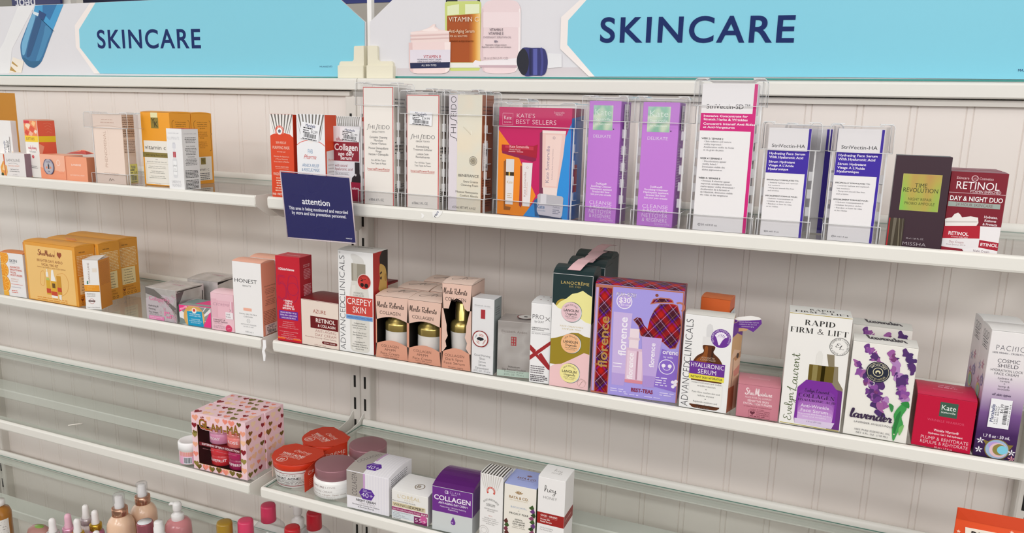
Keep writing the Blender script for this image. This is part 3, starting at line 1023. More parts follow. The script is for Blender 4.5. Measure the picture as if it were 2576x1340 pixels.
RS= [('p', [(0.0678, 0.4251),(0.4728, 0.4251),(0.457, 0.4408),(0.0679, 0.4387)], '#D3CCCF'),('p', [(0.1743, 0.5632),(0.1743, 0.5596),(0.245, 0.5574),(0.2445, 0.5825),(0.174, 0.5851)], '#2A2D33'),('p', [(0.1988, 0.5624),(0.2397, 0.5612),(0.2398, 0.5587),(0.1988, 0.5599)], '#C9C2CC'),('p', [(0.1722, 0.556),(0.1734, 0.5588),(0.1775, 0.5605),(0.2418, 0.5593),(0.246, 0.5578),(0.2475, 0.5548),(0.2488, 0.4407),(0.2453, 0.4348),(0.1865, 0.4337),(0.1817, 0.4369),(0.1739, 0.4894)], '#CBD77E'),('p', [(0.1776, 0.5521),(0.2021, 0.5551),(0.2023, 0.5369),(0.1778, 0.5356)], '#E3EBC0'),('p', [(0.2147, 0.5547),(0.244, 0.5539),(0.2443, 0.5377),(0.215, 0.5369)], '#E6EDC8'),('p', [(0.1771, 0.5347),(0.2464, 0.5371),(0.2477, 0.4496),(0.1841, 0.4497),(0.1777, 0.4857)], '#A8501C'),('p', [(0.2235, 0.5364),(0.2263, 0.5364),(0.2278, 0.4496),(0.2249, 0.4496)], '#AE5A20'),('p', [(0.2263, 0.5364),(0.2292, 0.5365),(0.2307, 0.4496),(0.2278, 0.4496)], '#B8662A'),('p', [(0.2292, 0.5365),(0.2321, 0.5366),(0.2335, 0.4496),(0.2307, 0.4496)], '#C4762E'),('p', [(0.2321, 0.5366),(0.235, 0.5367),(0.2364, 0.4496),(0.2335, 0.4496)], '#D08834'),('p', [(0.235, 0.5367),(0.2378, 0.5368),(0.2392, 0.4496),(0.2364, 0.4496)], '#DB9A44'),('p', [(0.2378, 0.5368),(0.2407, 0.5369),(0.2421, 0.4496),(0.2392, 0.4496)], '#E5AC58'),('p', [(0.2407, 0.5369),(0.2435, 0.537),(0.2449, 0.4496),(0.2421, 0.4496)], '#EDBF74'),('p', [(0.2435, 0.537),(0.2464, 0.5371),(0.2477, 0.4496),(0.2449, 0.4496)], '#F1CB86'),('p', [(0.1841, 0.4491),(0.2482, 0.449),(0.2484, 0.4398),(0.1842, 0.4397)], '#E9E9E2'),('p', [(0.2488, 0.5411),(0.2491, 0.5473),(0.2494, 0.5486),(0.2498, 0.5479),(0.2507, 0.5483),(0.2521, 0.5505),(0.2539, 0.5529),(0.256, 0.5552),(0.2584, 0.557),(0.261, 0.5582),(0.2638, 0.559),(0.267, 0.5595),(0.2706, 0.5599),(0.2748, 0.56),(0.2794, 0.56),(0.2842, 0.5598),(0.2889, 0.5597),(0.2936, 0.5595),(0.2983, 0.5594),(0.3029, 0.5591),(0.307, 0.5587),(0.3106, 0.5583),(0.3138, 0.5577),(0.3166, 0.5568),(0.3191, 0.5556),(0.3213, 0.5536),(0.3231, 0.5512),(0.3246, 0.5487),(0.3257, 0.5462),(0.3265, 0.5453),(0.3268, 0.5454),(0.327, 0.5437),(0.3272, 0.5374),(0.3276, 0.5233),(0.3281, 0.5038),(0.3285, 0.484),(0.3287, 0.4696),(0.3287, 0.4631),(0.3286, 0.4613),(0.3282, 0.4609),(0.3276, 0.4588),(0.3268, 0.4538),(0.3257, 0.4477),(0.3243, 0.4417),(0.3226, 0.4371),(0.3208, 0.4343),(0.3186, 0.4326),(0.316, 0.4316),(0.3127, 0.4307),(0.3084, 0.43),(0.3034, 0.4296),(0.2979, 0.4294),(0.2923, 0.4294),(0.2861, 0.4293),(0.2794, 0.4293),(0.2729, 0.4295),(0.2674, 0.43),(0.2632, 0.4307),(0.2599, 0.4316),(0.2571, 0.433),(0.2548, 0.4352),(0.2528, 0.4385),(0.2513, 0.4427),(0.2501, 0.4472),(0.2492, 0.4518),(0.2485, 0.455),(0.248, 0.4576),(0.2478, 0.4618),(0.2477, 0.4702),(0.2478, 0.4859),(0.2481, 0.5066),(0.2484, 0.5268)], '#EBD6D8'),('p', [(0.2489, 0.5375),(0.2499, 0.5446),(0.2513, 0.5467),(0.2527, 0.5442),(0.2536, 0.5374),(0.2539, 0.5238),(0.2538, 0.5041),(0.2536, 0.4832),(0.2537, 0.4665),(0.2544, 0.4551),(0.2555, 0.4463),(0.2565, 0.4397),(0.2568, 0.4352),(0.2564, 0.4328),(0.2554, 0.4327),(0.2542, 0.4343),(0.253, 0.437),(0.2519, 0.4398),(0.2507, 0.4433),(0.2496, 0.4491),(0.2488, 0.4592),(0.2484, 0.4768),(0.2483, 0.4999),(0.2484, 0.5223)], '#DFC6C9'),('p', [(0.3227, 0.5357),(0.3234, 0.5422),(0.3246, 0.5445),(0.3259, 0.5423),(0.3269, 0.5356),(0.3276, 0.5214),(0.3282, 0.5008),(0.3285, 0.4792),(0.3283, 0.4624),(0.3273, 0.4521),(0.3258, 0.4452),(0.3241, 0.4405),(0.3226, 0.4371),(0.3215, 0.4346),(0.3205, 0.4337),(0.3198, 0.4345),(0.3196, 0.4371),(0.3204, 0.4413),(0.3218, 0.4472),(0.3233, 0.4553),(0.3242, 0.4661),(0.3241, 0.4823),(0.3235, 0.5028),(0.3228, 0.5223)], '#F6ECEC'),('p', [(0.2526, 0.5392),(0.3246, 0.5374),(0.3254, 0.5108),(0.2531, 0.5121)], '#F0DEE0'),('p', [(0.3813, 0.4657),(0.4085, 0.4638),(0.4094, 0.4408),(0.3823, 0.439)], '#E6E6E8'),('p', [(0.2324, 0.4481),(0.2376, 0.4537),(0.2481, 0.4518),(0.322, 0.457),(0.3256, 0.4407),(0.2462, 0.4426),(0.2357, 0.4416)], '#EFE9EC'),('p', [(0.2451, 0.4444),(0.3224, 0.4444),(0.3226, 0.4398),(0.2483, 0.4403)], '#C9AEB6'),('p', [(0.3316, 0.4739),(0.3353, 0.4757),(0.3404, 0.4758),(0.346, 0.4753),(0.3515, 0.4748),(0.3571, 0.4749),(0.3632, 0.4749),(0.3688, 0.4745),(0.3731, 0.4736),(0.3759, 0.4718),(0.3774, 0.4695),(0.3784, 0.4667),(0.3794, 0.4639),(0.3804, 0.461),(0.3813, 0.4579),(0.382, 0.4547),(0.3824, 0.4515),(0.3825, 0.4483),(0.3824, 0.4452),(0.382, 0.4421),(0.3813, 0.439),(0.3805, 0.4357),(0.3795, 0.4323),(0.3779, 0.4293),(0.3753, 0.4271),(0.3712, 0.426),(0.3659, 0.4258),(0.3603, 0.4259),(0.3551, 0.426),(0.3502, 0.4254),(0.3454, 0.4246),(0.3409, 0.4247),(0.3371, 0.4266),(0.3339, 0.4312),(0.3313, 0.4378),(0.3294, 0.445),(0.3283, 0.4516),(0.3278, 0.4579),(0.3281, 0.4643),(0.3293, 0.4699)], '#33356F'),('p', [(0.3456, 0.4731),(0.3505, 0.4734),(0.3521, 0.427),(0.3471, 0.4266)], '#22244E'),('p', [(0.3218, 0.4516),(0.3219, 0.4549),(0.3224, 0.4582),(0.3232, 0.4614),(0.3242, 0.4643),(0.3256, 0.4668),(0.3272, 0.4691),(0.329, 0.4709),(0.3306, 0.4723),(0.3321, 0.4732),(0.3336, 0.4736),(0.3351, 0.4735),(0.3366, 0.4728),(0.3382, 0.4714),(0.3399, 0.4694),(0.3415, 0.4669),(0.3429, 0.4642),(0.344, 0.461),(0.3449, 0.4573),(0.3456, 0.4535),(0.3459, 0.4498),(0.3458, 0.446),(0.3454, 0.4422),(0.3447, 0.4385),(0.3438, 0.4353),(0.3428, 0.4326),(0.3415, 0.4301),(0.3401, 0.4282),(0.3387, 0.427),(0.3371, 0.4266),(0.3354, 0.4268),(0.3337, 0.4276),(0.332, 0.4289),(0.3302, 0.4308),(0.3283, 0.4333),(0.3265, 0.436),(0.325, 0.4389),(0.3238, 0.4419),(0.3228, 0.4451),(0.3221, 0.4484)], '#23242F'),('p', [(0.3673, 0.4729),(0.3678, 0.4749),(0.3689, 0.4756),(0.3702, 0.4749),(0.3712, 0.4729),(0.3721, 0.4691),(0.3729, 0.4636),(0.3736, 0.4575),(0.374, 0.4515),(0.374, 0.4453),(0.3738, 0.4385),(0.3734, 0.4325),(0.3729, 0.4282),(0.372, 0.4259),(0.3708, 0.4251),(0.3696, 0.4257),(0.3689, 0.4278),(0.3689, 0.4321),(0.3694, 0.4383),(0.3699, 0.4452),(0.37, 0.4515),(0.3695, 0.4575),(0.3685, 0.4637),(0.3676, 0.4691)], '#45488C'),('p', [(0.3535, 0.473),(0.3614, 0.4733),(0.363, 0.4271),(0.3551, 0.4267)], '#5A5FA8'),('p', [(0.1003, 0.5064),(0.1222, 0.5089),(0.1377, 0.5133),(0.1475, 0.5196),(0.153, 0.5203),(0.1535, 0.5154),(0.1618, 0.5101),(0.1824, 0.507),(0.1833, 0.4856),(0.1003, 0.4865)], '#EFDAD6'),('p', [(0.1244, 0.5089),(0.1272, 0.51),(0.133, 0.5113),(0.1394, 0.5128),(0.1443, 0.5141),(0.147, 0.5156),(0.1488, 0.5172),(0.15, 0.5185),(0.1508, 0.519),(0.1508, 0.5185),(0.1501, 0.5172),(0.1494, 0.5156),(0.1498, 0.514),(0.1521, 0.5125),(0.1559, 0.5109),(0.159, 0.5094),(0.1596, 0.5083),(0.1567, 0.5075),(0.1514, 0.507),(0.1453, 0.5068),(0.1399, 0.5067),(0.1349, 0.5069),(0.1297, 0.5074),(0.1257, 0.508)], '#F8EAE6'),('p', [(0.099, 0.5059),(0.183, 0.5068),(0.1831, 0.5042),(0.099, 0.5029)], '#F4E2DE'),('p', [(0.0987, 0.5008),(0.1831, 0.5023),(0.1831, 0.4995),(0.0987, 0.4979)], '#DDBFBC'),('p', [(0.0987, 0.4945),(0.1832, 0.4956),(0.1832, 0.493),(0.0987, 0.4917)], '#DDBFBC'),('p', [(0.0954, 0.4866),(0.1859, 0.4871),(0.1857, 0.4444),(0.1839, 0.435),(0.1778, 0.4305),(0.1669, 0.4289),(0.1157, 0.4286),(0.1044, 0.4301),(0.0981, 0.4345),(0.0958, 0.4445)], '#EFD8D6'),('p', [(0.1729, 0.4865),(0.1859, 0.4871),(0.1857, 0.4444),(0.1839, 0.435),(0.1756, 0.4308)], '#F6E6E3'),('p', [(0.0954, 0.4866),(0.1033, 0.4869),(0.1056, 0.4306),(0.0981, 0.4345),(0.0958, 0.4445)], '#E2C4C2'),('p', [(0.0983, 0.4732),(0.1856, 0.4729),(0.1854, 0.4501),(0.0983, 0.4493)], '#E3DCE6'),('p', [(0.0983, 0.4487),(0.1852, 0.4501),(0.1847, 0.4397),(0.099, 0.4383)], '#22294F'),('p', [(0.4385, 0.555),(0.4049, 0.5267),(0.4052, 0.4726),(0.4615, 0.4247),(0.4718, 0.4247),(0.4183, 0.4795),(0.4184, 0.5212),(0.4515, 0.5546)], '#F3EBE7'),('p', [(0.4515, 0.5555),(0.4184, 0.5212),(0.4183, 0.4795),(0.4718, 0.4247),(0.8759, 0.4258),(1.2069, 0.423),(1.1848, 0.5722),(0.4946, 0.6032)], 'TEAL'),('t', [(0.128, 0.4574),(0.1657, 0.4573),(0.1469, 0.4634)], 'VITAMIN E', '#B5343C', 0),('t', [(0.1145, 0.4537),(0.1662, 0.4535),(0.1405, 0.4564)], 'NOURISHING NIGHT CREAM', '#3B3B55', 0),('t', [(0.1146, 0.4498),(0.1658, 0.4497),(0.1403, 0.4523)], 'CRÈME DE NUIT NOURRISSANTE', '#3B3B55', 0),('t', [(0.1238, 0.4426),(0.1562, 0.4426),(0.14, 0.446)], 'ALL SKIN TYPES', '#E8E8F0', 0),('t', [(0.1816, 0.524),(0.2436, 0.5227),(0.2127, 0.5315)], 'VITAMIN C', '#F3E3D0', 0),('t', [(0.1824, 0.5038),(0.2356, 0.503),(0.2091, 0.5093)], 'Anti-Aging Serum', '#F0DDC0', 0),('t', [(0.1847, 0.4958),(0.221, 0.4953),(0.2029, 0.4987)], 'FOR ALL SKIN TYPES', '#F0DDC0', 0),('t', [(0.1859, 0.4871),(0.234, 0.4865),(0.21, 0.4896)], 'RENEWS & REJUVENATES', '#5A2A10', 0),('t', [(0.2663, 0.5056),(0.2934, 0.5051),(0.2798, 0.51)], 'VITAMIN E', '#4A4050', 0),('t', [(0.2644, 0.4989),(0.2945, 0.4984),(0.2794, 0.5034)], 'VITAMINE E', '#4A4050', 0),('t', [(0.254, 0.493),(0.3099, 0.4923),(0.2821, 0.4961)], 'OVERNIGHT SERUM-IN-OIL', '#6A5A68', -1),('t', [(0.2765, 0.4849),(0.2837, 0.4849),(0.28, 0.4889)], '8h', '#2F3060', 0),('t', [(0.259, 0.4798),(0.3012, 0.4794),(0.2801, 0.482)], 'Replenish & recharge moisture', '#3A3040', 0),('t', [(0.2518, 0.4761),(0.3104, 0.4755),(0.2813, 0.4782)], 'Régénère la peau et renforce son hydratation', '#3A3040', 0),('t', [(0.2556, 0.4549),(0.3049, 0.4548),(0.2803, 0.4592)], '28 ml (0.94 US FL OZ)', '#8A7880', -1),('t', [(0.4782, 0.4834),(0.7978, 0.4798),(0.6425, 0.5216)], 'SKINCARE', '#1E2F66', 1),('t', [(1.1088, 0.435),(1.1381, 0.435),(1.1231, 0.4384)], 'MA.AN027.073', '#1E2F66', 0)]


def clip_poly(pts, test, cut):
    out = []
    for i, p in enumerate(pts):
        q = pts[(i + 1) % len(pts)]
        if test(p):
            out.append(p)
        if test(p) != test(q):
            out.append(cut(p, q))
    return out


def sign(x0, x1, z0, z1, art, chl, chr_, label):
    Y = .02
    o = empty('aisle_sign', ((x0 + x1) / 2, Y, z0))
    tag(o, label, 'sign')
    cx = (x0 + x1) / 2
    out = [(x0, z0), (x1, z0)]
    out += [(x1, z1 - .0585), (x1 - .076, z1)] if chr_ else [(x1, z1)]
    out += [(x0 + .076, z1), (x0, z1 - .0585)] if chl else [(x0, z1)]
    pts = [(a - cx, b - z0) for a, b in out]
    mb = MB()
    mb.extrude([(a, b) for a, b in pts], 'y', .0, .004, SGREY)
    # printed art
    k = 0
    for e in art:
        k += 1
        lift = -.0002 - .00005 * k
        if e[0] == 'p':
            pp = [(a, b + OZ) for a, b in e[1]]
            for test, cut in (
                    (lambda p: p[0] >= x0 + .0004, lambda p, q: (x0 + .0004, p[1] + (q[1] - p[1]) * (x0 + .0004 - p[0]) / (q[0] - p[0]))),
                    (lambda p: p[0] <= x1 - .0004, lambda p, q: (x1 - .0004, p[1] + (q[1] - p[1]) * (x1 - .0004 - p[0]) / (q[0] - p[0]))),
                    (lambda p: p[1] >= z0 + .0006, lambda p, q: (p[0] + (q[0] - p[0]) * (z0 + .0006 - p[1]) / (q[1] - p[1]), z0 + .0006)),
                    (lambda p: p[1] <= z1 - .0004, lambda p, q: (p[0] + (q[0] - p[0]) * (z1 - .0004 - p[1]) / (q[1] - p[1]), z1 - .0004))):
                pp = clip_poly(pp, test, cut)
                if len(pp) < 3:
                    break
            if chr_ and len(pp) > 2:
                # slanted corner
                f = lambda p: (p[0] - (x1 - .076)) / .076 + (p[1] - (z1 - .0585)) / .0585 - 1.0

                def cutc(p, q):
                    a, b = f(p), f(q)
                    t = a / (a - b)
                    return (p[0] + (q[0] - p[0]) * t, p[1] + (q[1] - p[1]) * t)
                pp = clip_poly(pp, lambda p: f(p) <= 0, cutc)
            if len(pp) < 3:
                continue
            m = TEAL if e[2] == 'TEAL' else M(e[2], .35, 0, .25)
            mb.add([(a - cx, lift, b - z0) for a, b in pp], [tuple(range(len(pp)))], m)
        else:
            (xa, za), (xb, zb), (xc, zc) = e[1]
            V, Fq = sans(e[2], e[4], .07 if e[2] == 'SKINCARE' else 0, 8 if e[2] == 'SKINCARE' else 3)
            u0, u1 = min(p[0] for p in V), max(p[0] for p in V)
            hc = zc - (za + zb) / 2
            vs = []
            for p in V:
                t = (p[0] - u0) / (u1 - u0)
                vs.append((xa + (xb - xa) * t - cx, lift, za + (zb - za) * t + p[1] * hc + OZ - z0))
            mb.add(vs, Fq, M(e[3], .5, 0, .1))
    mb.build('printed_panel', o)
    s = MB()
    s.box(x0 - cx, x1 - cx, -.0006, .0048, -.0028, 0, SEDGE)
    s.build('acrylic_edge', o)
    return o


sign(-BAY, -.0046, OZ + .4212, OZ + .586, LS, False, True, 'left aqua sign reading SKINCARE with a blue brush picture')
sign(.0068, BAY, OZ + .4235, OZ + .586, RS, True, False, 'right aqua sign reading SKINCARE with pictured jar and bottles')

CREAM = M('#E6E1CC', .4)


def sign_clip(sgn, label):
    mb = MB()
    x = .0045
    poly = [(x, 0), (x + .058, 0), (x + .058, .027), (x + .0575, .031), (x + .054, .034), (x + .027, .034), (x + .0235, .037), (x + .0225, .061), (x + .021, .0635), (x, .064)]
    if sgn < 0:
        poly = [(-a, b) for a, b in poly][::-1]
    mb.extrude(poly, 'y', .0135, .027, CREAM)
    a, b = sorted((sgn * (x - .001), sgn * (x + .060)))
    mb.box(a, b, .009, .03, 0, .026, CREAM, .0015)
    o = mb.build('sign_bracket', None, (0, 0, OZ + .4178))
    tag(o, label, 'bracket')
    return o


sign_clip(-1, 'cream plastic corner bracket holding the left sign')
sign_clip(1, 'cream plastic corner bracket holding the right sign')
_mb = MB()
_mb.box(-.0045, .0055, .02, .032, 0, .165, M('#F4F3F1', .35), .0008)
tag(_mb.build('sign_post', None, (.0006, .006, OZ + .4178)), 'narrow white post between the two signs', 'post')

# things of the shop beyond the signs
NAVY = M('#232A66', .5)
_mb = MB()
_mb.box(-.16, .16, 0, .01, -.085, .2, NAVY)
_c = Canvas(_mb, lambda u, v, o: (-.16 + .32 * u, -o, -.085 + .285 * (1 - v)), .32, .285)
_c.t('beot', .28, .985, .42, .17, '#E8E8F0', wt=1, rot=180)
tag(_mb.build('hanging_sign', None, (-2.54, 1.2, OZ + .884)), 'navy sign with white letters just above the left sign', 'sign')
_mb = MB()
_mb.box(-.04, .04, 0, .03, -.1, .5, M('#EDEBE6'))
tag(_mb.build('white_frame_post', None, (-2.38, 1.22, OZ + .84)), 'white frame upright beside the navy sign above the left sign', 'frame')
_mb = MB()
_mb.box(-1.2, 1.4, 0, .05, 0, .12, M('#2A2E52', .5), .004)
tag(_mb.build('dark_beam', None, (-1.35, 1.45, OZ + .826)), 'dark navy shelf edge beyond the left sign', 'shelf')
_mb = MB()
_mb.box(-.12, .14, 0, .01, 0, .2, M('#23307A', .4))
tag(_mb.build('navy_board', None, (-.77, 1.2, OZ + .754)), 'navy board seen in the gap between the two signs', 'sign')
_mb = MB()
_mb.box(-.5, .5, 0, .02, -.6, .62, M('#8C8A80', .6))
tag(_mb.build('grey_display_board', None, (-3.2, 1.3, OZ + .83)), 'grey board at the top left corner beyond the sign', 'board')
_mb = MB()
_mb.box(-6, 6, 0, .1, -OZ, 3.4 - OZ, M('#D8D3CC', .6))
_o = _mb.build('wall_back', None, (0, 2.6, OZ))
_o['kind'] = 'structure'
_mb = MB()
_mb.box(-6, 6, -5, 2.6, -.05, 0, M('#8E867C', .3))
_o = _mb.build('floor')
_o['kind'] = 'structure'
_mb = MB()
_mb.box(-6, 6, -5, 2.7, 3.4, 3.45, M('#ECE9E4', .8))
_o = _mb.build('ceiling')
_o['kind'] = 'structure'
_mb = MB()
_mb.box(-6, 6, -3.1, -2.9, 0, 1.5, M('#A09A92', .6))  # added unseen across the aisle to block low light from the lower shelves
_o = _mb.build('aisle_light_block')
_o['kind'] = 'structure'


# ================================================================== clear security cases
ACR = clear('clear_acrylic', (.975, .975, .98), .04, 1.46)
ACE = clear('acrylic_rim', (.95, .95, .96), .06, 1.5, milk=.55, milkcol='#FFFFFF')


def security_case(x, y, z, w, d, h, label, rz=0.0, lid=.034, tray=.022, over=.009, teeth=True, group='clear security cases'):
    """clear keeper around a carton: shell, lid cap, tray with a front pocket. x,y: front centre of the carton inside"""
    h -= DATUM
    o = tag(empty('security_case', (x, y, z), rz), label, 'case', group)
    yf = -.0028
    W = w / 2
    # shell: two walls with rack notches and a back
    mb = MB()
    for s in (-1, 1):
        a, b = sorted((s * W, s * (W - .0012)))
        mb.box(a, b, yf + .006, d, .0004, h - .003, ACR)
        mb.box(a - .0003, b + .0003, yf + .0055, yf + .0067, .0004, h - lid, ACE)
        if teeth:
            k = 0
            zz = tray + .006
            while zz < h - lid - .018:
                a2, b2 = sorted((s * (W + .0002), s * (W - .006)))
                mb.box(a2, b2, yf + .010, yf + .0108, zz, zz + .012, ACE)
                mb.box(a2, b2, yf + .010, yf + .022, zz, zz + .0008, ACE)
                zz += .0225
    mb.box(-W, W, d - .0012, d, .0004, h - .003, ACR)
    mb.build('case_shell', o)
    # lid
    mb = MB()
    L = W + over * .5
    n = .0026
    q = .004
    prof = [(-L, h - lid), (-L, h - q), (-L + q * .3, h - q * .3), (-L + q, h), (-L + .3 * L, h), (-L + .38 * L, h - n), (L - .38 * L, h - n), (L - .3 * L, h), (L - q, h), (L - q * .3, h - q * .3), (L, h - q), (L, h - lid)]
    m = len(prof)
    y0, y1 = yf - .0016, d + .002
    vs = [(a, y0, b) for a, b in prof] + [(a, y1, b) for a, b in prof]
    mb.add(vs, [(i, i + 1, m + i + 1, m + i) for i in range(m - 1)], ACR)
    mb.add(vs[:m], [tuple(range(m))], ACR)
    mb.add(vs[m:], [tuple(range(m))], ACR)
    mb.tube([(a, y0, b) for a, b in prof], .0005, ACE, 6)
    mb.tube([(a, y1, b) for a, b in prof], .0005, ACE, 6)
    mb.tube([(-L, y0, h - lid), (L, y0, h - lid)], .0006, ACE, 6)
    for s in (-1, 1):
        mb.tube([(s * L, y0, h - lid), (s * L, y1, h - lid)], .0005, ACE, 6)
        mb.box(s * L * .84 - .010 if s > 0 else -L * .84 - .004, s * L * .84 + .004 if s > 0 else -L * .84 + .010, y0 + .004, y0 + .02, h - .0006, h + .0008, ACE)
    mb.build('case_lid', o)
    # tray
    mb = MB()
    T = W + .0018
    mb.box(-T, T, yf - .0016, yf - .0006, .0004, tray, ACR)
    mb.box(-T, -T + .001, yf - .0006, d, .0004, tray, ACR)
    mb.box(T - .001, T, yf - .0006, d, .0004, tray, ACR)
    mb.tube([(-T, d, tray), (-T, yf - .0012, tray), (T, yf - .0012, tray), (T, d, tray)], .0006, ACE, 6)
    for s in (-1, 1):
        mb.tube([(s * T, yf - .0012, .001), (s * T, yf - .0012, tray)], .0005, ACE, 6)
    mb.build('case_tray', o)
    return o


z1 = ZS[1] + .0003
INK = '#4A4A50'
# ------------------------------------------------------------------ top shelf, left bay
c = Carton('skincare_carton', 'tall plain orange carton at the left end of the top shelf', 'carton', -.8480, -.222, z1, .103, .07, .1714, .02, '#DA9333', T='#F0F1F4')
c.T.r(0, 0, 1, .3, '#2C355E')
c.R.r(0, 0, 1, 1, '#E8A040')
c.done()
c = Carton('skincare_carton', 'white carton with upright price sticker in front of the plain orange carton', 'carton', -.6900, -.262, z1, .0572, .012, .1144, .02, '#EDEAE8')
c.F.p([(.78, .85), (.98, .55), (1, .6), (1, .8), (.9, .92)], '#F0C04A')
c.F.p([(.85, .95), (1, .85), (1, 1), (.8, 1)], '#C9CF62')
c.sub('F', .56, .28, .9, .74).price('$6.99', True, '#EDEBEA')
c.done()
c = Carton('cream_carton', 'small white carton with orange blossom print at the shelf left edge', 'carton', -.6762, -.287, z1, .046, .034, .0490, .03, '#F0EAE4')
c.F.p([(.75, 1), (.7, .6), (.9, .3), (1, .35), (1, .95)], '#E9A24A')
c.F.p([(.8, .7), (.92, .45), (1, .55), (.95, .75)], '#F3D49A')
c.F.p([(.93, 0), (1, 0), (1, 1), (.97, 1)], '#D65A2B')
c.F.e(.8, .93, .08, '#3E4A2C')
c.done()
c = Carton('cream_carton', 'small white cream carton with grey lettering and an arc line', 'carton', -.6229, -.287, z1, .0542, .030, .0521, .05, '#E8E3E1', R='#8E7580', T='#EFEBE9')
c.F.t('LANOLINÉ', .42, .30, .68, .11, '#8A8585')
c.F.s([(.18, .46), (.42, .42), (.66, .46)], .01, '#8A8585')
c.F.t('MANUKA HONEY', .44, .54, .56, .055, '#E59A78')
c.F.ts(['Night Recovery Cream', 'with Lanolin & Manuka Honey'], .45, .68, .085, .045, '#555', wf=[.42, .5])
c.F.ts(['1.7 fl oz', 'MADE IN NEW ZEALAND'], .47, .90, .08, .035, '#666', wf=[.2, .34])
c.F.p([(0, .5), (.08, .55), (.1, .8), (.03, 1), (0, 1)], '#E8A95C')
c.done()
c = Carton('lotion_carton', 'narrow carton with coral leaf print and a yellow band', 'carton', -.5888, -.272, z1, .0388, .0370, .1172, -.015, '#F1EDE8', R='#EE6349', T='#F0B8A0', bulge=.002)
c.F.r(0, 0, 1, .3, '#F08A5A')
for k, (a, b, r_, q) in enumerate([(.3, .1, .2, '#F6D9B8'), (.6, .16, .22, '#E4553A'), (.2, .22, .18, '#D9452F'), (.75, .06, .16, '#F7C58A'), (.5, .24, .16, '#F4B79A'), (.86, .2, .12, '#F2E2D0')]):
    c.F.p([(a - r_, b), (a - .3 * r_, b - r_ * .35), (a + r_, b - .02), (a + .2 * r_, b + r_ * .3)], q)
c.F.r(.02, .0, .45, .055, '#D8323A')
c.F.r(0, .27, 1, .375, '#F6D12B')
c.F.t("BURT'S BEES", .42, .322, .62, .045, '#A87A1F', wt=1)
c.F.t('Truly Glowing', .5, .47, .62, .06, '#E2667A', font='script')
c.F.t('Gel Lotion', .5, .545, .48, .03, '#8A8A92')
c.F.e(.5, .635, .09, '#D9404A', n=6)
c.F.t('V', .5, .635, .06, .02, '#FFFFFF')
c.F.g(.2, .8, .80, 2, .03, .010, '#777', 'c')
c.F.p([(.0, .9), (.3, .97), (.35, 1), (0, 1)], '#F2B27C')
c.R.r(0, .27, 1, .375, '#F6CF2A')
for k in range(4):
    c.R.s([(.35 + .05 * k, .06 + .05 * k), (.6, .04 + .05 * k), (.8, .07 + .05 * k)], .012, '#F49A80')
c.R.p([(0, .4), (.3, .45), (.12, .62), (.25, .75), (0, .8)], '#F6A58A')
c.R.g(.2, .8, .74, 1, .03, .012, '#FBE3DA', 'c')
c.R.e(.35, .83, .1, '#FBE9E2', n=5)
c.R.e(.7, .83, .1, '#FBE9E2', n=8)
c.done()
PCH = '#F2A17D'
c = Carton('cream_carton', 'flat peach carton carrying a round navy ringed sticker', 'carton', -.5160, -.287, z1, .0745, .038, .0535, -.06, '#F3A683', T='#F6B08E')
c.F.r(.0, .0, 1, .62, '#F5B496')
c.F.p([(0, .52), (.3, .6), (.3, 1), (0, 1)], '#F0966E')
c.F.r(.3, .62, 1, 1, '#F19A74')
c.F.t('GLOW', .84, .62, .22, .06, '#F7C9B2')
c.F.t('MAKER', .84, .71, .18, .05, '#EE8C62')
c.F.ring(.74, .3, .07, .02, '#F9D3C2')
s_ = c.sub('F', .15, .18, .58, .78, name='round_sticker')
s_.e(.5, .5, .5, '#3A3D6E', rv=.5)
s_.e(.5, .5, .45, '#A9A6B2')
s_.e(.5, .5, .36, '#B9B4BC')
s_.r(.44, .36, .56, .66, '#22232B')
s_.ring(.5, .36, .05, .03, '#22232B')
s_.e(.32, .56, .07, '#E8835A')
s_.e(.68, .56, .07, '#E8835A')
s_.t('ALARMED', .5, .18, .4, .07, '#3A3D6E', wt=1)
s_.t('ITEM', .5, .82, .22, .07, '#3A3D6E', wt=1)
c.done()
c = Carton('cream_carton', 'flat peach carton with pale lettering and a lifted red-lined flap', 'carton', -.4513, -.287, z1, .0530, .0188, .0523, .05, PCH, R='#D98A66', T='#F4AD8C')
c.F.t('LANEIGE', .5, .32, .46, .07, '#FBE3D8', wt=1)
c.F.t('DAY ESSENTIALS CREAM', .52, .74, .66, .05, '#FBE0D2')
fl = c.part('top_flap')
fl.add([(-.024, .001, .0524), (.0265, .001, .0524), (.0265, .018, .0530), (-.01, .018, .0585), (.014, .010, .0590)], [(0, 1, 2, 4, 3)], M('#C4473C'))
fl.add([(-.02, .004, .0532), (.0265, .017, .0534), (.0265, .0185, .0545), (.0, .0185, .0600)], [(0, 1, 2, 3)], M('#F4AD8C'))
c.done()

# beige carton in a clear case
c = Carton('gift_carton', 'beige carton with upright lettering inside the wide low clear case', 'carton', -.3643, -.285, z1 + .0006, .0725, .0270, .1336, .012, '#EED9CB', R='#E6CDBB', T='#F1E0D6')
c.F.t('PHENOMENAL', .38, .50, .52, .09, '#C7A896', rot=90)
c.F.g(.25, .75, .08, 2, .04, .012, '#D8B8A8', 'c')
c.F.t('skincare gift set', .5, .40, .36, .01, '#D2B5A5', rot=90)
c.F.ts(['organic hair infused cream', 'Hydration, vibrant supplement'], .52, .84, .025, .013, '#B79A8B', wf=[.5, .48])
c.F.s([(.42, .955), (.47, .92), (.5, .95), (.55, .925), (.6, .95)], .012, '#6A5850')
c.F.s([(0, .185), (.3, .165), (.7, .17), (1, .19)], .01, '#D9BFAE')
c.R.g(.06, .98, .04, 5, .024, .010, '#8B6B58', seed=3, fill=.95)
c.R.g(.06, .98, .17, 7, .024, .012, '#6B5145', seed=4, fill=.95)
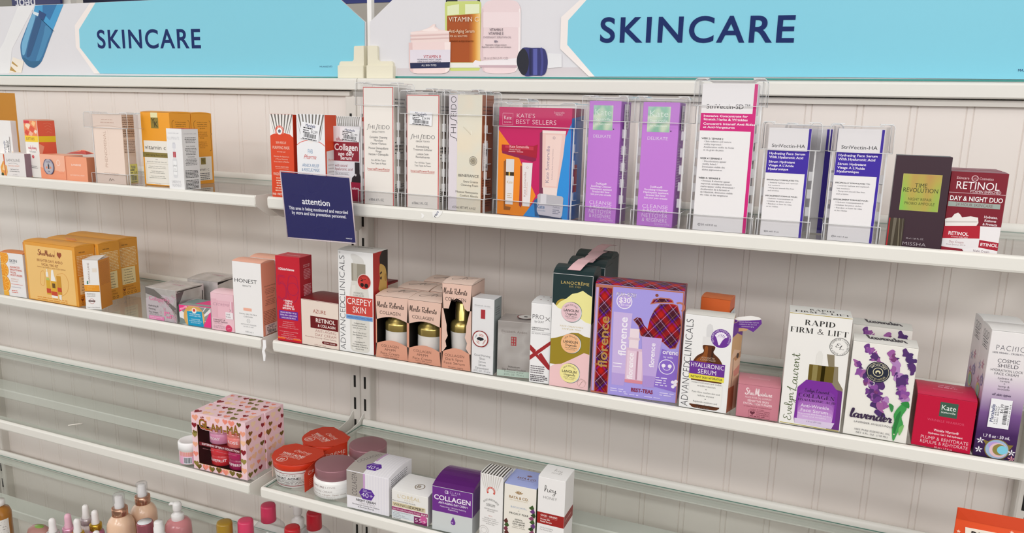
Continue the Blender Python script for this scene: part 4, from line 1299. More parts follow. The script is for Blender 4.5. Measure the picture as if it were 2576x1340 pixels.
c.R.g(.06, .98, .36, 9, .022, .010, '#8B6B58', seed=5, fill=.95)
c.sub('R', .30, .70, 1.0, .98).price('$14.99', False, '#E5DC6A')
c.done()
security_case(-.3665, -.2825, z1, .0880, .0300, .1372, 'wide low clear case around the beige lettered carton', .0, lid=.028, tray=.0195, over=.022, teeth=False)

YO = '#F2A32C'


def yk_art(c):
    F, Rr = c.F, c.R
    F.r(.36, 0, .60, .09, '#E9E2B0')
    F.r(.36, .07, .62, .215, '#8E7C38')
    F.t('Y', .44, .115, .12, .07, '#1F1B10')
    F.t('K', .54, .16, .12, .075, '#1F1B10')
    F.r(.06, .385, 1, .985, '#F3EEE4')
    F.t('vitamin c', .46, .475, .74, .055, '#3C3A38')
    F.r(.0, .545, .92, .612, '#8A7B3E')
    F.t('anti-aging face serum', .48, .578, .72, .026, '#3D3518')
    F.t('with', .48, .64, .08, .012, '#333')
    F.t('glycolic acid - ferulic acid - lactic acid', .48, .672, .68, .014, '#444')
    F.s([(.1, .70), (.1, .965), (.9, .965), (.9, .70), (.1, .70)], .006, '#B9B0A0', smooth=False)
    F.ts(['· Vitamin C targets dark spots,', 'uneven tone and improves lines', '', '· Ferulic Acid supports a', 'luminous, youthful radiance', '', '· Improves skin tone and', 'diminishes the look of wrinkles'], .48, .735, .0225, .0125, '#555', wf=[.6, .62, 0, .46, .52, 0, .5, .58])
    F.t('1 Fl Oz 30 ml', .48, .975, .2, .009, '#666')
    Rr.s([(.2, .1), (.12, .13), (.12, .24), (.08, .26)], .016, '#7A4E12')
    Rr.s([(.86, .1), (.93, .13), (.93, .27), (.97, .29), (.93, .31), (.93, .5), (.86, .53)], .016, '#7A4E12')
    Rr.ts(['K3 Vita-c is a potent', 'antioxidant, visibly', 'reduces the look of', 'age spots'], .52, .125, .027, .013, '#6B4310', wf=[.5, .48, .46, .26])
    Rr.ts(['Ferulic Acid, a natural', 'antioxidant, guards the', 'skin from environmental', 'damage'], .48, .26, .027, .013, '#6B4310', wf=[.52, .52, .56, .22])
    Rr.ts(['Antioxidants work', 'synergistically for', 'effective rejuvenation', 'of the skin'], .48, .40, .027, .013, '#6B4310', wf=[.44, .48, .52, .26])
    Rr.r(0, .61, .9, .95, '#F3EEE4')
    Rr.r(.36, .625, .60, .72, '#8E7C38')
    Rr.t('YK', .48, .67, .16, .05, '#1F1B10')
    Rr.t('vitamin c', .4, .79, .7, .04, '#4A4540')
    Rr.g(.08, .84, .85, 4, .027, .011, '#666', 'c', 8)


c = Carton('serum_carton', 'orange and white face serum carton with gold square, partly hidden by a white carton', 'carton', -.2826, -.252, z1, .0705, .0505, .1395, -.008, YO, bulge=.0022)
yk_art(c)
c.done()
c = Carton('serum_carton', 'orange face serum carton standing behind its twin, side panel showing', 'carton', -.2790, -.1995, z1, .0630, .0510, .1392, -.006, YO, bulge=.0022)
yk_art(c)
c.done()
c = Carton('eye_treatment_carton', 'white slim carton with a dropper bottle picture before the orange cartons', 'carton', -.1962, -.2925, z1, .0364, .0374, .1130, -.023, '#ECEBEB', R='#E9E8E8', T='#C9545C')
F_ = c.F
F_.t('GOLDEN PEARL LABS', .46, .075, .7, .014, '#A9A9B0')
F_.t('ILLUMINATE', .46, .155, .76, .045, '#C2C2C6', wt=-1)
F_.r(.36, .25, .58, .32, '#DADADF')
F_.p([(.38, .25), (.56, .25), (.54, .225), (.40, .225)], '#CFCFD6')
F_.r(.42, .32, .52, .385, '#E2E2E6')
F_.r(.38, .375, .56, .465, '#B23A44')
F_.r(.43, .375, .48, .465, '#D8848A')
F_.p([(.33, .50), (.39, .475), (.55, .475), (.61, .50), (.61, .77), (.55, .80), (.39, .80), (.33, .77)], '#DCDCDE')
F_.p([(.36, .52), (.58, .52), (.58, .75), (.36, .75)], '#F0F0F0')
F_.t('LUMINATE', .46, .60, .26, .024, '#666')
F_.t('PEARL', .46, .655, .16, .012, '#888')
F_.t('FACE SERUM', .46, .69, .24, .013, '#777')
F_.ts(['UNDER EYE', 'TREATMENT'], .5, .865, .06, .043, '#B9B9BE', wf=[.58, .62], wt=-1)
R_ = c.R
R_.t('GOLDEN PEARL LABS', .5, .08, .74, .014, '#A9A9B0')
R_.g(.12, .88, .145, 4, .026, .010, '#777', 'c', 11)
R_.t('PEARL POWDER', .5, .285, .54, .02, '#555')
R_.g(.12, .88, .32, 5, .024, .010, '#777', 'c', 12)
R_.t('NIACINAMIDE', .5, .455, .42, .02, '#555')
R_.g(.12, .88, .49, 5, .024, .010, '#777', 'c', 13)
R_.g(.1, .9, .68, 6, .022, .011, '#444', 'l', 14, .95)
R_.g(.1, .9, .84, 7, .022, .011, '#444', 'l', 15, .95)
c.done()

# ------------------------------------------------------------------ top shelf, right bay
ORG = '#DB4722'
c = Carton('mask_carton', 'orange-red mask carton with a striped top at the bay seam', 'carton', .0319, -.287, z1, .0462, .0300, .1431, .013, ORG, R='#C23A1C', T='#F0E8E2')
F_ = c.F
F_.p([(0, 0), (1, 0), (1, .27), (.86, .235), (.5, .215), (.14, .235), (0, .26)], '#F1EDEA')
for k in range(9):
    a = -.1 + k * .15
    F_.p([(a, 0), (a + .07, 0), (.5 + (a + .035 - .5) * .55, .225), (.5 + (a - .5) * .55, .225)], '#6E6964')
F_.e(.42, .20, .19, '#F4F1EE')
F_.ring(.42, .20, .16, .075, ORG)
F_.arc('FIRST AID BEAUTY', .42, .20, .16, .055, '#F4E9E2', span=250)
F_.e(.42, .20, .07, '#6C6F80', n=5, a0=90, a1=449)
F_.t('SKIN RESCUE', .47, .335, .44, .026, '#F6D9C6')
F_.t('PURIFYING MASK', .47, .395, .74, .034, '#F6D9C6')
F_.t('WITH RED CLAY', .47, .445, .38, .014, '#F6D0BC')
F_.ts(['Minimizes the Appearance', 'of Pores, Removes', 'Excess Sebum & Mattifies', '', 'SAFE FOR SENSITIVE SKIN'], .47, .50, .031, .016, '#F6D0BC', wf=[.66, .54, .66, 0, .58])
F_.r(.2, .645, .76, .648, '#F3C3AA')
F_.t('MASQUE PURIFIANT', .47, .71, .74, .034, '#F6D9C6')
F_.g(.15, .8, .76, 6, .03, .013, '#F3C3AA', 'c', 3)
F_.t('FAB • FIRST AID BEAUTY', .5, .955, .92, .026, '#F8E4D6', wt=1)
c.done()
c = Carton('mask_carton', 'white and blue-lettered mask carton with a heart and an angled price sticker', 'carton', .0897, -.287, z1, .0542, .0333, .1442, .019, '#ECECEE', R='#DE4A22', T='#EDEAE6')
F_ = c.F
for k in range(10):
    a = -.06 + k * .125
    F_.p([(a, 0), (a + .055, 0), (.5 + (a + .0275 - .5) * .6, .29), (.5 + (a - .5) * .6, .29)], '#77726C')
F_.p([(0, .36), (.14, .325), (.35, .302), (.5, .295), (.65, .302), (.86, .325), (1, .36), (1, 1), (0, 1)], '#EFEFF1')
F_.s([(0, .36), (.14, .325), (.35, .302), (.5, .295), (.65, .302), (.86, .325), (1, .36)], .018, ORG)
F_.e(.5, .29, .11, '#F2EFEC')
F_.t('F A B', .5, .28, .2, .03, ORG)
F_.t('FAB', .48, .425, .17, .05, '#6E93B8')
F_.t('Pharma', .48, .49, .44, .05, '#C9463C', sh=.35)
F_.ts(['ARNICA RELIEF', '& RESCUE MASK'], .48, .59, .052, .036, '#5F88B0', wf=[.6, .64])
F_.t('Soothe and De-stress', .48, .705, .6, .022, '#A8B4BE')
F_.p([(.48, .865), (.415, .815), (.42, .79), (.45, .782), (.48, .80), (.51, .782), (.54, .79), (.545, .815)], '#C5352B')
F_.r(.465, .797, .495, .835, '#F2E4E0')
F_.r(.445, .807, .515, .823, '#F2E4E0')
F_.ts(['MASQUE APAISANT ET', 'SOS A L\'ARNICA'], .48, .95, .045, .03, '#5F88B0', wf=[.7, .5])
Rr = c.R
Rr.p([(.12, .42), (1, .40), (1, 1), (.16, 1)], '#E7E4E4')
Rr.t('Pharma', .5, .52, .5, .03, '#D98A7A', sh=.3)
Rr.g(.25, .9, .58, 10, .04, .012, '#B6AFB2')
s_ = c.sub('F', .16, .10, .84, .30, rot=-8)
s_.price('$12.99')
c.done()
c = Carton('mask_carton', 'striped white carton top showing behind the collagen serum carton', 'carton', .1171, -.2200, z1, .0492, .036, .1420, -.008, '#F0EFEF', R='#DE4A22')
for k in range(12):
    c.F.p([(k / 12, 0), (k / 12 + .04, 0), (.5 + (k / 12 + .02 - .5) * .7, .25), (.5 + (k / 12 - .5) * .7, .25)], '#8A867F')
c.done()
c = Carton('serum_carton', 'white and maroon carton lettered Collagen age defy serum', 'carton', .1400, -.262, z1, .0540, .0330, .1264, .012, '#E4E2E6', R='#EBEAEC')
F_ = c.F
F_.t('ultra', .28, .165, .24, .05, '#A32638', wt=1)
F_.r(.04, .205, .96, .46, '#8E1F30')
F_.t('Collagen', .5, .275, .82, .085, '#F6F2F2', wt=1)
F_.ts(['age defy', 'serum'], .5, .362, .056, .05, '#F4EDEE', wf=[.56, .4], wt=1)
F_.ts(['with natural', 'hyaluronic acid'], .10, .52, .048, .038, '#9C4450', wf=[.44, .62], al='l', sh=.2)
F_.p([(.80, .47), (.97, .47), (.97, .62), (1, .66), (1, .74), (.68, .74), (.70, .68), (.80, .64)], '#2A2024')
F_.e(.83, .64, .025, '#D8D2D2', rv=.04)
F_.s([(.1, .612), (.1, .645), (.6, .645), (.6, .612), (.1, .612)], .01, '#9A949A', smooth=False)
F_.t('for all skin types', .35, .628, .42, .02, '#8A848A')
F_.r(.08, .72, .62, .95, '#5D3A6B')
F_.ts(['- helps reduce', 'the look of', 'wrinkles'], .16, .757, .04, .026, '#ECE2EE', wf=[.4, .34, .28], al='l', wt=1)
F_.r(.62, .74, 1, 1, '#9E2440')
F_.t('ultra', .82, .82, .24, .035, '#F2E2E6', wt=1)
Rr = c.R
Rr.t('Collagen', .55, .86, .9, .05, '#3A3438', wt=1)
Rr.t('age defy', .55, .92, .6, .035, '#3A3438')
Rr.r(0, .97, 1, 1, '#8E1F30')
s_ = c.sub('F', .30, .02, 1.0, .19, rot=-5)
s_.price('$5.99')
c.done()

PAP = '#EDE7E0'


def white_red(c, name, lines, rest, tail, v0):
    F_ = c.F
    t = .022
    F_.r(0, 0, 1, .009, '#C5302F')
    F_.r(0, 0, t, 1, '#C5302F')
    F_.r(1 - t * 1.4, 0, 1, 1, '#C5302F')
    ink = '#4B4A4C'
    for x in (.12, .41):
        F_.s([(x, v0 + .024), (x + .03, v0 + .018), (x + .045, v0), (x + .06, v0 - .018), (x + .09, v0 - .023)], .013, ink)
    F_.t('HI', .295, v0, .15, .034, ink, wt=-1)
    F_.t('EIDO', .69, v0, .36, .034, ink, wt=-1)
    F_.t('GINZA TOKYO', .5, v0 + .04, .42, .014, INK)
    v = v0 + .085
    for l in lines:
        if l:
            F_.t(l, .5, v, min(.74, len(l) * .0325), .0185, '#59585C')
        v += .0265 if l else .012
    for l in rest:
        F_.t(l, .5, v + .012, len(l) * .0265, .015, '#68676B')
        v += .026
    F_.t('InternalPowerResist', .5, v + .035, .74, .020, '#C4574E')
    F_.r(.14, v + .050, .86, v + .0525, '#C4574E')
    F_.t(tail, .42, .955, .5, .022, '#7A7A7E')
    c.R.g(.1, .9, .10, 3, .03, .01, '#555', seed=2)
    c.R.g(.1, .9, .46, 4, .03, .01, '#555', seed=3)
    c.R.g(.1, .95, .82, 7, .018, .008, '#555', seed=4)


zc = z1 + .0006
c = Carton('cleanser_carton', 'tallest white red-edged cleanser carton, first clear case from the bay seam', 'carton', .2147, -.283, zc, .0544, .0400, .1880, .01, PAP, R='#E4DDD4')
white_red(c, '', ['Complete Cleansing', 'Microfoam', 'Cleanse + Remove', '', 'Mousse Démaquillante', 'Visage', 'Nettoie + Démaquille', ''], ['For All Skin Types', 'Tous Types de Peaux'], 'e180mL 6 FL. OZ.', .335)
c.done()
security_case(.2150, -.283, z1, .0680, .0430, .1945, 'clear case around the tallest white red-edged carton beside the seam', .01)
c = Carton('softener_carton', 'white red-edged softener carton with a price sticker, in the second clear case', 'carton', .2932, -.283, zc, .0564, .0400, .1771, -.008, PAP, R='#E4DDD4')
white_red(c, '', ['Revitalizing', 'Treatment Softener', '', 'Lotion Soin', 'Revitalisante', ''], ['For All Skin Types', 'Tous Types de Peaux'], 'e150mL 5 FL. OZ.', .365)
s_ = c.sub('F', .10, .145, .80, .265, rot=-3)
s_.price('$24.99')
c.done()
security_case(.2940, -.283, z1, .0680, .0430, .1835, 'clear case around the red-edged carton that has a price sticker', -.008)

PEARL = foil('pearl_card', [(0, '#E6D8BE'), (.35, '#EBDFC8'), (.5, '#E4DFCE'), (.62, '#EBDDC6'), (.8, '#E7DAD0'), (1, '#EADBBE')], .42, 14, .08)
c = Carton('cleansing_foam_carton', 'pearly beige carton with tall upright brand lettering, third clear case', 'carton', .3640, -.283, zc, .0585, .0330, .1783, -.13, PEARL, R='#A9603C')
F_ = c.F
F_.r(0, 0, .27, 1, '#E2DAE0')
for y in (.385, .235):
    F_.s([(.26, y + .01), (.24, y - .012), (.15, y - .022), (.07, y - .032), (.05, y - .052)], .016, '#4A464A')
F_.t('HI', .15, .290, .075, .17, '#4A464A', wt=-1, rot=90)
F_.t('EIDO', .15, .100, .17, .17, '#4A464A', wt=-1, rot=90)
F_.ring(.76, .555, .11, .014, '#7A7266')
F_.e(.76, .555, .085, '#BDB29B')
for k in range(6):
    F_.ring(.76 + .05 * cos(k * pi / 3), .555 - .05 * sin(k * pi / 3) * .33, .035, .009, '#7A7266', 14)
F_.t('BENEFIANCE', .63, .685, .62, .023, '#4F4A46')
F_.ts(['Extra Creamy', 'Cleansing Foam', '', 'Mousse Nettoyante', 'Confort Absolu'], .92, .735, .031, .018, '#625C56', wf=[.44, .52, 0, .68, .55], al='r')
F_.t('e125mL NET WT. 4.4 OZ', .5, .965, .72, .02, '#6F6A68')
F_.s([(.45, .27), (.6, .31), (.68, .335)], .012, '#C9BFA8')
F_.s([(.68, .30), (.72, .335)], .02, '#F5EFE0')
c.R.g(.1, .9, .10, 3, .03, .01, '#6A3A22', seed=2)
c.R.g(.1, .9, .70, 12, .022, .009, '#6A3A22', seed=3)
s_ = c.sub('R', .02, .40, .5, .64, name='security_sticker')
s_.r(0, 0, 1, 1, '#E9E4E2')
s_.bars(.3, .1, .8, .9, '#33303A', vert=True)
c.done()
security_case(.3640, -.283, z1, .0690, .0360, .1835, 'clear case around the pearly beige cleansing foam carton', -.13)

# kit carton
c = Carton('skincare_kit_carton', 'magenta, orange and blue kit carton in the widest clear case', 'carton', .4735, -.283, zc, .1170, .0400, .1617, -.12, '#C6175F', R='#4A3FA6', T='#B9B4BE')
F_ = c.F
F_.p([(0, .21), (.0, 1), (.40, 1), (.55, .80), (.30, .46)], '#F08A1E')
F_.p([(1, .13), (.86, .37), (.80, .56), (.62, .77), (.38, 1), (1, 1)], '#2D8FDB')
F_.t('KATE\'S', .38, .075, .25, .038, '#F3D7DF', wt=-1)
F_.t('BEST SELLERS', .52, .13, .55, .040, '#F3D7DF', wt=-1)
F_.s([(.055, .055), (.055, .16), (.20, .16), (.20, .055), (.055, .055)], .004, '#EBB3C4', smooth=False)
F_.t('Kate', .128, .095, .105, .033, '#F3D7DF')
F_.t('Somerville', .128, .135, .1, .014, '#F3D7DF')
F_.ts(['Somerville', 'PRFD'], .83, .04, .02, .018, '#E2A9BB', wf=[.14, .09])
F_.p([(.05, .385), (.53, .40), (.54, .475), (.49, .49), (.06, .425)], '#8E1546')
F_.p([(.05, .345), (.50, .345), (.555, .33), (.545, .455), (.50, .45), (.05, .40)], '#A81030')
F_.p([(.10, .35), (.50, .352), (.50, .385), (.10, .372)], '#C43048')
F_.t('Kate Somerville', .30, .358, .27, .024, '#F1C9CE')
F_.t('Wrinkle Warrior', .24, .386, .16, .015, '#F1C9CE')
F_.g(.15, .42, .405, 1, .02, .008, '#E0A0A8')
# tube
F_.p([(.58, .225), (.60, .79), (.67, .84), (.63, .20)], '#78304E')
F_.p([(.615, .20), (.93, .20), (.905, .42), (.845, .72), (.635, .72)], '#EBC6BE')
F_.p([(.66, .24), (.88, .24), (.83, .70), (.68, .70)], '#F0D3CB')
F_.p([(.645, .715), (.845, .715), (.835, .815), (.655, .815)], '#EDDAD4')
F_.p([(.615, .20), (.93, .20), (.928, .225), (.616, .225)], '#F3E3DD')
F_.t('Kate Somerville', .70, .505, .33, .045, '#8E7F96', rot=90)
F_.t('ExfoliKate Daily Foaming Cleanser', .765, .50, .28, .014, '#A9909A', rot=90)
F_.ring(.775, .265, .014, .006, '#A9909A', 12)
# slim bottle and small tube
F_.p([(.085, .50), (.12, .48), (.12, .92), (.20, .925), (.19, .955), (.10, .955)], '#9A5A20')
F_.p([(.12, .475), (.235, .475), (.235, .60), (.12, .60)], '#DCD9DA')
F_.p([(.12, .595), (.235, .595), (.235, .63), (.12, .63)], '#3A2A10')
F_.p([(.16, .595), (.18, .595), (.18, .63), (.16, .63)], '#D9B24A')
F_.p([(.118, .63), (.237, .63), (.23, .90), (.12, .90)], '#E8E4E4')
F_.t('Kate', .178, .69, .08, .025, '#C9A96A')
F_.g(.14, .22, .80, 3, .018, .007, '#C9B59A', 'c')
F_.p([(.325, .53), (.345, .53), (.36, .89), (.345, .92), (.32, .90)], '#9A3A40')
F_.p([(.35, .50), (.495, .50), (.475, .86), (.365, .86)], '#E9E2E2')
F_.p([(.365, .86), (.475, .86), (.47, .905), (.368, .905)], '#F1ECEC')
F_.t('Kate Somerville', .395, .70, .23, .028, '#B58C86', rot=90)
F_.t('ExfoliKate', .425, .74, .12, .014, '#D9A08E', rot=90)
F_.ring(.425, .545, .012, .005, '#C9A9A9', 12)
# jar
F_.p([(.53, .845), (.60, .80), (.61, .99), (.55, .99)], '#2E5E90')
F_.p([(.575, .79), (.60, .775), (.91, .785), (.93, .80), (.925, .87), (.58, .87)], '#B9B6BC')
F_.p([(.62, .775), (.70, .775), (.70, .87), (.62, .87)], '#D6D3D8')
F_.p([(.57, .87), (.93, .87), (.92, .96), (.90, .985), (.60, .97), (.575, .94)], '#CFCBD6')
F_.t('Kate', .625, .895, .11, .034, '#5C7EA8', wt=1)
F_.t('somerville', .635, .93, .11, .015, '#7A90B0')
F_.t('DeliKate', .84, .89, .09, .015, '#666A80')
F_.g(.79, .9, .915, 3, .016, .007, '#7A7E92')
F_.p([(.60, .97), (.92, .985), (.93, 1), (.62, 1)], '#3A4560')
c.R.p([(0, .09), (1, .06), (1, 1), (0, 1)], '#2D7FD0')
c.R.p([(0, 0), (1, 0), (1, .06), (0, .09)], '#C6175F')
c.R.p([(.3, .5), (.6, .5), (.6, .75), (.3, .75)], '#A81030')
c.done()
security_case(.4735, -.283, z1, .1225, .0430, .1690, 'widest clear case, around the magenta and orange kit carton', -.12)

LIL = '#C27BD6'
HOLO = foil('holographic_green', [(0, '#BFE0D2'), (.3, '#A9C9B8'), (.45, '#D8E4CC'), (.55, '#8FC0A8'), (.7, '#D9D8E6'), (1, '#9FC7A0')], .25, 30, .55)


def lilac(c):
    F_ = c.F
    F_.r(.14, .035, .76, .235, HOLO)
    F_.t('Kate', .45, .09, .5, .05, '#E3EDE6', wt=-1)
    F_.t('Somerville', .45, .145, .48, .02, '#E9F1EC')
    F_.t('Skin Health Experts', .45, .185, .48, .012, '#E9F1EC')
    F_.e(.80, .225, .018, '#3A2A48')
    F_.t('DELIKATE', .45, .285, .56, .024, '#DFD0EA')
    F_.ts(['DeliKate®', 'Soothing Cleanser', 'Nettoyant apaisant', 'Stressed Skin Saver', 'Soin pour peau stressée'], .5, .675, .0225, .0155, '#F1E2F6', wf=[.34, .66, .70, .56, .66], wt=1)
    F_.ts(['CLEANSE', '& RECOVER', 'NETTOYER', '& RÉGÉNÉRE'], .5, .835, .037, .030, '#F1E2F6', wf=[.72, .70, .72, .70], wt=-1)
    F_.t('Somerville', .72, .975, .42, .018, '#DDBFE8')
    c.R.ts(['SOAP', 'FREE', 'SANS SAVON'], .5, .30, .03, .016, '#E6D0F0', wf=[.3, .3, .6])
    c.R.g(.15, .85, .38, 14, .022, .009, '#DDBFE8', seed=6)
    c.R.ts(['APPLY', 'DAILY'], .5, .75, .03, .016, '#E6D0F0', wf=[.3, .3])
    s = c.sub('R', .25, .02, .75, .22, name='security_sticker')
    s.r(0, 0, 1, 1, '#EDE4F0')
    s.bars(.25, .25, .85, .95, '#2B2833', vert=True)


c = Carton('cleanser_carton', 'lilac cleanser carton, the one turned more to its side, nearer the kit carton', 'carton', .5760, -.283, zc, .0465, .0390, .1725, -.12, LIL, R='#A95BC4', T='#D9B8E2')
lilac(c)
c.done()
security_case(.5770, -.283, z1, .0580, .0430, .1800, 'clear case around the lilac carton nearer the magenta kit', -.12)
c = Carton('cleanser_carton', 'lilac cleanser carton facing straight out, nearer the tall pink-striped carton', 'carton', .6530, -.283, zc, .0490, .0390, .1722, -.02, LIL, R='#A95BC4', T='#D9B8E2')
lilac(c)
c.done()
security_case(.6545, -.283, z1, .0640, .0430, .1800, 'clear case around the lilac carton beside the tallest case', -.02)


def strip(c, colr, title, lines, body, tail, r0, r1):
    F_ = c.F
    F_.r(.935, 0, 1, 1, colr)
    F_.r(.0, r0, 1, r1, colr)
    F_.t(title, .49, r0 - .045, .78, .030, '#2E2C30')
    n = len(lines)
    k = (r1 - r0) / (n + .9)
    v = r0 + k * .75
    for i, (l, w) in enumerate(lines):
        if i == 2:
            F_.r(.08, v - k * .62, .86, v - k * .60, '#F0E4EE')
            v += k * .3
        F_.t(l, .06, v, w, k * .58, '#F6F0F6', al='l', wt=1)
        v += k * .95
    v = body[0]
    for l, w, b in body[1]:
        if l:
            F_.t(l, .05 if b else .10, v, w, .0115, '#3A383C' if b else '#6A686E', al='l', wt=1 if b else 0)
            if b == 0 and l[0] == '•':
                pass
        v += body[2]
    F_.t(tail, .30, .957, .32, .013, '#6E6C72')
    F_.ring(.125, .957, .022, .008, '#55535A', 16, 40, 320)
    c.R.g(.2, .8, .42, 3, .05, .02, '#8A8890', seed=4)
    c.R.bars(.3, .7, .7, .8, '#55535C', vert=True)


WP = '#ECE9EA'
c = Carton('concentrate_carton', 'tall white carton with magenta band and edge stripe, the tallest case', 'carton', .7395, -.283, zc, .0690, .0400, .1968, .017, WP, R='#E3DEE2', T='#D8548E')
strip(c, '#D01879', 'StriVectin-SD™', [('Intensive Concentrate for', .80), ('Stretch Marks & Wrinkles', .80), ('Concentré Intensif Anti-Rides', .94), ('et Anti-Vergetures', .58)],
      (.365, [('WEEK 2 / SEMAINE 2', .40, 1), ('• Skin radiance and texture', .50, 0), ('visibly improved /', .34, 0), ('Amélioration visible de l\'éclat', .56, 0), ('et du grain de peau', .37, 0), ('', 0, 0), ('', 0, 0),
              ('WEEK 4 / SEMAINE 4', .40, 1), ('• Discolorations appear', .44, 0), ('visibly faded /', .28, 0), ('Diminution visible des', .42, 0), ('tâches pigmentaires', .37, 0), ('', 0, 0), ('', 0, 0),
              ('WEEK 8 / SEMAINE 8', .40, 1), ('• Firmness & elasticity appear', .54, 0), ('improved, wrinkles and stretch', .57, 0), ('marks appear visibly diminished /', .63, 0), ('Amélioration de la fermeté et', .54, 0), ('de l\'élasticité, diminution visible', .60, 0), ('des rides et des vergetures', .52, 0)], .0192), '120 ml/4 fl oz', .195, .312)
c.done()
security_case(.7400, -.283, z1, .0800, .0430, .2035, 'tallest clear case, around the white carton with magenta band', .017)


def hydr(c):
    strip(c, '#3A1FA0', 'StriVectin-HA', [('Hydrating Face Serum', .84), ('With Hyaluronic Acid', .80), ('Sérum Hydratant', .62), ('Visage A L\'Acide', .60), ('Hyaluronique', .48)],
          (.475, [('SPECIFICALLY FORMULATED TO:', .76, 1), ('• Instantly hydrate and replenish', .70, 0), ('lost moisture', .28, 0), ('• Plump and smooth fine lines', .62, 0), ('and wrinkles', .27, 0), ('', 0, 0), ('SPECIALEMENT FORMULÉ POUR :', .78, 1), ('• Hydrater instantanément et', .62, 0), ('revitaliser les peaux sèches', .58, 0), ('• Repulper et lisser les rides', .60, 0), ('et les ridules', .28, 0)], .0247), '30 ml/1 fl oz', .205, .41)


c = Carton('serum_carton', 'white carton with violet band, beside the tallest clear case', 'carton', .8169, -.283, zc, .0507, .0400, .1432, .006, WP, R='#DAD6E2', T='#CBC5DC')
hydr(c)
c.done()
_case_a = security_case(.8185, -.283, z1, .0620, .0430, .1510, 'clear case around the violet-banded carton beside the tallest case', .006)
c = Carton('serum_carton', 'white carton with violet band, beside the dark brown carton', 'carton', .8985, -.283, zc, .0518, .0400, .1446, .006, WP, R='#DAD6E2', T='#CBC5DC')
hydr(c)
c.done()
dup(_case_a, (.8990, -.283, z1), .006, 'clear case around the violet-banded carton beside the dark brown carton', 'clear security cases')

# second row of cases behind the first
c = Carton('serum_carton', 'violet-striped white carton behind the violet-banded one, half hidden', 'carton', .842, -.2240, zc, .0500, .0380, .1432, .0, WP, R='#3A1FA0', T='#3A1FA0')
c.F.r(.86, 0, 1, 1, '#3A1FA0')
c.done()
security_case(.8440, -.2240, z1, .0620, .0400, .1500, 'clear case in the back row behind the violet-banded carton', 0)
for x, y, w, h, top, lb in ((.2420, -.2200, .066, .189, '#C5302F', 'tallest white red-edged carton'), (.3230, -.2200, .064, .188, '#C5302F', 'white softener carton'), (.3980, -.2120, .070, .1760, '#E8D9B8', 'pearly beige carton')):
    c = Carton('cleanser_carton', 'carton in a clear case standing behind the %s' % lb, 'carton', x, y, zc, w - .013, .036, h - .0070, 0, PAP, R='#D9D0C6', T=top)
    c.T.r(.06, .1, .94, .9, PAP)
    c.done()
    security_case(x, y, z1, w, .0390, h, 'clear case in the back row behind the %s' % lb, 0)

BRN = '#3B2530'
IRID = foil('iridescent_green', [(0, '#8FD65A'), (.35, '#7ED65C'), (.48, '#C4B25A'), (.56, '#C98E5C'), (.66, '#86D860'), (1, '#A8DA5A')], .3, 22, .3, stretch=(1, 1, .25))
c = Carton('ampoule_carton', 'dark brown carton with a green foil square and a clear base window', 'carton', .9690, -.287, z1, .0590, .0361, .1157, -.06, BRN, R='#2B1A22', L='#B9B4B2', T='#3A3A40')
F_ = c.F
F_.r(.17, .195, .86, .59, IRID)
F_.s([(.17, .195), (.17, .59), (.86, .59), (.86, .195), (.17, .195)], .006, '#C9C470', smooth=False)
F_.ts(['TIME', 'REVOLUTION'], .51, .315, .052, .045, '#33381C', wf=[.22, .62])
F_.ts(['NIGHT REPAIR', 'PROBIO AMPOULE'], .52, .465, .046, .030, '#4A5A24', wf=[.42, .54])
F_.t('50 ml / 1.69 FL. OZ.', .52, .895, .32, .017, '#B9AEB4')
F_.t('MISSHA', .52, .955, .42, .036, '#B9AEB4', wt=-1)
w_ = c.sub('F', .0, .68, .30, 1.0, name='base_window', lift=.0010)
w_.r(0, 0, 1, 1, M('#4A4238', .15))
w_.r(0, 0, .1, 1, '#B0252A')
w_.p([(.3, 0), (.5, 0), (.42, 1), (.3, 1)], '#6E6658')
w_.p([(.62, 0), (.68, 0), (.8, 1), (.74, 1)], '#7A725E')
w_.p([(.85, 0), (.9, 0), (.95, 1), (.9, 1)], '#665E50')
c.done()
RED = '#7E1226'
SILV = M('#A9B5AE', .35, .3)


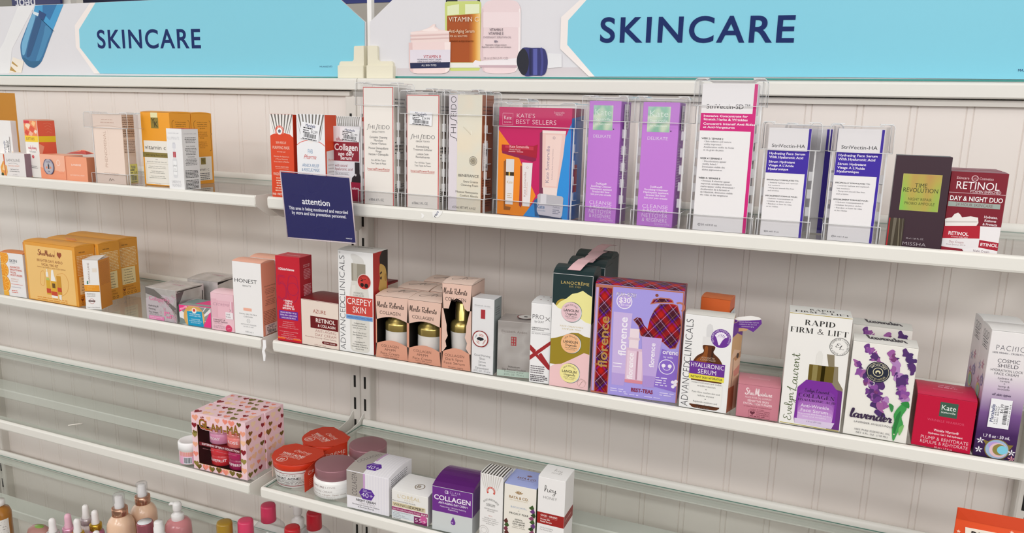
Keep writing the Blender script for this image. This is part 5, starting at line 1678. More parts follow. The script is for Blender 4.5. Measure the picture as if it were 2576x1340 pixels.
def duo(c):
    F_ = c.F
    F_.t('Skincare', .22, .075, .22, .032, '#E8C9CE')
    F_.ring(.43, .075, .055, .012, '#E8C9CE', 20)
    F_.t('L.d.C', .43, .075, .08, .022, '#E8C9CE')
    F_.t('Cosmetics', .63, .075, .24, .032, '#E8C9CE')
    F_.t('RETINOL', .5, .165, .75, .092, '#F6EEF0')
    F_.t('VITAMIN ENRICHED', .64, .235, .54, .034, '#F1E2E6')
    F_.r(.0, .258, 1, .264, '#D9B9BE')
    F_.t('DAY & NIGHT DUO', .5, .33, .92, .056, '#F8F2F3', wt=1)
    F_.r(.02, .375, .93, .435, SILV)
    F_.t('24 HOUR SKINCARE', .48, .405, .65, .035, '#7A5058')
    F_.ts(['Hydrates,', 'Restores', '& Protects'], .8, .54, .045, .030, '#F1E2E6', wf=[.23, .2, .25], wt=1)
    F_.p([(.6, .66), (.92, .655), (1, .655), (1, 1), (.6, 1)], '#EDE9EA')
    F_.p([(.0, .60), (.05, .585), (.12, .575), (.16, .53), (.22, .51), (.26, .53), (.30, .565), (.45, .545), (.58, .555), (.60, .62), (.55, .69), (.02, .69)], '#EEE8E4')
    F_.p([(.02, .625), (.58, .60), (.58, .615), (.02, .645)], '#CFC6C2')
    F_.p([(0, .69), (.64, .655), (.66, .84), (.0, .86)], '#B2182E')
    F_.t('RETINOL', .28, .772, .36, .042, '#F6EEF0', wt=1)
    F_.t('VITAMIN ENRICHED', .30, .815, .3, .018, '#E8C9CE')
    F_.p([(0, .845), (.66, .815), (.66, .92), (.6, .965), (.0, .955)], '#E9E5E6')
    F_.t('Day Cream', .26, .88, .26, .028, '#A06068')
    F_.t('Broad Spectrum SPF 20', .26, .915, .34, .016, '#9A7A80')
    F_.p([(0, .95), (.38, .965), (.36, 1), (0, 1)], '#8E1228')
    F_.p([(.66, .83), (1, .85), (1, .95), (.66, .93)], '#A81830')
    F_.t('ETINOL', .84, .885, .30, .038, '#F6EEF0', wt=1)
    F_.p([(.38, .965), (.66, .925), (1, .95), (1, 1), (.42, 1)], '#EDE9EA')
    F_.t('Night Cream', .72, .97, .28, .028, '#6A4A54')
    c.T.r(.05, .3, .95, .7, '#8E4A5A')


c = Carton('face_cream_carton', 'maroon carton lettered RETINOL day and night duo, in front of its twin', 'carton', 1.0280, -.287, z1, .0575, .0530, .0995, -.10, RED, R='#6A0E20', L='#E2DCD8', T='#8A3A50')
duo(c)
c.done()
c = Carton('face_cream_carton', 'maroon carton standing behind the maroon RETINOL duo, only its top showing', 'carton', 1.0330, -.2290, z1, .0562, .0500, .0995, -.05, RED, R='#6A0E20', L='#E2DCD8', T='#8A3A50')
duo(c)
c.done()

# the notice hung on the shelf lip
o = tag(empty('notice_sign', (.1300, -.3075, OZ + .198), .0), 'navy attention notice in a clear sleeve hanging at the top shelf lip', 'sign')
_mb = MB()
NV = M('#2C2C62', .28)
qd = [(-.0705, .0565), (.0585, .0540), (.0680, -.0455), (-.0605, -.0475)]
lean = lambda b: -.012 + .0 * b
V_ = [(a, -.0180 - .0, b) for a, b in qd] + [(a, -.0172, b) for a, b in qd]
_mb.add(V_, [(0, 3, 2, 1), (4, 5, 6, 7), (0, 1, 5, 4), (1, 2, 6, 5), (2, 3, 7, 6), (3, 0, 4, 7)], NV)


def _bil(u, v, o_):
    a = [qd[0][i] + (qd[1][i] - qd[0][i]) * u for i in (0, 1)]
    b = [qd[3][i] + (qd[2][i] - qd[3][i]) * u for i in (0, 1)]
    return (a[0] + (b[0] - a[0]) * v, -.0180 - o_, a[1] + (b[1] - a[1]) * v)


_c = Canvas(_mb, _bil, .129, .103)
_c.t('attention', .48, .415, .41, .092, '#EDEDF4', wt=1)
_c.t('This area is being monitored and recorded', .50, .535, .87, .050, '#E9E9F2', wt=1)
_c.t('by store and loss prevention personnel.', .505, .605, .80, .050, '#E9E9F2', wt=1)
_c.t('MRDP0157', .91, .945, .10, .018, '#E9E9F2', wt=1)
_mb.build('printed_card', o)
_mb = MB()
for k in range(4):
    a, b = qd[k], qd[(k + 1) % 4]
    _mb.tube([(a[0] * 1.02, -.0178, b_ * 1.03) for a, b_ in ((a, a[1]), (b, b[1]))], .0009, M('#D9C9CF', .2), 6)
_mb.add([(a * 1.02, -.0188, b * 1.03) for a, b in qd], [(0, 3, 2, 1)], clear('sleeve_film', (.99, .99, .99), .12, 1.4))
_mb.build('clear_sleeve', o)
_mb = MB()
_mb.box(-.004, .016, -.0168, .0066, -.006, .006, ACE, .001)
_mb.build('lip_clip', o)

# torn scraps on the lips
_mb = MB()
_c = Canvas(_mb, lambda u, v, o_: (.018 * u, -.0004 - o_, .012 * (1 - v)), .018, .012)
_c.p([(.1, 1), (.0, .3), (.55, .0), (1, .15), (.9, .5), (.6, .95)], '#F1F0EE')
_c.t('Mars', .42, .55, .6, .3, '#20306B', wt=1, rot=60, sh=.2)
tag(_mb.build('torn_sticker', None, (.3190, -.3000, OZ + .1985)), 'torn price sticker left on the top shelf lip below the second clear case', 'sticker')
_mb = MB()
_c = Canvas(_mb, lambda u, v, o_: (.007 * u, -.0004 - o_, .008 * (1 - v)), .007, .008)
_c.p([(.1, 0), (.6, .1), (1, .4), (.7, .9), (.2, 1), (.35, .5)], '#F6F5F3')
tag(_mb.build('torn_sticker', None, (.2990, -.3000, OZ + .1955)), 'tiny white torn scrap on the top shelf lip', 'sticker')


# ================================================================== second shelf, left bay
z2 = ZS[2] + .0003
c = Carton('moisturizer_carton', 'white moisturizer carton with orange slices at the left end of the second shelf', 'carton', -.6628, -.287, z2, .0640, .0300, .0969, .04, '#EDEBEA', R='#E9E4E2', T='#E08A4E', bulge=.002)
F_ = c.F
for a, b, r in ((.12, .10, .24), (.08, .40, .24), (.04, .72, .30)):
    F_.e(a, b, r, '#E9921E')
    F_.e(a, b, r * .9, '#F6C25A')
    for k in range(9):
        q = radians(40 * k)
        F_.p([(a, b)] + [(a + r * .82 * cos(q + t), b - r * .82 * sin(q + t) * .65) for t in (-.28, -.1, .1, .28)], '#F09A22')
F_.r(-.0, .9, .24, 1, '#F0B440')
F_.t('SKIN', .56, .17, .34, .065, '#7A7F86')
F_.g(.4, .72, .225, 1, .02, .01, '#B9BDC2')
F_.ts(['ADVANCED', 'BRIGHTENING', 'FACIAL', 'MOISTURIZER'], .39, .315, .062, .042, '#D9563C', wf=[.44, .53, .26, .53], al='l')
F_.ts(['VITAMIN C &', 'COLLAGEN'], .39, .59, .05, .03, '#E9B9AA', wf=[.34, .30], al='l')
F_.r(.38, .705, .9, .712, '#D0402C')
F_.t('Youth Restore Formula', .38, .775, .42, .022, '#8A86A0', al='l')
F_.g(.38, .68, .86, 2, .04, .014, '#D9563C', seed=3)
c.done()
c = Carton('gift_carton', 'orange carton behind the carton with orange slices, only its top showing', 'carton', -.6900, -.215, z2, .0800, .05, .1030, .0, '#DE8A3A', T='#E39A4E', bulge=.003)
c.done()

OR2 = '#E5A03C'


def trio(c):
    F_, Rr = c.F, c.R
    F_.r(.035, .055, .955, .985, '#F0C479')
    F_.t('S', .30, .155, .06, .10, '#8A3D22', font='script', arg=(.1, .05))
    F_.t('hea', .375, .165, .10, .075, '#8A3D22', font='script', arg=(.1, .05))
    F_.t('M', .45, .16, .07, .09, '#8A3D22', font='script', arg=(.1, .05))
    F_.t('oisture', .535, .17, .15, .07, '#8A3D22', font='script', arg=(.1, .05))
    F_.r(.612, .095, .616, .235, '#B9793A')
    F_.p([(.70, .225), (.655, .165), (.66, .125), (.685, .115), (.70, .135), (.715, .115), (.74, .125), (.745, .165)], '#9A4A2A')
    F_.ts(['BRIGHTER DAYS AHEAD', 'FACIAL TRIO KIT'], .50, .29, .068, .043, '#8A3D22', wf=[.50, .33])
    F_.t('PAPAYA & VITAMIN C WITH YUZU LEMON', .52, .405, .55, .022, '#9A5A2A')
    F_.s([(.28, .62), (.30, .50), (.36, .47), (.38, .56), (.34, .72), (.28, .70), (.28, .62)], .005, '#D9923C')
    F_.s([(.62, .50), (.75, .47), (.83, .58), (.80, .76), (.68, .86), (.62, .84)], .005, '#D9923C')
    F_.p([(.395, .60), (.47, .60), (.475, .865), (.39, .865)], '#D9A92C')
    F_.r(.39, .76, .475, .84, '#C9482C')
    F_.r(.40, .575, .46, .62, '#B9C46A')
    F_.p([(.405, .48), (.445, .48), (.45, .56), (.40, .56)], '#F1EEE6')
    F_.r(.42, .43, .435, .49, '#F4F2EC')
    F_.p([(.485, .62), (.60, .62), (.60, .90), (.48, .90)], '#E0AC34')
    F_.r(.48, .80, .60, .87, '#C9482C')
    F_.r(.48, .87, .60, .91, '#F1EEE6')
    F_.p([(.49, .62), (.51, .47), (.52, .43), (.555, .43), (.56, .5), (.59, .62)], '#F3F0EA')
    F_.r(.51, .66, .57, .74, '#6A4A1A')
    F_.p([(.605, .52), (.69, .52), (.69, .84), (.61, .84)], '#D0952C')
    F_.r(.61, .72, .69, .79, '#C9482C')
    F_.p([(.63, .84), (.68, .84), (.675, .93), (.635, .93)], '#EDE8DC')
    F_.g(.12, .85, .93, 2, .035, .014, '#E09A44', 'c', 3)
    Rr.t('FREE SHEA', .36, .10, .3, .02, '#5A3A1A', wt=1)
    Rr.g(.08, .92, .16, 13, .026, .012, '#F3D9A8', seed=5, fill=.95)
    Rr.r(.12, .50, .80, .80, '#F1DCA4')
    Rr.ts(['Formulated with', 'No Parabens', 'No Phthalates', 'No Mineral Oil', 'No Animal Testing', 'No Formaldehyde'], .45, .54, .047, .018, '#4A331A', wf=[.42, .36, .4, .42, .5, .42], wt=1)
    Rr.t('#BEFOR2LOVE', .4, .845, .5, .025, '#9A5A1E')
    Rr.p([(.2, .925), (.13, .885), (.14, .87), (.17, .868), (.2, .88), (.23, .868), (.26, .87), (.27, .885)], '#8A4A1E')
    Rr.t('FAIR TRADE', .55, .895, .42, .022, '#8A4A1E')
    for k in range(4):
        Rr.ring(.2 + .18 * k, .955, .05, .015, '#7A4A1E', 12)


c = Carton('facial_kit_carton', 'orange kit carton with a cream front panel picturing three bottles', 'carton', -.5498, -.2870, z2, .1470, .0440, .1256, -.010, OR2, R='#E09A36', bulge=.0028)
trio(c)
c.T.t('SheaMoisture', .5, .5, .2, .08, '#D0A070', sh=.3)
c.done()
for y, x, lb in ((-.2420, -.5420, 'orange kit carton directly behind the one with the cream front panel'), (-.1890, -.5520, 'hindmost of the orange kit cartons, nearest the back panel')):
    c = Carton('facial_kit_carton', lb, 'carton', x, y, z2, .1480, .0500, .1256, .0, OR2, R='#E09A36', bulge=.0028)
    trio(c)
    if y < -.2:
        f_ = c.part('pull_tab')
        f_.add([(-.02, .004, .122), (.012, .002, .122), (.016, -.004, .1275), (-.016, -.002, .1275)], [(0, 1, 2, 3)], M('#EBC0A0'))
        f_.add([(-.02, .0043, .122), (.012, .0023, .122), (.016, -.0037, .1275), (-.016, -.0017, .1275)], [(3, 2, 1, 0)], M('#EBC0A0'))
    c.done()
# white and orange slim carton standing out at the lip
c = Carton('serum_carton', 'slim white carton with an orange side and torn top flap before the orange kits', 'carton', -.4364, -.2872, z2, .0303, .0420, .1043, .385, '#ECEAE8', R='#DE8C26', T='#EFECEA')
F_ = c.F
F_.t('MANUKA LANE', .36, .26, .40, .11, '#8A6A5A', rot=90)
F_.p([(.18, .44), (.26, .41), (.30, .44), (.22, .47)], '#2E7A5E')
F_.p([(.18, .47), (.26, .445), (.30, .475), (.2, .49)], '#2E7A5E')
F_.r(.6, .16, .9, .24, '#E6DCD0')
F_.r(0, .50, 1, .63, '#E79A2E')
F_.ts(['VITAMIN C', 'Serum'], .18, .54, .04, .024, '#F4C978', wf=[.5, .3], al='l')
F_.r(0, .63, 1, .638, '#4A3A34')
F_.g(.14, .8, .68, 3, .025, .010, '#9A948E', seed=3)
F_.ring(.42, .83, .16, .02, '#B9483A')
F_.r(.2, .815, .64, .838, '#4A2A2A')
F_.t('Made in New Zealand', .5, .955, .8, .016, '#4A4440')
c.R.g(.1, .92, .06, 26, .018, .009, '#C5741A', seed=4, fill=.95)
f_ = c.part('torn_flap')
f_.add([(-.0155, .0, .0990), (.0155, .0, .0990), (.0165, .028, .1040), (.004, .034, .1030), (-.012, .032, .1015), (.019, .030, .1075)], [(0, 1, 2, 3, 4), (1, 5, 2)], M('#EFECEA'))
f_.add([(-.0155, .0, .0992), (.0155, .0, .0992), (.0165, .028, .1042), (.004, .034, .1032), (-.012, .032, .1017)], [(4, 3, 2, 1, 0)], M('#E2DEDA'))
c.done()

SLV = foil('silver_foil', [(0, '#E6E1DE'), (.4, '#CFC9C6'), (.55, '#EEEAE8'), (.7, '#B4AEAB'), (1, '#E2DCDA')], .25, 16, .6)
c = Carton('cream_carton', 'silver foil day cream carton with pink hexagon print and a crumpled corner', 'carton', -.2588, -.287, z2, .0741, .0700, .0674, .012, SLV)
F_ = c.F
F_.p([(.0, .35), (.5, .18), (1, .22), (.85, .6), (1, 1), (0, 1)], M('#D6CDD2', .3, .35))
F_.p([(.0, .0), (.3, .05), (1, .55), (1, .75), (.6, .35), (0, .2)], M('#9A9491', .2, .6))
rn = random.Random(4)
for k in range(46):
    a, b = rn.random(), rn.random()
    u, v = .45 + .55 * a, .15 + .85 * b
    F_.ring(min(.96, u), min(.95, v), .030, .006, '#D58FA8' if k % 3 else '#C9BDC4', 6)
for k in range(9):
    F_.e(.62 + .06 * (k % 5), .72 + .07 * (k // 3), .03, '#E27FA8', n=6)
F_.t('Collagen++', .46, .33, .68, .12, '#DF85A6', sh=.1)
F_.ts(['Hydrating &', 'Firming', 'Day Cream'], .09, .56, .10, .055, '#5E565A', wf=[.32, .22, .30], al='l')
F_.t('NET WT. 1.7 FL. OZ / 50 ml', .1, .83, .42, .03, '#7A7276', al='l')
F_.r(.08, .87, .58, .99, '#DE86B0')
F_.ts(['ELASTIN INFUSION AND', 'COLLAGEN'], .12, .91, .05, .028, '#F6E4EC', wf=[.4, .2], al='l')
c.T.t('Collagen', .6, .45, .4, .1, '#D9A2B4')
c.R.r(.05, .04, .93, .07, M('#3A3430'))
c.R.e(.55, .62, .42, M('#F1EEEF', .15, .4), rv=.2)
c.R.p([(.02, .1), (.3, .05), (.15, .35), (.02, .5)], M('#8A7E80', .2, .6))
c.R.r(.93, .2, .96, .6, '#2A2426')
c.done()
c = Carton('cream_carton', 'silver foil carton with a gaping lid behind the crumpled silver one', 'carton', -.2380, -.2040, z2, .0741, .0720, .0690, .04, SLV, T=SLV, bulge=.0035)
c.R.p([(.0, .08), (.5, .02), (1, .08), (1, .0), (0, .0)], '#241E1E')
c.R.p([(.0, .5), (.2, .3), (.25, .9), (0, .9)], '#C9567A')
c.T.t('Collagen', .6, .45, .4, .1, '#D9A2B4')
c.done()
c = Carton('mask_carton', 'small pink, grey and white carton with a turquoise label', 'carton', -.1784, -.2855, z2, .0710, .0480, .0427, .07, '#E8E6E6', R='#5E7672', T='#EB3C86')
F_ = c.F
for a in range(-2, 9):
    q = radians(20 + 20 * a)
    e = radians(9)
    F_.p([(.5, .85), (min(1, max(0, .5 + 1.0 * cos(q - e))), min(1, max(0, .85 - 1.3 * sin(q - e)))), (min(1, max(0, .5 + 1.0 * cos(q + e))), min(1, max(0, .85 - 1.3 * sin(q + e))))], ['#8F9795', '#E8E6E6', '#7E8B88'][a % 3])
F_.p([(0, .0), (.36, 0), (0, .38)], '#EB3C86')
F_.p([(.74, 1), (.96, .25), (1, .2), (1, .9), (.98, 1)], '#EB3C86')
F_.t('HELLO FAB', .14, .14, .24, .085, '#F6E4EC', wt=1, rot=24)
F_.e(.47, .56, .33, '#D7A961')
F_.e(.50, .62, .27, '#E6BE7A')
F_.p([(.25, .28), (.72, .22), (.76, 1), (.27, 1)], '#1C9AC4')
F_.e(.48, .22, .075, '#F1E6DC')
F_.e(.48, .20, .04, '#D9483A')
F_.ts(['GINGER & TURMERIC', 'VITAMIN C JELLY MASK'], .5, .40, .09, .05, '#D9F0F6', wf=[.34, .36], wt=1)
F_.ts(['MASQUE EN GELÉE', 'AU GINGEMBRE, AU CURCUMA', 'ET À LA VITAMINE C'], .51, .66, .09, .045, '#D9F0F6', wf=[.28, .40, .3], wt=1)
c.T.p([(0, .0), (.45, 0), (.25, 1), (0, 1)], '#7E9490')
c.T.p([(0, .7), (1, .62), (1, .82), (0, 1)], '#9AA5A2')
c.done()

PK = '#EBC3CD'
c = Carton('lip_mask_carton', 'pale pink carton with a cut-out window round a pink jar', 'carton', -.1120, -.287, z2, .0500, .0400, .0737, .06, PK, R='#E6BAC6', T='#F0CDD6', bulge=.0035)
F_ = c.F
F_.r(.02, .14, .26, .66, '#E3B4C0')
F_.t('CRÈME', .42, .285, .64, .075, '#B5889A', sh=.2, wt=-1)
F_.t('SHOP', .62, .345, .14, .025, '#B5889A')
w_ = c.sub('F', .28, .17, .98, .66, name='window', lift=.0006)
w_.r(0, 0, 1, 1, '#DDA3B3')
w_.r(.04, .0, .8, .2, '#E6B8C4')
w_.r(.04, .22, .8, 1, '#EBBCC8')
w_.r(.82, 0, .9, 1, '#F0D4DC')
w_.r(.52, .62, .98, 1.0, '#EFE9EC')
w_.t('CRÈME', .42, .24, .7, .14, '#B5889A', sh=.2, wt=-1)
w_.t('2', .82, .5, .12, .1, '#7A5A66')
w_.ts(['OVE', 'THER'], .68, .74, .14, .08, '#6A5A62', wf=[.24, .3])
F_.ts(['OVERNIGHT LIP', 'THERAPY MASQUE'], .08, .71, .055, .038, '#6A4A56', wf=[.52, .62], al='l', wt=1)
F_.t('SWEET MANGO', .08, .815, .4, .022, '#9A7A86', al='l')
F_.g(.08, .7, .87, 3, .03, .012, '#A98A94', seed=3)
F_.e(.75, .92, .14, '#D9466E')
F_.t('NEW!', .75, .92, .14, .02, '#F6DCE4', rot=15)
c.T.t('THE CRÈME SHOP', .55, .5, .5, .05, '#C99AAA')
c.done()

HW = '#EFEDEC'


def honest(c):
    F_ = c.F
    F_.t('HONEST', .46, .255, .78, .050, '#35363A')
    F_.t('BEAUTY', .50, .32, .30, .021, '#4A4B50')
    F_.r(.34, .625, .63, .665, '#F0B29C')
    F_.ts(['MAGIC GEL-TO-MILK', 'CLEANSER'], .50, .71, .036, .017, '#6A6B70', wf=[.62, .32])
    F_.ring(.50, .802, .055, .008, '#8A8B90', 16)
    F_.t('DE', .50, .802, .05, .012, '#8A8B90')
    F_.ts(['NETTOYANT MAGIQUE', 'DE GEL À LAIT'], .5, .855, .03, .014, '#7A7B80', wf=[.54, .36])
    F_.t('118.2 mL e', .52, .955, .28, .020, '#6A6B70')
    c.R.t('OUR HONEST PROMISE', .58, .32, .8, .014, '#9A5A48', wt=1)
    c.R.g(.2, .95, .36, 4, .022, .010, '#B87460', 'c', 4)
    c.R.t('NOTRE BUT', .58, .47, .5, .014, '#9A5A48', wt=1)
    c.R.g(.2, .95, .51, 4, .022, .010, '#B87460', 'c', 5)
    c.R.g(.08, .95, .66, 9, .022, .010, '#A4614E', 'l', 6, .95)


c = Carton('cleanser_carton', 'white cleanser carton with a salmon side and curved salmon lid', 'carton', -.0536, -.287, z2, .0618, .0384, .1373, .025, HW, R='#F0A083', T='#F3B49C', bulge=.0028)
honest(c)
c.sub('R', .12, .84, 1.0, .985).price('$7.99', False, '#EAD2CC')
c.done()
c = Carton('cleanser_carton', 'salmon-lidded carton standing behind the white and salmon cleanser carton', 'carton', -.0520, -.2440, z2, .0618, .0384, .1373, .02, HW, R='#F0A083', T='#F3B49C', bulge=.0035)
honest(c)
c.done()

# ================================================================== second shelf, right bay
RD = '#C61F32'
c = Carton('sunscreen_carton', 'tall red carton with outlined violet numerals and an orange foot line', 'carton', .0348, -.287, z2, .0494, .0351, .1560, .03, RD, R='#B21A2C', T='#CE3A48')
F_ = c.F
F_.t('MDSolarSciences', .45, .148, .66, .026, '#F4E2E4', wt=2)
for u, wd in ((.24, .36), (.66, .40)):
    pass
F_.s([(.40, .23), (.12, .23), (.11, .33), (.26, .315), (.40, .36), (.40, .46), (.24, .495), (.09, .47)], .012, '#8A1F5E')
F_.s([(.38, .245), (.15, .245), (.14, .315), (.28, .30), (.43, .36), (.43, .47), (.24, .51), (.06, .48)], .010, '#8A1F5E')
F_.ring(.70, .37, .22, .012, '#8A1F5E')
F_.s([(.50, .30), (.56, .23), (.70, .215), (.86, .24), (.92, .34), (.90, .45), (.80, .51), (.66, .52), (.53, .47), (.49, .38), (.50, .30)], .012, '#8A1F5E')
F_.ts(['MINERAL', 'CRÈME', 'MINÉRALE', 'SPF/FPS 50'], .50, .515, .030, .021, '#F4E2E4', wf=[.38, .30, .44, .50], wt=2)
F_.r(.10, .635, .88, .735, '#6A2E96')
F_.ts(['BROAD SPECTRUM SPF 50', 'TOPICAL CREAM / CRÈME TOPIQUE', 'LARGE SPECTRE FPS 50'], .49, .655, .031, .016, '#E6D9F0', wf=[.66, .70, .58], wt=1)
F_.ts(['Dermatologist developed', 'approved & recommended', 'Water resistant (80 minutes)', 'Non-Comedogenic · Won\'t clog pores', '', 'Conçue approuvée et recommandée', 'par un dermatologue', 'Résistante à l\'eau (80 minutes)', 'Non comédogène · Ne bouche pas les pores'], .48, .765, .023, .010, '#F0C4C8', wf=[.46, .48, .56, .80, 0, .76, .44, .62, .9])
F_.r(0, .955, .33, .972, '#F0712A')
F_.r(.66, .955, 1, .972, '#F0712A')
F_.t('1.35 fl oz / 40 ml', .5, .965, .28, .012, '#F4D9DC')
c.T.t('MDSolarSciences', .55, .6, .6, .12, '#F2D5D8', wt=1)
c.R.ts(['WHAT IT DOES', 'CE QU\'IL FAIT'], .55, .10, .02, .011, '#F4D0D4', wf=[.5, .5], wt=1)
c.R.g(.3, .88, .15, 7, .018, .008, '#E9A8B0', 'c', 4)
c.R.g(.25, .92, .33, 10, .017, .009, '#EDB4BC', 'c', 5)
c.R.g(.35, .8, .55, 6, .018, .008, '#E09AA4', 'c', 6)
c.done()
MAR = '#6A1418'
AZ = '#E8D8CC'
c = Carton('day_cream_carton', 'cream-coloured RETINOL and collagen day cream carton with a maroon top', 'carton', .0985, -.2871, z2, .0770, .0622, .0859, -.03, AZ, R='#D8C6BA', T='#6E171B', bulge=.003)
F_ = c.F
F_.r(0, 0, 1, .012, '#8A2226')
F_.t('AZURE', .50, .235, .34, .075, '#A0453C')
F_.r(.25, .345, 1, .605, MAR)
F_.t('RETINOL', .92, .425, .52, .085, '#F3E6E0', wt=1, al='r')
F_.t('& COLLAGEN', .92, .535, .47, .055, '#F3E6E0', wt=1, al='r')
F_.ts(['ANTI-AGING', 'DAY CREAM'], .94, .655, .085, .058, '#A0605A', wf=[.56, .56], al='r', wt=-1)
F_.t('Moisturizing • Restoring • Wrinkle Reducing', .94, .805, .84, .026, '#A0706A', al='r')
F_.p([(.58, .86), (.94, .86), (.97, .89), (.94, .925), (.58, .925), (.55, .89)], MAR)
F_.t('NATURAL SKINCARE', .76, .893, .30, .024, '#F3E6E0')
F_.t('1.69 FL. OZ / 50 ml', .5, .965, .3, .022, '#A0706A')
c.done()
c = Carton('day_cream_carton', 'maroon-topped carton behind the tall pump-bottle carton', 'carton', .0860, -.1530, z2, .0855, .0720, .0859, .0, AZ, R='#D8C6BA', T='#6E171B', bulge=.003)
c.R.r(0, 0, 1, .04, '#8A2226')
c.done()

W2 = '#ECEBEA'
c = Carton('pump_cream_carton', 'tall white carton picturing a pump bottle, woman in profile on its red side', 'carton', .1713, -.287, z2, .0665, .0464, .1772, .015, W2, R='#B3302C', T='#E6E4E0', bulge=.002)
F_ = c.F
F_.t('ADVANCED', .115, .745, .47, .155, '#5A5A5E', rot=90, wt=-1)
F_.t('CLINICALS', .115, .28, .46, .155, '#5A5A5E', rot=90, wt=-1)
F_.ring(.055, .02, .018, .006, '#5A5A5E', 12)
SI = M('#B9B2A2', .3, .45)
F_.p(blob([(.37, .045), (.40, .025), (.50, .025), (.62, .042), (.71, .065), (.745, .09), (.745, .114), (.60, .116), (.44, .114), (.43, .09), (.39, .065)], 3), '#DAD8D4')
F_.r(.39, .115, .79, .285, SI)
F_.r(.44, .115, .55, .285, M('#D8D3C6', .3, .45))
F_.p(blob([(.40, .287), (.58, .285), (.78, .287), (.84, .335), (.875, .40), (.885, .48), (.885, .92), (.86, .965), (.78, .985), (.44, .985), (.35, .965), (.325, .92), (.325, .48), (.335, .40), (.36, .335)], 3), '#D9D6CE')
F_.p([(.40, .33), (.50, .32), (.50, .97), (.41, .97), (.38, .93), (.38, .45)], '#E3E0D9')
F_.e(.75, .285, .19, '#C43C36')
F_.ring(.75, .285, .19, .014, '#E9DCD8')
F_.arc('MOISTURIZING OLIVE OIL', .75, .285, .155, .034, '#3A1A1A', span=210)
F_.s([(.65, .25), (.72, .265), (.80, .255)], .012, '#2A1614')
F_.p([(.64, .275), (.72, .262), (.70, .282)], '#2A1614')
F_.e(.69, .315, .05, '#2A1614')
F_.e(.81, .32, .055, '#2A1614')
F_.t('ADVANCED', .58, .40, .28, .018, '#8A8A86')
F_.t('CLINICALS®', .58, .425, .32, .018, '#8A8A86')
F_.r(.22, .44, .98, .62, '#C9463F')
F_.t('CREPEY', .60, .487, .70, .060, '#F4EDEA', wt=0)
F_.t('SKIN', .60, .567, .38, .060, '#F4EDEA', wt=0)
F_.r(.22, .625, .98, .665, '#6E9AD0')
F_.t('WRINKLE SMOOTHING CREAM', .60, .645, .70, .017, '#2E4A80')
F_.ts(['Collagen-infused', 'hydrator smoothes the', 'look of crepey skin', '•', 'Boosts Olive Oil and', 'Shea Butter for extra', 'moisture', '•', 'AquaSphere™', 'increases hydration', 'instantly up to 88% for a', 'smooth look'], .60, .70, .0232, .0125, '#4A4A48', wf=[.32, .42, .37, .02, .37, .40, .18, .02, .29, .40, .46, .24])
Rr = c.R
Rr.p(blob([(.30, 1), (.42, .90), (.40, .78), (.62, .66), (.70, .52), (.86, .47), (1, .44), (1, 1)], 3), '#C09A4A')
Rr.p(blob([(.50, .035), (.66, .0), (1, .0), (1, .24), (.93, .33), (.86, .20), (.70, .15), (.48, .125), (.44, .07)], 3), '#2A2220')
Rr.p(blob([(.46, .125), (.70, .145), (.86, .19), (.93, .31), (.90, .46), (.72, .55), (.66, .50), (.56, .505), (.48, .49), (.47, .455), (.50, .44), (.47, .425), (.48, .405), (.45, .39), (.36, .365), (.40, .32), (.46, .26), (.43, .21)], 3), '#CDA85C')
Rr.p(blob([(.46, .21), (.58, .20), (.60, .215), (.47, .225)], 3), '#3A2A20')
Rr.p(blob([(.47, .255), (.57, .25), (.57, .275), (.49, .275)], 3), '#3A2A20')
Rr.p(blob([(.47, .425), (.56, .43), (.55, .447), (.50, .445)], 3), '#8A3A2C')
Rr.e(.84, .27, .08, '#B48A42', rv=.14)
Rr.p(blob([(.0, .62), (.30, .56), (.62, .45), (.74, .47), (.52, .60), (.40, .72), (.10, .84), (.0, .86)], 3), '#B3302C')
Rr.s([(.62, .62), (.74, .74), (.74, .92)], .03, '#2A2220')
c.T.t('CREPEY SKIN', .5, .4, .5, .2, '#6A6A68')
c.done()

ROSE = '#E2BFAF'
ROS2 = '#D79B83'
GOLD = M('#C9B26A', .25, .85)
PRL = foil('pearl_jar', [(0, '#D9D6D6'), (.5, '#E9E4DE'), (1, '#CFCBD0')], .2, 30, .1)


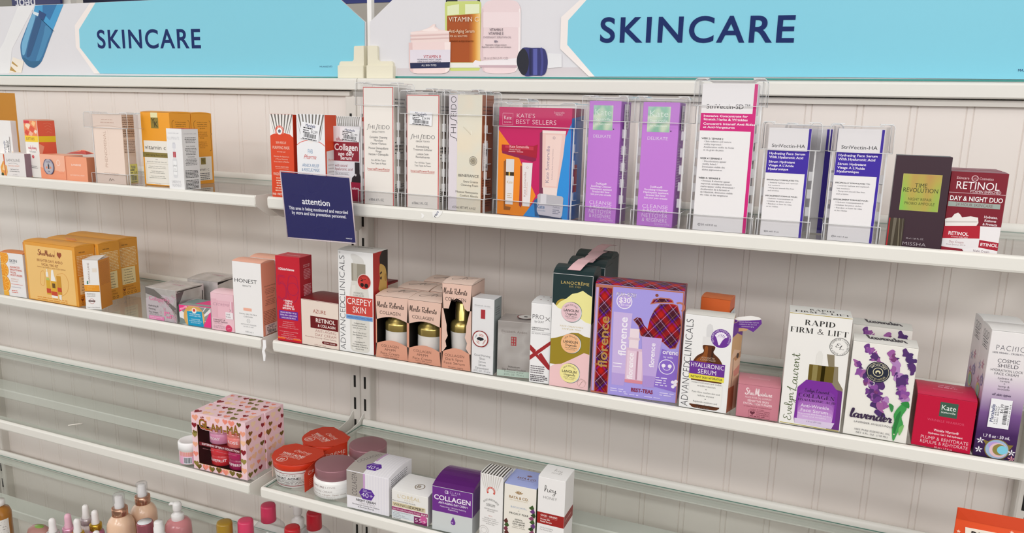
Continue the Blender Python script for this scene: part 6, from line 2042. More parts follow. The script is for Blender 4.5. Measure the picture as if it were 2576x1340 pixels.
def window_carton(name, label, x, y, w, d, h, rz, lines, kind, group=None, torn=False):
    """rose carton with an arched cut-out showing a gold-lidded jar or pump bottle"""
    h -= DATUM
    o = tag(empty(name, (x, y, z2), rz), label, 'carton', group)
    mb = MB()
    t = .0012
    a, b = (.36, .77) if kind == 'jar' else (.25, .80)   # window, from the top
    zt, zb = h * (1 - a), h * (1 - b)
    x0, x1 = -w / 2, w / 2
    iw = w / 2 - .0022
    pk, p2 = M(ROSE, .4), M(ROS2, .4)
    arch = lambda s, z, k: [(-iw + 2 * iw * i / 10, z + s * k * sin(pi * i / 10)) for i in range(11)]
    up = arch(1, zt - .002, .006)
    lo = arch(1, zb, .007)
    if torn:
        up = [(p[0], p[1] - .004 * ((i * 7) % 5) / 5 + (.008 if 2 < i < 8 else -.004)) for i, p in enumerate(up)]
    mb.add([(x0, 0, h), (x1, 0, h)] + [(p[0], 0, p[1]) for p in up[::-1]], [tuple(range(13))], pk)
    mb.add([(x0, 0, 0)] + [(p[0], 0, p[1]) for p in lo] + [(x1, 0, 0)], [tuple(range(13))][0:1], p2)
    for s in (-1, 1):
        if torn:
            e_ = [(iw - .002 * ((i * 5) % 4) - (.006 if i in (4, 5) else 0)) for i in range(9)]
            zz = [up[0][1] + (lo[0][1] - up[0][1]) * i / 8 for i in range(9)]
            P_ = [(s * w / 2, 0, up[0][1])] + [(s * a_, -.0004, z_) for a_, z_ in zip(e_, zz)] + [(s * w / 2, 0, lo[0][1])]
            mb.add(P_, [tuple(range(len(P_)))], pk)
        else:
            mb.add([(s * w / 2, 0, up[0][1]), (s * iw, 0, up[0][1]), (s * iw, 0, lo[0][1]), (s * w / 2, 0, lo[0][1])], [(0, 1, 2, 3)], p2)
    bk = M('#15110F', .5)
    mb.add([(x0, 0, 0), (x1, 0, 0), (x1, d, 0), (x0, d, 0), (x0, 0, h), (x1, 0, h), (x1, d, h), (x0, d, h)], [(1, 2, 6, 5), (0, 4, 7, 3), (3, 7, 6, 2)], pk)
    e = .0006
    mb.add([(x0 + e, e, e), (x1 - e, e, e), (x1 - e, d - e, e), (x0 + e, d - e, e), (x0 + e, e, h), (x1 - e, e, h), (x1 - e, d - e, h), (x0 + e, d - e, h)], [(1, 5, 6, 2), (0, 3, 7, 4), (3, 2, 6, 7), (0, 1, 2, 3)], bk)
    F_ = Canvas(mb, lambda u, v, o_: (-w / 2 + u * w, -o_, h * (1 - v)), w, h)
    if kind == 'jar':
        F_.t('Merle Roberts', .46, .135, .84, .085, '#4A3A34', font='script', sh=.1, arg=(.09, .04))
        F_.t('COLLAGEN', .45, .262, .64, .052, '#4A3A34')
        F_.ts(lines, .44, .800, .060, .040, '#7A5648', wf=[.54, .34, .58])
        F_.ts(['Infused with natural', 'Plant Collagen'], .48, .957, .03, .017, '#6A4A3E', wf=[.48, .36])
    else:
        F_.t('Merle Roberts', .45, .085, .82, .065, '#4A3A34', font='script', sh=.1, arg=(.09, .04))
        F_.t('COLLAGEN', .46, .178, .70, .040, '#4A3A34')
        F_.ts(lines, .44, .840, .045, .030, '#7A5648', wf=[.68, .60, .72])
        F_.t('Wrinkles, sagging', .48, .98, .52, .016, '#6A4A3E')
        Rr = Canvas(mb, lambda u, v, o_: (w / 2 + o_, u * d, h * (1 - v)), d, h)
        Rr.ts(['TARGETS', 'Dark spots'], .5, .14, .05, .018, '#5A463E', wf=[.4, .5])
    mb.build('card_sleeve', o)
    fl = MB()
    n = 8
    vs, fs = [], []
    for i in range(n + 1):
        q = i / n
        z = h + .0004 + .0035 * (sin(pi * q) ** .8 if 0 < q < 1 else 0)
        vs += [(x0, d * q, z), (x1, d * q, z), (x0, d * q, h - .001), (x1, d * q, h - .001)]
    for i in range(n):
        k = 4 * i
        fs += [(k, k + 1, k + 5, k + 4), (k, k + 4, k + 6, k + 2), (k + 1, k + 3, k + 7, k + 5)]
    fl.add(vs, fs, M('#E6CCBE', .4))
    T_ = Canvas(fl, lambda u, v, o_: (-w / 2 + u * w, d * (1 - v), h + .0004 + .0035 * max(0, sin(pi * min(1, max(0, 1 - v)))) ** .8 + o_), w, d, 1, 12, lift=.0001)
    T_.s([(.62, .5), (.85, .42), (.9, .3), (.72, .3), (.45, .5), (.2, .62), (.22, .72), (.4, .62), (.55, .32), (.5, .62), (.62, .45), (.64, .6), (.8, .5)], .014, '#2A2220')
    fl.build('top_flap', o)
    cy = d * .46
    # contents
    if kind == 'jar':
        r = w * .40
        jb = MB()
        jb.lathe([(r * .55, .001), (r * .72, .004), (r * .92, .014), (r, .026), (r * .985, h * .43)], PRL, 0, cy)
        q = jb.build('cream_jar', o)
        jb = MB()
        zl = h * .43
        jb.lathe([(r, zl), (r, zl + .010), (r * .97, zl + .0125), (r * .86, zl + .014), (r * .84, zl + .017), (r * .72, zl + .019), (r * .68, zl + .034), (r * .66, zl + .037)], GOLD, 0, cy)
        jb.build('gold_lid', q)
    else:
        r = w * .40
        jb = MB()
        jb.lathe([(r * .80, .001), (r * .82, .004), (r * .90, .03), (r * .99, h * .42)], PRL, 0, cy)
        q = jb.build('serum_bottle', o)
        jb = MB()
        zl = h * .42
        jb.lathe([(r, zl), (r, zl + .010), (r * .9, zl + .014), (r * .62, zl + .017), (r * .56, zl + .019), (r * .54, h * .745), (r * .45, h * .76)], GOLD, 0, cy)
        jb.build('gold_cap', q)
    return o


_m1 = window_carton('face_cream_carton', 'rose window carton of a gold-lidded jar, beside the tall pump-bottle carton', .2395, -.2871, .0590, .0600, .1090, .04, ['COLLAGEN', 'AM/PM', 'Face Cream'], 'jar', 'rose window cartons')
dup(_m1, (.2992, -.2870, z2), .011, 'rose window carton of a gold-lidded jar, beside the torn-windowed carton', 'rose window cartons')
dup(_m1, (.2420, -.2220, z2), .0, 'rose carton behind the two jar cartons, left of its pair', 'rose window cartons')
dup(_m1, (.3035, -.2210, z2), .0, 'rose carton behind the two jar cartons, right of its pair', 'rose window cartons')
dup(_m1, (.2560, -.1570, z2), .0, 'rose carton in the last row, nearest the back panel', 'rose window cartons')
window_carton('face_serum_carton', 'taller rose carton with a torn window round a gold-capped serum bottle', .3560, -.2871, .0490, .0580, .1429, .075, ['COLLAGEN', 'Dark Spot', 'Face Serum'], 'bottle', None, True)

GR = '#E2E1E2'
c = Carton('serum_carton', 'slim pale grey carton with a red mark and a round alarm sticker', 'carton', .4010, -.287, z2, .0364, .0304, .1255, .02, GR, R='#8E9696', T='#D6D6D8')
F_ = c.F
F_.t('Elizabeth Arden', .47, .095, .72, .020, '#9A9A9E')
F_.r(.08, .118, .9, .120, '#C2C2C6')
F_.r(.40, .145, .60, .265, '#A8323A')
F_.ts(['Good Morning', 'Skin', 'Serum', 'Sérum', 'Dynamisant'], .50, .755, .043, .027, '#6A6A6E', wf=[.74, .26, .33, .33, .62])
F_.t('.5 FL. OZ.  15 ml e', .49, .965, .78, .022, '#77777C')
s_ = c.sub('F', .04, .425, .78, .64, name='round_sticker')
s_.e(.5, .5, .5, '#8E2A2A')
s_.e(.5, .5, .44, '#E9E6E4')
s_.e(.5, .5, .22, '#23262C', rv=.10)
s_.p([(.36, .42), (.44, .38), (.62, .56), (.52, .64)], '#23262C')
for k in (.2, .28):
    s_.ring(.5, .5, k, .03, '#C0584E', 12, 40, 110)
    s_.ring(.5, .5, k, .03, '#C0584E', 12, 215, 260)
s_.t('ALARMED', .74, .66, .34, .08, '#B03A34', wt=1, rot=60)
s_.t('ITEM', .24, .36, .2, .07, '#3A6A8A', wt=1, rot=60)
c.R.g(.2, .9, .12, 4, .03, .01, '#55585C', seed=3)
c.done()
c = Carton('day_cream_carton', 'short silver carton with a pale green foot and a round sticker on top', 'carton', .4505, -.2800, z2, .0520, .0450, .0936, .16, SLV, R='#A9A29C', T=SLV)
F_ = c.F
F_.t('Elizabeth Arden', .5, .18, .76, .045, '#7A716C')
F_.r(.12, .225, .88, .227, '#8A817C')
F_.r(.41, .27, .57, .43, '#A8323A')
for a in (.45, .52):
    for b in (.30, .35, .40):
        F_.r(a - .022, b - .018, a + .022, b + .018, M('#C9BDB6', .3, .6))
F_.ts(['Millenium', 'Day Renewal Emulsion'], .52, .815, .05, .034, '#4E4844', wf=[.36, .72])
F_.r(0, .885, 1, 1, '#B5C6BA')
F_.ts(['Traitement de Jour', '2.5 FL. OZ.  75 ml e'], .52, .905, .05, .03, '#5E625C', wf=[.6, .6])
s_ = c.sub('T', .46, .1, .98, .62, name='round_sticker')
s_.e(.5, .5, .5, '#7A2A2A', rv=.5)
s_.e(.5, .5, .43, '#D9D6D2', rv=.43)
s_.r(.4, .4, .6, .6, '#23262C')
c.done()
c = Carton('essence_carton', 'slim white carton with a large dark red cross stroke', 'carton', .4955, -.287, z2, .0314, .0500, .1287, .09, '#EDECEC', R='#E2E0E0', T='#EFEEEE', bulge=.002)
F_ = c.F
F_.t('PRO', .36, .165, .56, .055, '#4A4448', wt=-1)
F_.t('X', .82, .185, .26, .05, '#4A4448', wt=-1)
F_.t('by OLAY', .42, .225, .46, .026, '#5A5458')
F_.ts(['DERMATOLOGICAL', 'ANTI-AGING'], .06, .305, .023, .0155, '#3A3438', wf=[.86, .6], al='l', wt=1)
F_.r(.06, .355, .98, .357, '#5A5458')
F_.t('3D YOUTH ESSENCE', .06, .375, .88, .014, '#5A5458', al='l')
F_.p([(0, .56), (.05, .54), (.62, .70), (.95, .79), (1, .79), (1, .82), (.9, .81), (0, .59)], '#A02A2E')
F_.p([(0, .52), (.3, .585), (.25, .61), (0, .56)], '#A02A2E')
F_.p([(1, .45), (.0, .66), (.0, .72), (1, .50)], '#A02A2E')
F_.p([(.42, .64), (.56, .61), (1, .76), (1, .82), (.9, .80)], '#A02A2E')
F_.g(.06, .9, .79, 4, .027, .014, '#7A7478', seed=3)
F_.g(.06, .95, .905, 4, .022, .013, '#5A5458', seed=4)
c.T.s([(.3, .3), (.7, .7)], .06, '#8A4A4A')
c.T.s([(.3, .7), (.7, .3)], .05, '#8A4A4A')
c.done()

# dark green gift cartons with ribbons
GN = '#1D3234'


def gift(x, y, rz, label):
    c = Carton('gift_carton', label, 'carton', x, y, z2, .0596, .0540, .1775, rz, '#F0EDEC', R=GN, T=GN, bulge=.009, group='dark green gift cartons')
    F_ = c.F
    F_.r(0, 0, 1, .42, GN)
    F_.e(.29, .205 + .08, .20, '#B39A3C')
    F_.p([(0, .30), (.12, .28), (.2, .245), (.36, .21), (.5, .165), (.62, .155), (.76, .13), (.9, .16), (1, .175), (1, .46), (0, .46)], '#ECE59A')
    F_.p([(0, .26), (.04, .258), (.16, .30), (.4, .32), (.72, .37), (.86, .40), (1, .41), (1, .60), (0, .60)], '#EDEBEA')
    F_.p([(.0, .575), (.16, .56), (.34, .535), (.52, .505), (.7, .50), (.86, .525), (1, .53), (1, .80), (0, .80)], '#9A8426')
    F_.p([(0, .83), (.14, .80), (.3, .79), (.52, .745), (.66, .715), (.86, .67), (1, .68), (1, 1), (0, 1)], '#EDC5C6')
    F_.t('LANOCRÈME', .56, .073, .70, .026, '#CDB468', track=.05)
    F_.t('EST. 1959', .56, .104, .28, .014, '#B9A460')
    F_.ts(['FACE CREAM MINI', 'SAMPLER TRIO'], .52, .452, .024, .013, '#C9B57A', wf=[.58, .48])
    F_.ring(.83, .945, .10, .006, '#A88A80', 24)
    F_.arc('NEW ZEALAND', .83, .945, .115, .03, '#A88A80', span=160)
    F_.s([(.78, .965), (.84, .93), (.88, .925)], .012, '#A88A80')
    c.R.r(0, .42, 1, 1, '#E4DEDA')
    rb = c.part('ribbon')
    h = c.h
    p1 = M('#E9BFC2', .45)
    vs, fs = [], []
    zf = lambda q: h + .0004 + .009 * max(0, sin(pi * min(1, max(0, q)))) ** .8
    pr = [(.10, .002), (.35, .004), (.6, .008), (.82, .012), (1.0, .015)]
    for i, (q, l) in enumerate(pr):
        xs = -.010 + .0045 * i
        vs += [(xs, .0540 * q, zf(q) + l), (xs + .019, .0540 * q, zf(q) + l)]
    for i in range(len(pr) - 1):
        fs += [(2 * i, 2 * i + 1, 2 * i + 3, 2 * i + 2)]
    rb.add(vs, fs, p1)
    rb.add([(v[0], v[1], v[2] - .0004) for v in vs], [f[::-1] for f in fs], p1)
    c.done()
    # three tins showing through round openings
    for k, (col_, u, v, s_) in enumerate((('#E6C3C9', .50, .325, 'WITH VITAMIN E'), ('#EFB98A', .52, .600, 'WITH MANUKA HONEY'), ('#EFE49A', .52, .865, 'WITH COLLAGEN'))):
        tb = MB()
        w, h_ = .0596, c.h
        cx, cz = -w / 2 + u * w, h_ * (1 - v)
        R_ = .0155
        ring = [(cx + R_ * cos(2 * pi * i / 36), cz + R_ * sin(2 * pi * i / 36)) for i in range(36)]
        tb.add([(a, -.0001, b) for a, b in ring] + [(a + .0014 * 0, -.00035, b) for a, b in ring], [tuple(range(35, -1, -1))], M('#DDE2E6', .3, .3))
        cc = Canvas(tb, lambda uu, vv, o_: (cx + (uu - .5) * 2 * R_, -.0003 - o_, cz + (.5 - vv) * 2 * R_), 2 * R_, 2 * R_)
        cc.e(.52, .5, .495, '#56605F')
        cc.e(.53, .505, .465, '#D3DBDF')
        cc.e(.485, .495, .475, col_)
        cc.arc('NEW ZEALAND', .48, .50, .36, .075, '#3A3A3A', span=110)
        cc.t('LANOLIN', .48, .42, .70, .12, '#2E2E2E', wt=1)
        cc.t('Originals', .50, .565, .56, .12, '#3A3A3A', font='script', arg=(.09, .02))
        cc.t('FACE CREAM', .5, .715, .56, .06, '#4A4A4A')
        cc.t(s_, .5, .80, .44, .045, '#6A5A4A')
        tb.build('cream_tin', c.obj)
    return c.obj


_g1 = gift(.5419, -.2870, .06, 'dark green gift carton with three round tins and pink ribbon, nearest the lip')
dup(_g1, (.5405, -.2180, z2), .02, 'dark green ribboned gift carton in the middle of its row of three', 'dark green gift cartons')
dup(_g1, (.5310, -.1490, z2), .0, 'dark green ribboned gift carton nearest the back panel', 'dark green gift cartons')

# plaid and lilac gift carton
PLD = plaid()
c = Carton('gift_carton', 'wide lilac gift carton with plaid border and a plaid teapot picture', 'carton', .6385, -.2835, z2, .1245, .0480, .1686, .085, '#A79AE0', R='#6A3A4E', T=PLD, bulge=.005)
F_ = c.F
CU = '#B5705A'
F_.r(0, .0, .205, 1, CU)
F_.r(.012, .03, .04, .98, '#B9A4D9')
F_.r(.05, .03, .195, .985, PLD)
F_.r(.205, .03, .985, .985, '#A79BE2')
F_.r(.0, .0, 1, .014, CU)
F_.r(.985, .0, 1, 1, CU)
F_.t('florence', .125, .52, .47, .105, '#B58A4A', rot=90, wt=1)
F_.s([(.035, .73), (.085, .73)], .01, '#B58A4A')
# round price splash
F_.e(.34, .135, .085, '#B79FE0')
F_.ring(.34, .135, .085, .010, '#EDE6F4')
F_.t('FULL SIZE!', .36, .075, .22, .030, '#5A4A8A', wt=2)
F_.t('FULL SIZE!', .36, .075, .22, .030, '#F0E8F4', wt=0)
F_.t('$30', .345, .125, .13, .045, '#F4ECF6', wt=1)
F_.t('a $50 value', .345, .165, .13, .018, '#F0E8F4')
# teapot
tp = [(.46, .29), (.50, .265), (.54, .27), (.58, .33), (.62, .36), (.64, .27), (.68, .19), (.74, .13), (.88, .12), (.93, .13), (.97, .22), (.985, .30), (.975, .42), (.94, .50), (.88, .51), (.80, .46), (.70, .44), (.62, .45), (.55, .42), (.52, .34), (.49, .315)]
F_.p([(a + (a - .73) * .03, b + (b - .3) * .03) for a, b in tp], CU)
F_.p(tp, PLD)
F_.p([(.63, .14), (.66, .09), (.74, .07), (.84, .07), (.88, .085), (.89, .11), (.80, .115), (.70, .125)], CU)
F_.p([(.645, .13), (.67, .095), (.74, .08), (.84, .08), (.87, .09), (.875, .10), (.80, .105), (.70, .115)], PLD)
F_.e(.70, .055, .018, '#8A4A3A')
F_.ring(.955, .14, .05, .022, CU, 20, -60, 130)
# tubes and bottle
F_.p([(.225, .235), (.44, .235), (.40, .80), (.385, .90), (.245, .90), (.24, .80)], '#C9B3E2')
F_.p([(.24, .79), (.40, .79), (.385, .90), (.245, .90)], '#B79FDA')
F_.t('florence', .345, .45, .35, .085, '#F1EBF6', rot=90, wt=1)
F_.g(.25, .38, .70, 2, .03, .008, '#EDE6F4', seed=2)
F_.p([(.425, .37), (.53, .37), (.53, .55), (.42, .55)], '#EBD9E0')
F_.r(.41, .45, .54, .47, '#DDC6D0')
F_.p([(.395, .545), (.60, .545), (.60, .86), (.395, .86)], '#D9B9D0')
F_.p([(.41, .57), (.585, .57), (.585, .83), (.41, .83)], '#E6CBDC')
F_.r(.395, .835, .60, .865, '#D98A9A')
F_.r(.515, .57, .535, .83, '#B98AA0')
F_.t('florence', .45, .71, .24, .06, '#F4ECF2', rot=90, wt=1)
F_.p([(.56, .43), (.79, .43), (.745, .80), (.735, .885), (.61, .885), (.60, .80)], '#BFA6DE')
F_.p([(.60, .78), (.75, .78), (.735, .885), (.61, .885)], '#AD92D4')
F_.t('florence', .69, .59, .22, .055, '#F1EBF6', rot=90, wt=1)
F_.p([(.795, .52), (.98, .56), (.98, .90), (.73, .87)], '#8A6AC9')
F_.t('orenc', .89, .545, .17, .04, '#F1EBF6', wt=1)
F_.t('by mills', .87, .59, .10, .018, '#F1EBF6')
F_.ring(.86, .68, .085, .008, '#F1EBF6')
F_.ring(.86, .675, .045, .006, '#F1EBF6', 12, 200, 340)
for a in (.825, .895):
    F_.e(a, .67, .022, '#F1EBF6')
F_.g(.745, .9, .785, 4, .022, .008, '#E6DDF2', seed=7)
for a, b in ((.94, .81), (.97, .83), (.945, .85), (.975, .80)):
    F_.e(a, b, .02, '#F1EBF6')
F_.t('BEST-TEAS', .60, .925, .25, .032, '#8A2A4A', wt=2)
F_.g(.235, .44, .935, 2, .02, .008, '#DCD2F2', seed=3)
F_.g(.4, .6, .972, 1, .02, .007, '#DCD2F2', seed=4)
F_.g(.63, .83, .972, 1, .02, .007, '#DCD2F2', seed=5)
F_.g(.8, .97, .92, 2, .02, .008, '#DCD2F2', seed=6)
c.R.r(.06, .03, .9, .98, PLD)
c.done()

c = Carton('serum_carton', 'white serum carton with amber dropper bottle picture and a torn purple side flap', 'carton', .7372, -.287, z2, .0645, .0330, .1400, .02, W2, R='#D9B79A', T='#E4E1DA', bulge=.002)
F_ = c.F
F_.t('ADVANCED', .11, .745, .47, .15, '#4A4A4E', rot=90, wt=-1)
F_.t('CLINICALS', .11, .28, .46, .15, '#4A4A4E', rot=90, wt=-1)
F_.p([(.46, .13), (.48, .09), (.53, .075), (.58, .09), (.60, .13), (.60, .22), (.47, .22)], '#D9D8D8')
F_.r(.40, .215, .64, .31, '#E3E1E0')
F_.p(blob([(.42, .305), (.53, .30), (.66, .305), (.665, .335), (.64, .36), (.66, .385), (.76, .425), (.84, .485), (.855, .56), (.855, .92), (.83, .965), (.74, .985), (.34, .985), (.25, .965), (.22, .92), (.22, .56), (.235, .485), (.31, .425), (.42, .385), (.44, .36), (.415, .335)], 3), '#5A2E14')
F_.p(blob([(.46, .32), (.52, .32), (.52, .40), (.50, .49), (.30, .49), (.33, .45), (.44, .40)], 3), '#8E4E1E')
F_.r(.60, .32, .64, .5, '#3A1C0C')
F_.e(.77, .215, .205, '#6A3294')
F_.arc('FEATURES RARE MARINE EXTRACTS', .77, .215, .175, .036, '#D9CBE6', span=250)
for k in range(7):
    q = radians(30 + 20 * k)
    F_.s([(.74, .285), (.75 + .06 * cos(q), .24 - .03 * sin(q)), (.77 + .12 * cos(q), .22 - .065 * sin(q))], .022, '#EDE6F2')
    F_.e(.77 + .115 * cos(q), .22 - .062 * sin(q), .026, '#EDE6F2')
F_.ts(['ADVANCED', 'CLINICALS®'], .54, .435, .023, .017, '#C9B09A', wf=[.28, .32])
F_.r(.17, .485, .90, .62, '#6A3294')
F_.ts(['HYALURONIC', 'SERUM'], .54, .522, .063, .045, '#F1ECF4', wf=[.68, .38])
F_.r(.17, .62, .90, .675, '#E9DC4A')
F_.t('INSTANT SKIN HYDRATOR', .54, .648, .66, .022, '#3A3A3A', wt=1)
F_.r(.20, .69, .88, .945, '#ECEAE6')
F_.ts(['Instant hydration and visible', 'wrinkle reduction', '•', 'Pure Aloe soothes skin and', 'reduces dryness', '•', 'Replenish moisture and', 'plump fine lines'], .55, .705, .0345, .0185, '#3A3A3A', wf=[.62, .38, .03, .58, .35, .03, .50, .36])
F_.t('1.75 fl. oz (52 mL)', .5, .965 + .012, .28, .012, '#8A8A88')
sp = c.part('side_panel', 'opened side panel picturing half a face')
_w, _h = c.w, c.h
sp.extrude([(_w / 2 - .0004, .0004), (_w / 2 + .0106, .0300), (_w / 2 + .0101, .0304), (_w / 2 - .0008, .0008)], 'z', .0005, _h - .006, M('#D9B79A'))
Rr = Canvas(sp, lambda u, v, o_: (_w / 2 - .0004 + .011 * u + o_, .0004 + .0296 * u - o_ * .37, .0005 + (_h - .0065) * (1 - v)), .0315, _h - .0065)
Rr.p([(0, .0), (1, .0), (1, .22), (.5, .2), (0, .18)], '#6A3294')
Rr.p([(0, .16), (.5, .13), (1, .18), (1, .35), (.3, .3), (0, .4)], '#C9A276')
Rr.p([(.3, .40), (1, .35), (1, .42), (.5, .44)], '#B98A62')
Rr.e(.70, .39, .12, '#4A3A34')
Rr.s([(.3, .40), (.32, .62), (.2, .9)], .04, '#4A3A34')
Rr.p([(.4, .55), (1, .5), (1, .6), (.5, .62)], '#C98A7A')
Rr.r(0, .72, .6, 1, '#A05A3E')
f_ = c.part('torn_side_flap', 'torn purple flap with white lettering sticking out sideways')
pts = [(.030, .0), (.036, .002), (.052, .0035), (.062, .003), (.066, .001), (.067, -.004), (.062, -.011), (.057, -.0165), (.050, -.013), (.042, -.016), (.034, -.018), (.0325, -.012)]
h_ = c.h
f_.add([(a, .008 + a * .25, h_ - .004 + b) for a, b in pts], [tuple(range(11, -1, -1))], M('#6A3294'))
f_.add([(a, .0086 + a * .25, h_ - .004 + b) for a, b in pts], [tuple(range(12))], M('#E9E6E4'))
f_.add([(a, .0078 + a * .25, h_ - .0035 + b) for a, b in [(.031, .0), (.036, .003), (.052, .0055), (.062, .0045), (.066, .002), (.064, .0005), (.05, -.001), (.036, -.002)]], [tuple(range(7, -1, -1))], M('#EFEDEA'))
f_.add([(a, .0077 + a * .25, h_ - .004 + b) for a, b in [(.034, -.012), (.044, -.0115), (.050, -.0125), (.048, -.0155), (.040, -.0165), (.034, -.018)]], [(5, 4, 3, 2, 1, 0)], M('#C9A276'))
tc = Canvas(f_, lambda u, v, o_: (.034 + .032 * u, .0076 + (.034 + .032 * u) * .25 - o_, h_ - .004 - .002 - .010 * v), .032, .010)
tc.ts(['Hyaluronic Acid helps replenish', 'moisture in the skin and', 'counteracts aging'], .48, .1, .3, .15, '#E9E0F2', wf=[.86, .7, .5])
c.done()
c = Carton('skincare_carton', 'plain orange carton showing behind the amber dropper picture carton', 'carton', .7340, -.2000, z2, .0422, .0383, .1452, -.08, '#DF6A30', R='#D96228', T='#E0773E', bulge=.002)
c.sub('R', .1, .12, .95, .48).price('$9.99', False, '#DDE6EA')
c.done()
c = Carton('moisturizer_carton', 'low dusty pink moisturizer carton with white lettering', 'carton', .8095, -.2860, z2, .0545, .0500, .0517, .06, '#C77F8D', R='#B9707E', T='#CB8491', bulge=.003)
F_ = c.F
F_.t('S', .22, .19, .10, .20, '#F1DDE0', font='script', arg=(.11, .04))
F_.t('hea', .33, .22, .13, .14, '#F1DDE0', font='script', arg=(.11, .04))
F_.t('M', .47, .19, .13, .20, '#F1DDE0', font='script', arg=(.11, .04))
F_.t('oisture', .67, .22, .30, .13, '#F1DDE0', font='script', arg=(.11, .04))
F_.t('PEACE ROSE OIL COMPLEX', .50, .365, .62, .050, '#EFD5DA')
F_.t('SENSITIVE SKIN', .50, .465, .50, .060, '#EFD5DA', wt=1)
F_.t('FACIAL MOISTURIZER', .50, .555, .68, .060, '#EFD5DA', wt=1)
F_.ts(['w/ Olive Peach & Camelina Extracts', 'Soften & Calm'], .50, .645, .075, .035, '#8A4452', wf=[.66, .32])
F_.s([(.30, .76), (.30, .97), (.80, .97), (.80, .76), (.30, .76)], .008, '#7A3A48', smooth=False)
F_.p([(.39, .90), (.33, .83), (.335, .79), (.37, .785), (.39, .81), (.41, .785), (.445, .79), (.45, .83)], '#6A3040')
F_.ts(['COMMUNITY', 'COMMERCE'], .63, .815, .06, .045, '#7A3A48', wf=[.30, .30])
F_.g(.34, .78, .93, 1, .03, .02, '#7A3A48', seed=3)
c.T.t('SheaMoisture', .5, .55, .5, .12, '#E0B4BC', sh=.3)
c.done()

c = Carton('face_serum_carton', 'tall white RAPID FIRM and LIFT carton picturing a purple dropper bottle', 'carton', .8758, -.2860, z2, .0755, .0420, .1590, .045, '#ECEAE6', R='#E4E2DC', T='#EDECE8')
F_ = c.F
F_.r(0, .0, 1, .008, '#A8963A')
F_.t('RAPID', .50, .075, .48, .046, '#2A2826', font='didone')
F_.t('FIRM & LIFT', .50, .145, .92, .046, '#2A2826', font='didone')
F_.ring(.845, .255, .155, .008, '#4A4846')
F_.arc('DAILY AGE DEFENSE • CLEAN BEAUTY •', .845, .255, .13, .030, '#4A4846', span=350)
F_.t('E', .82, .245, .08, .035, '#3A3836', font='script', arg=(.06, .02))
F_.t('L', .88, .26, .08, .035, '#3A3836', font='script', arg=(.06, .02))
F_.t('Evelyn', .13, .83, .26, .13, '#4A5A2A', font='script', rot=90, arg=(.05, .02))
F_.t('Laurent', .16, .52, .34, .15, '#4A5A2A', font='script', rot=90, arg=(.05, .02))
F_.p([(.66, .33), (.78, .33), (.80, .43), (.86, .43), (.88, .55), (.97, .62), (.985, .99), (.78, .99), (.78, .6)], '#8A7F68')
F_.p([(.78, .62), (.97, .64), (.985, .985), (.78, .985)], '#6A2E80')
F_.p([(.50, .34), (.53, .31), (.57, .31), (.60, .34), (.60, .46), (.50, .46)], '#E3E1DC')
F_.r(.40, .435, .80, .575, M('#A8924A', .25, .8))
F_.r(.46, .435, .54, .575, M('#E0D08A', .25, .8))
F_.r(.60, .435, .66, .575, M('#4A4018', .25, .8))
F_.p([(.38, .575), (.78, .575), (.90, .65), (.91, .93), (.86, .985), (.26, .975), (.24, .93), (.25, .65)], '#7A2E9A')
for k, q in enumerate(('#7E3A9C', '#8A48A6', '#9858B0', '#A66ABA', '#B47EC4', '#C092CE', '#CCA8D8')):
    F_.p(blob([(.30 + .004 * k, .68 + .034 * k), (.57, .665 + .034 * k), (.85 - .004 * k, .68 + .034 * k), (.86, .90), (.82, .945), (.57, .955), (.32, .945), (.29, .90)], 3), q)
F_.p([(.25, .93), (.9, .93), (.86, .985), (.26, .975)], '#D9C9E2')
F_.t('Evelyn Laurent', .57, .665, .40, .030, '#3A1A4A', font='script', arg=(.09, .02))
F_.t('COLLAGEN', .57, .715, .58, .032, '#3A1A44', font='didone')
F_.t('HYALURONIC ACID', .58, .755, .60, .020, '#3A1A44', font='didone')
F_.ts(['Anti-Wrinkle', 'Face Serum'], .56, .805, .042, .028, '#EDE4F2', wf=[.46, .44])
F_.ts(['Improves the look of fine', 'lines and wrinkles'], .57, .877, .023, .013, '#EDE4F2', wf=[.54, .38])
F_.t('2 fl oz (59 mL)', .57, .945, .24, .012, '#6A4A7A')
F_.s([(.02, .985), (.98, .995)], .012, '#B9A84A')
c.T.ts(['RAPID', 'FIRM & LIFT'], .53, .42, .32, .2, '#2A2826', wf=[.4, .88], font='didone')
c.done()

LV = ['#6E3A86', '#8A4E9C', '#54306E', '#9C5C9E', '#7A3C74', '#4A2E6A', '#B285BC', '#A0609C']


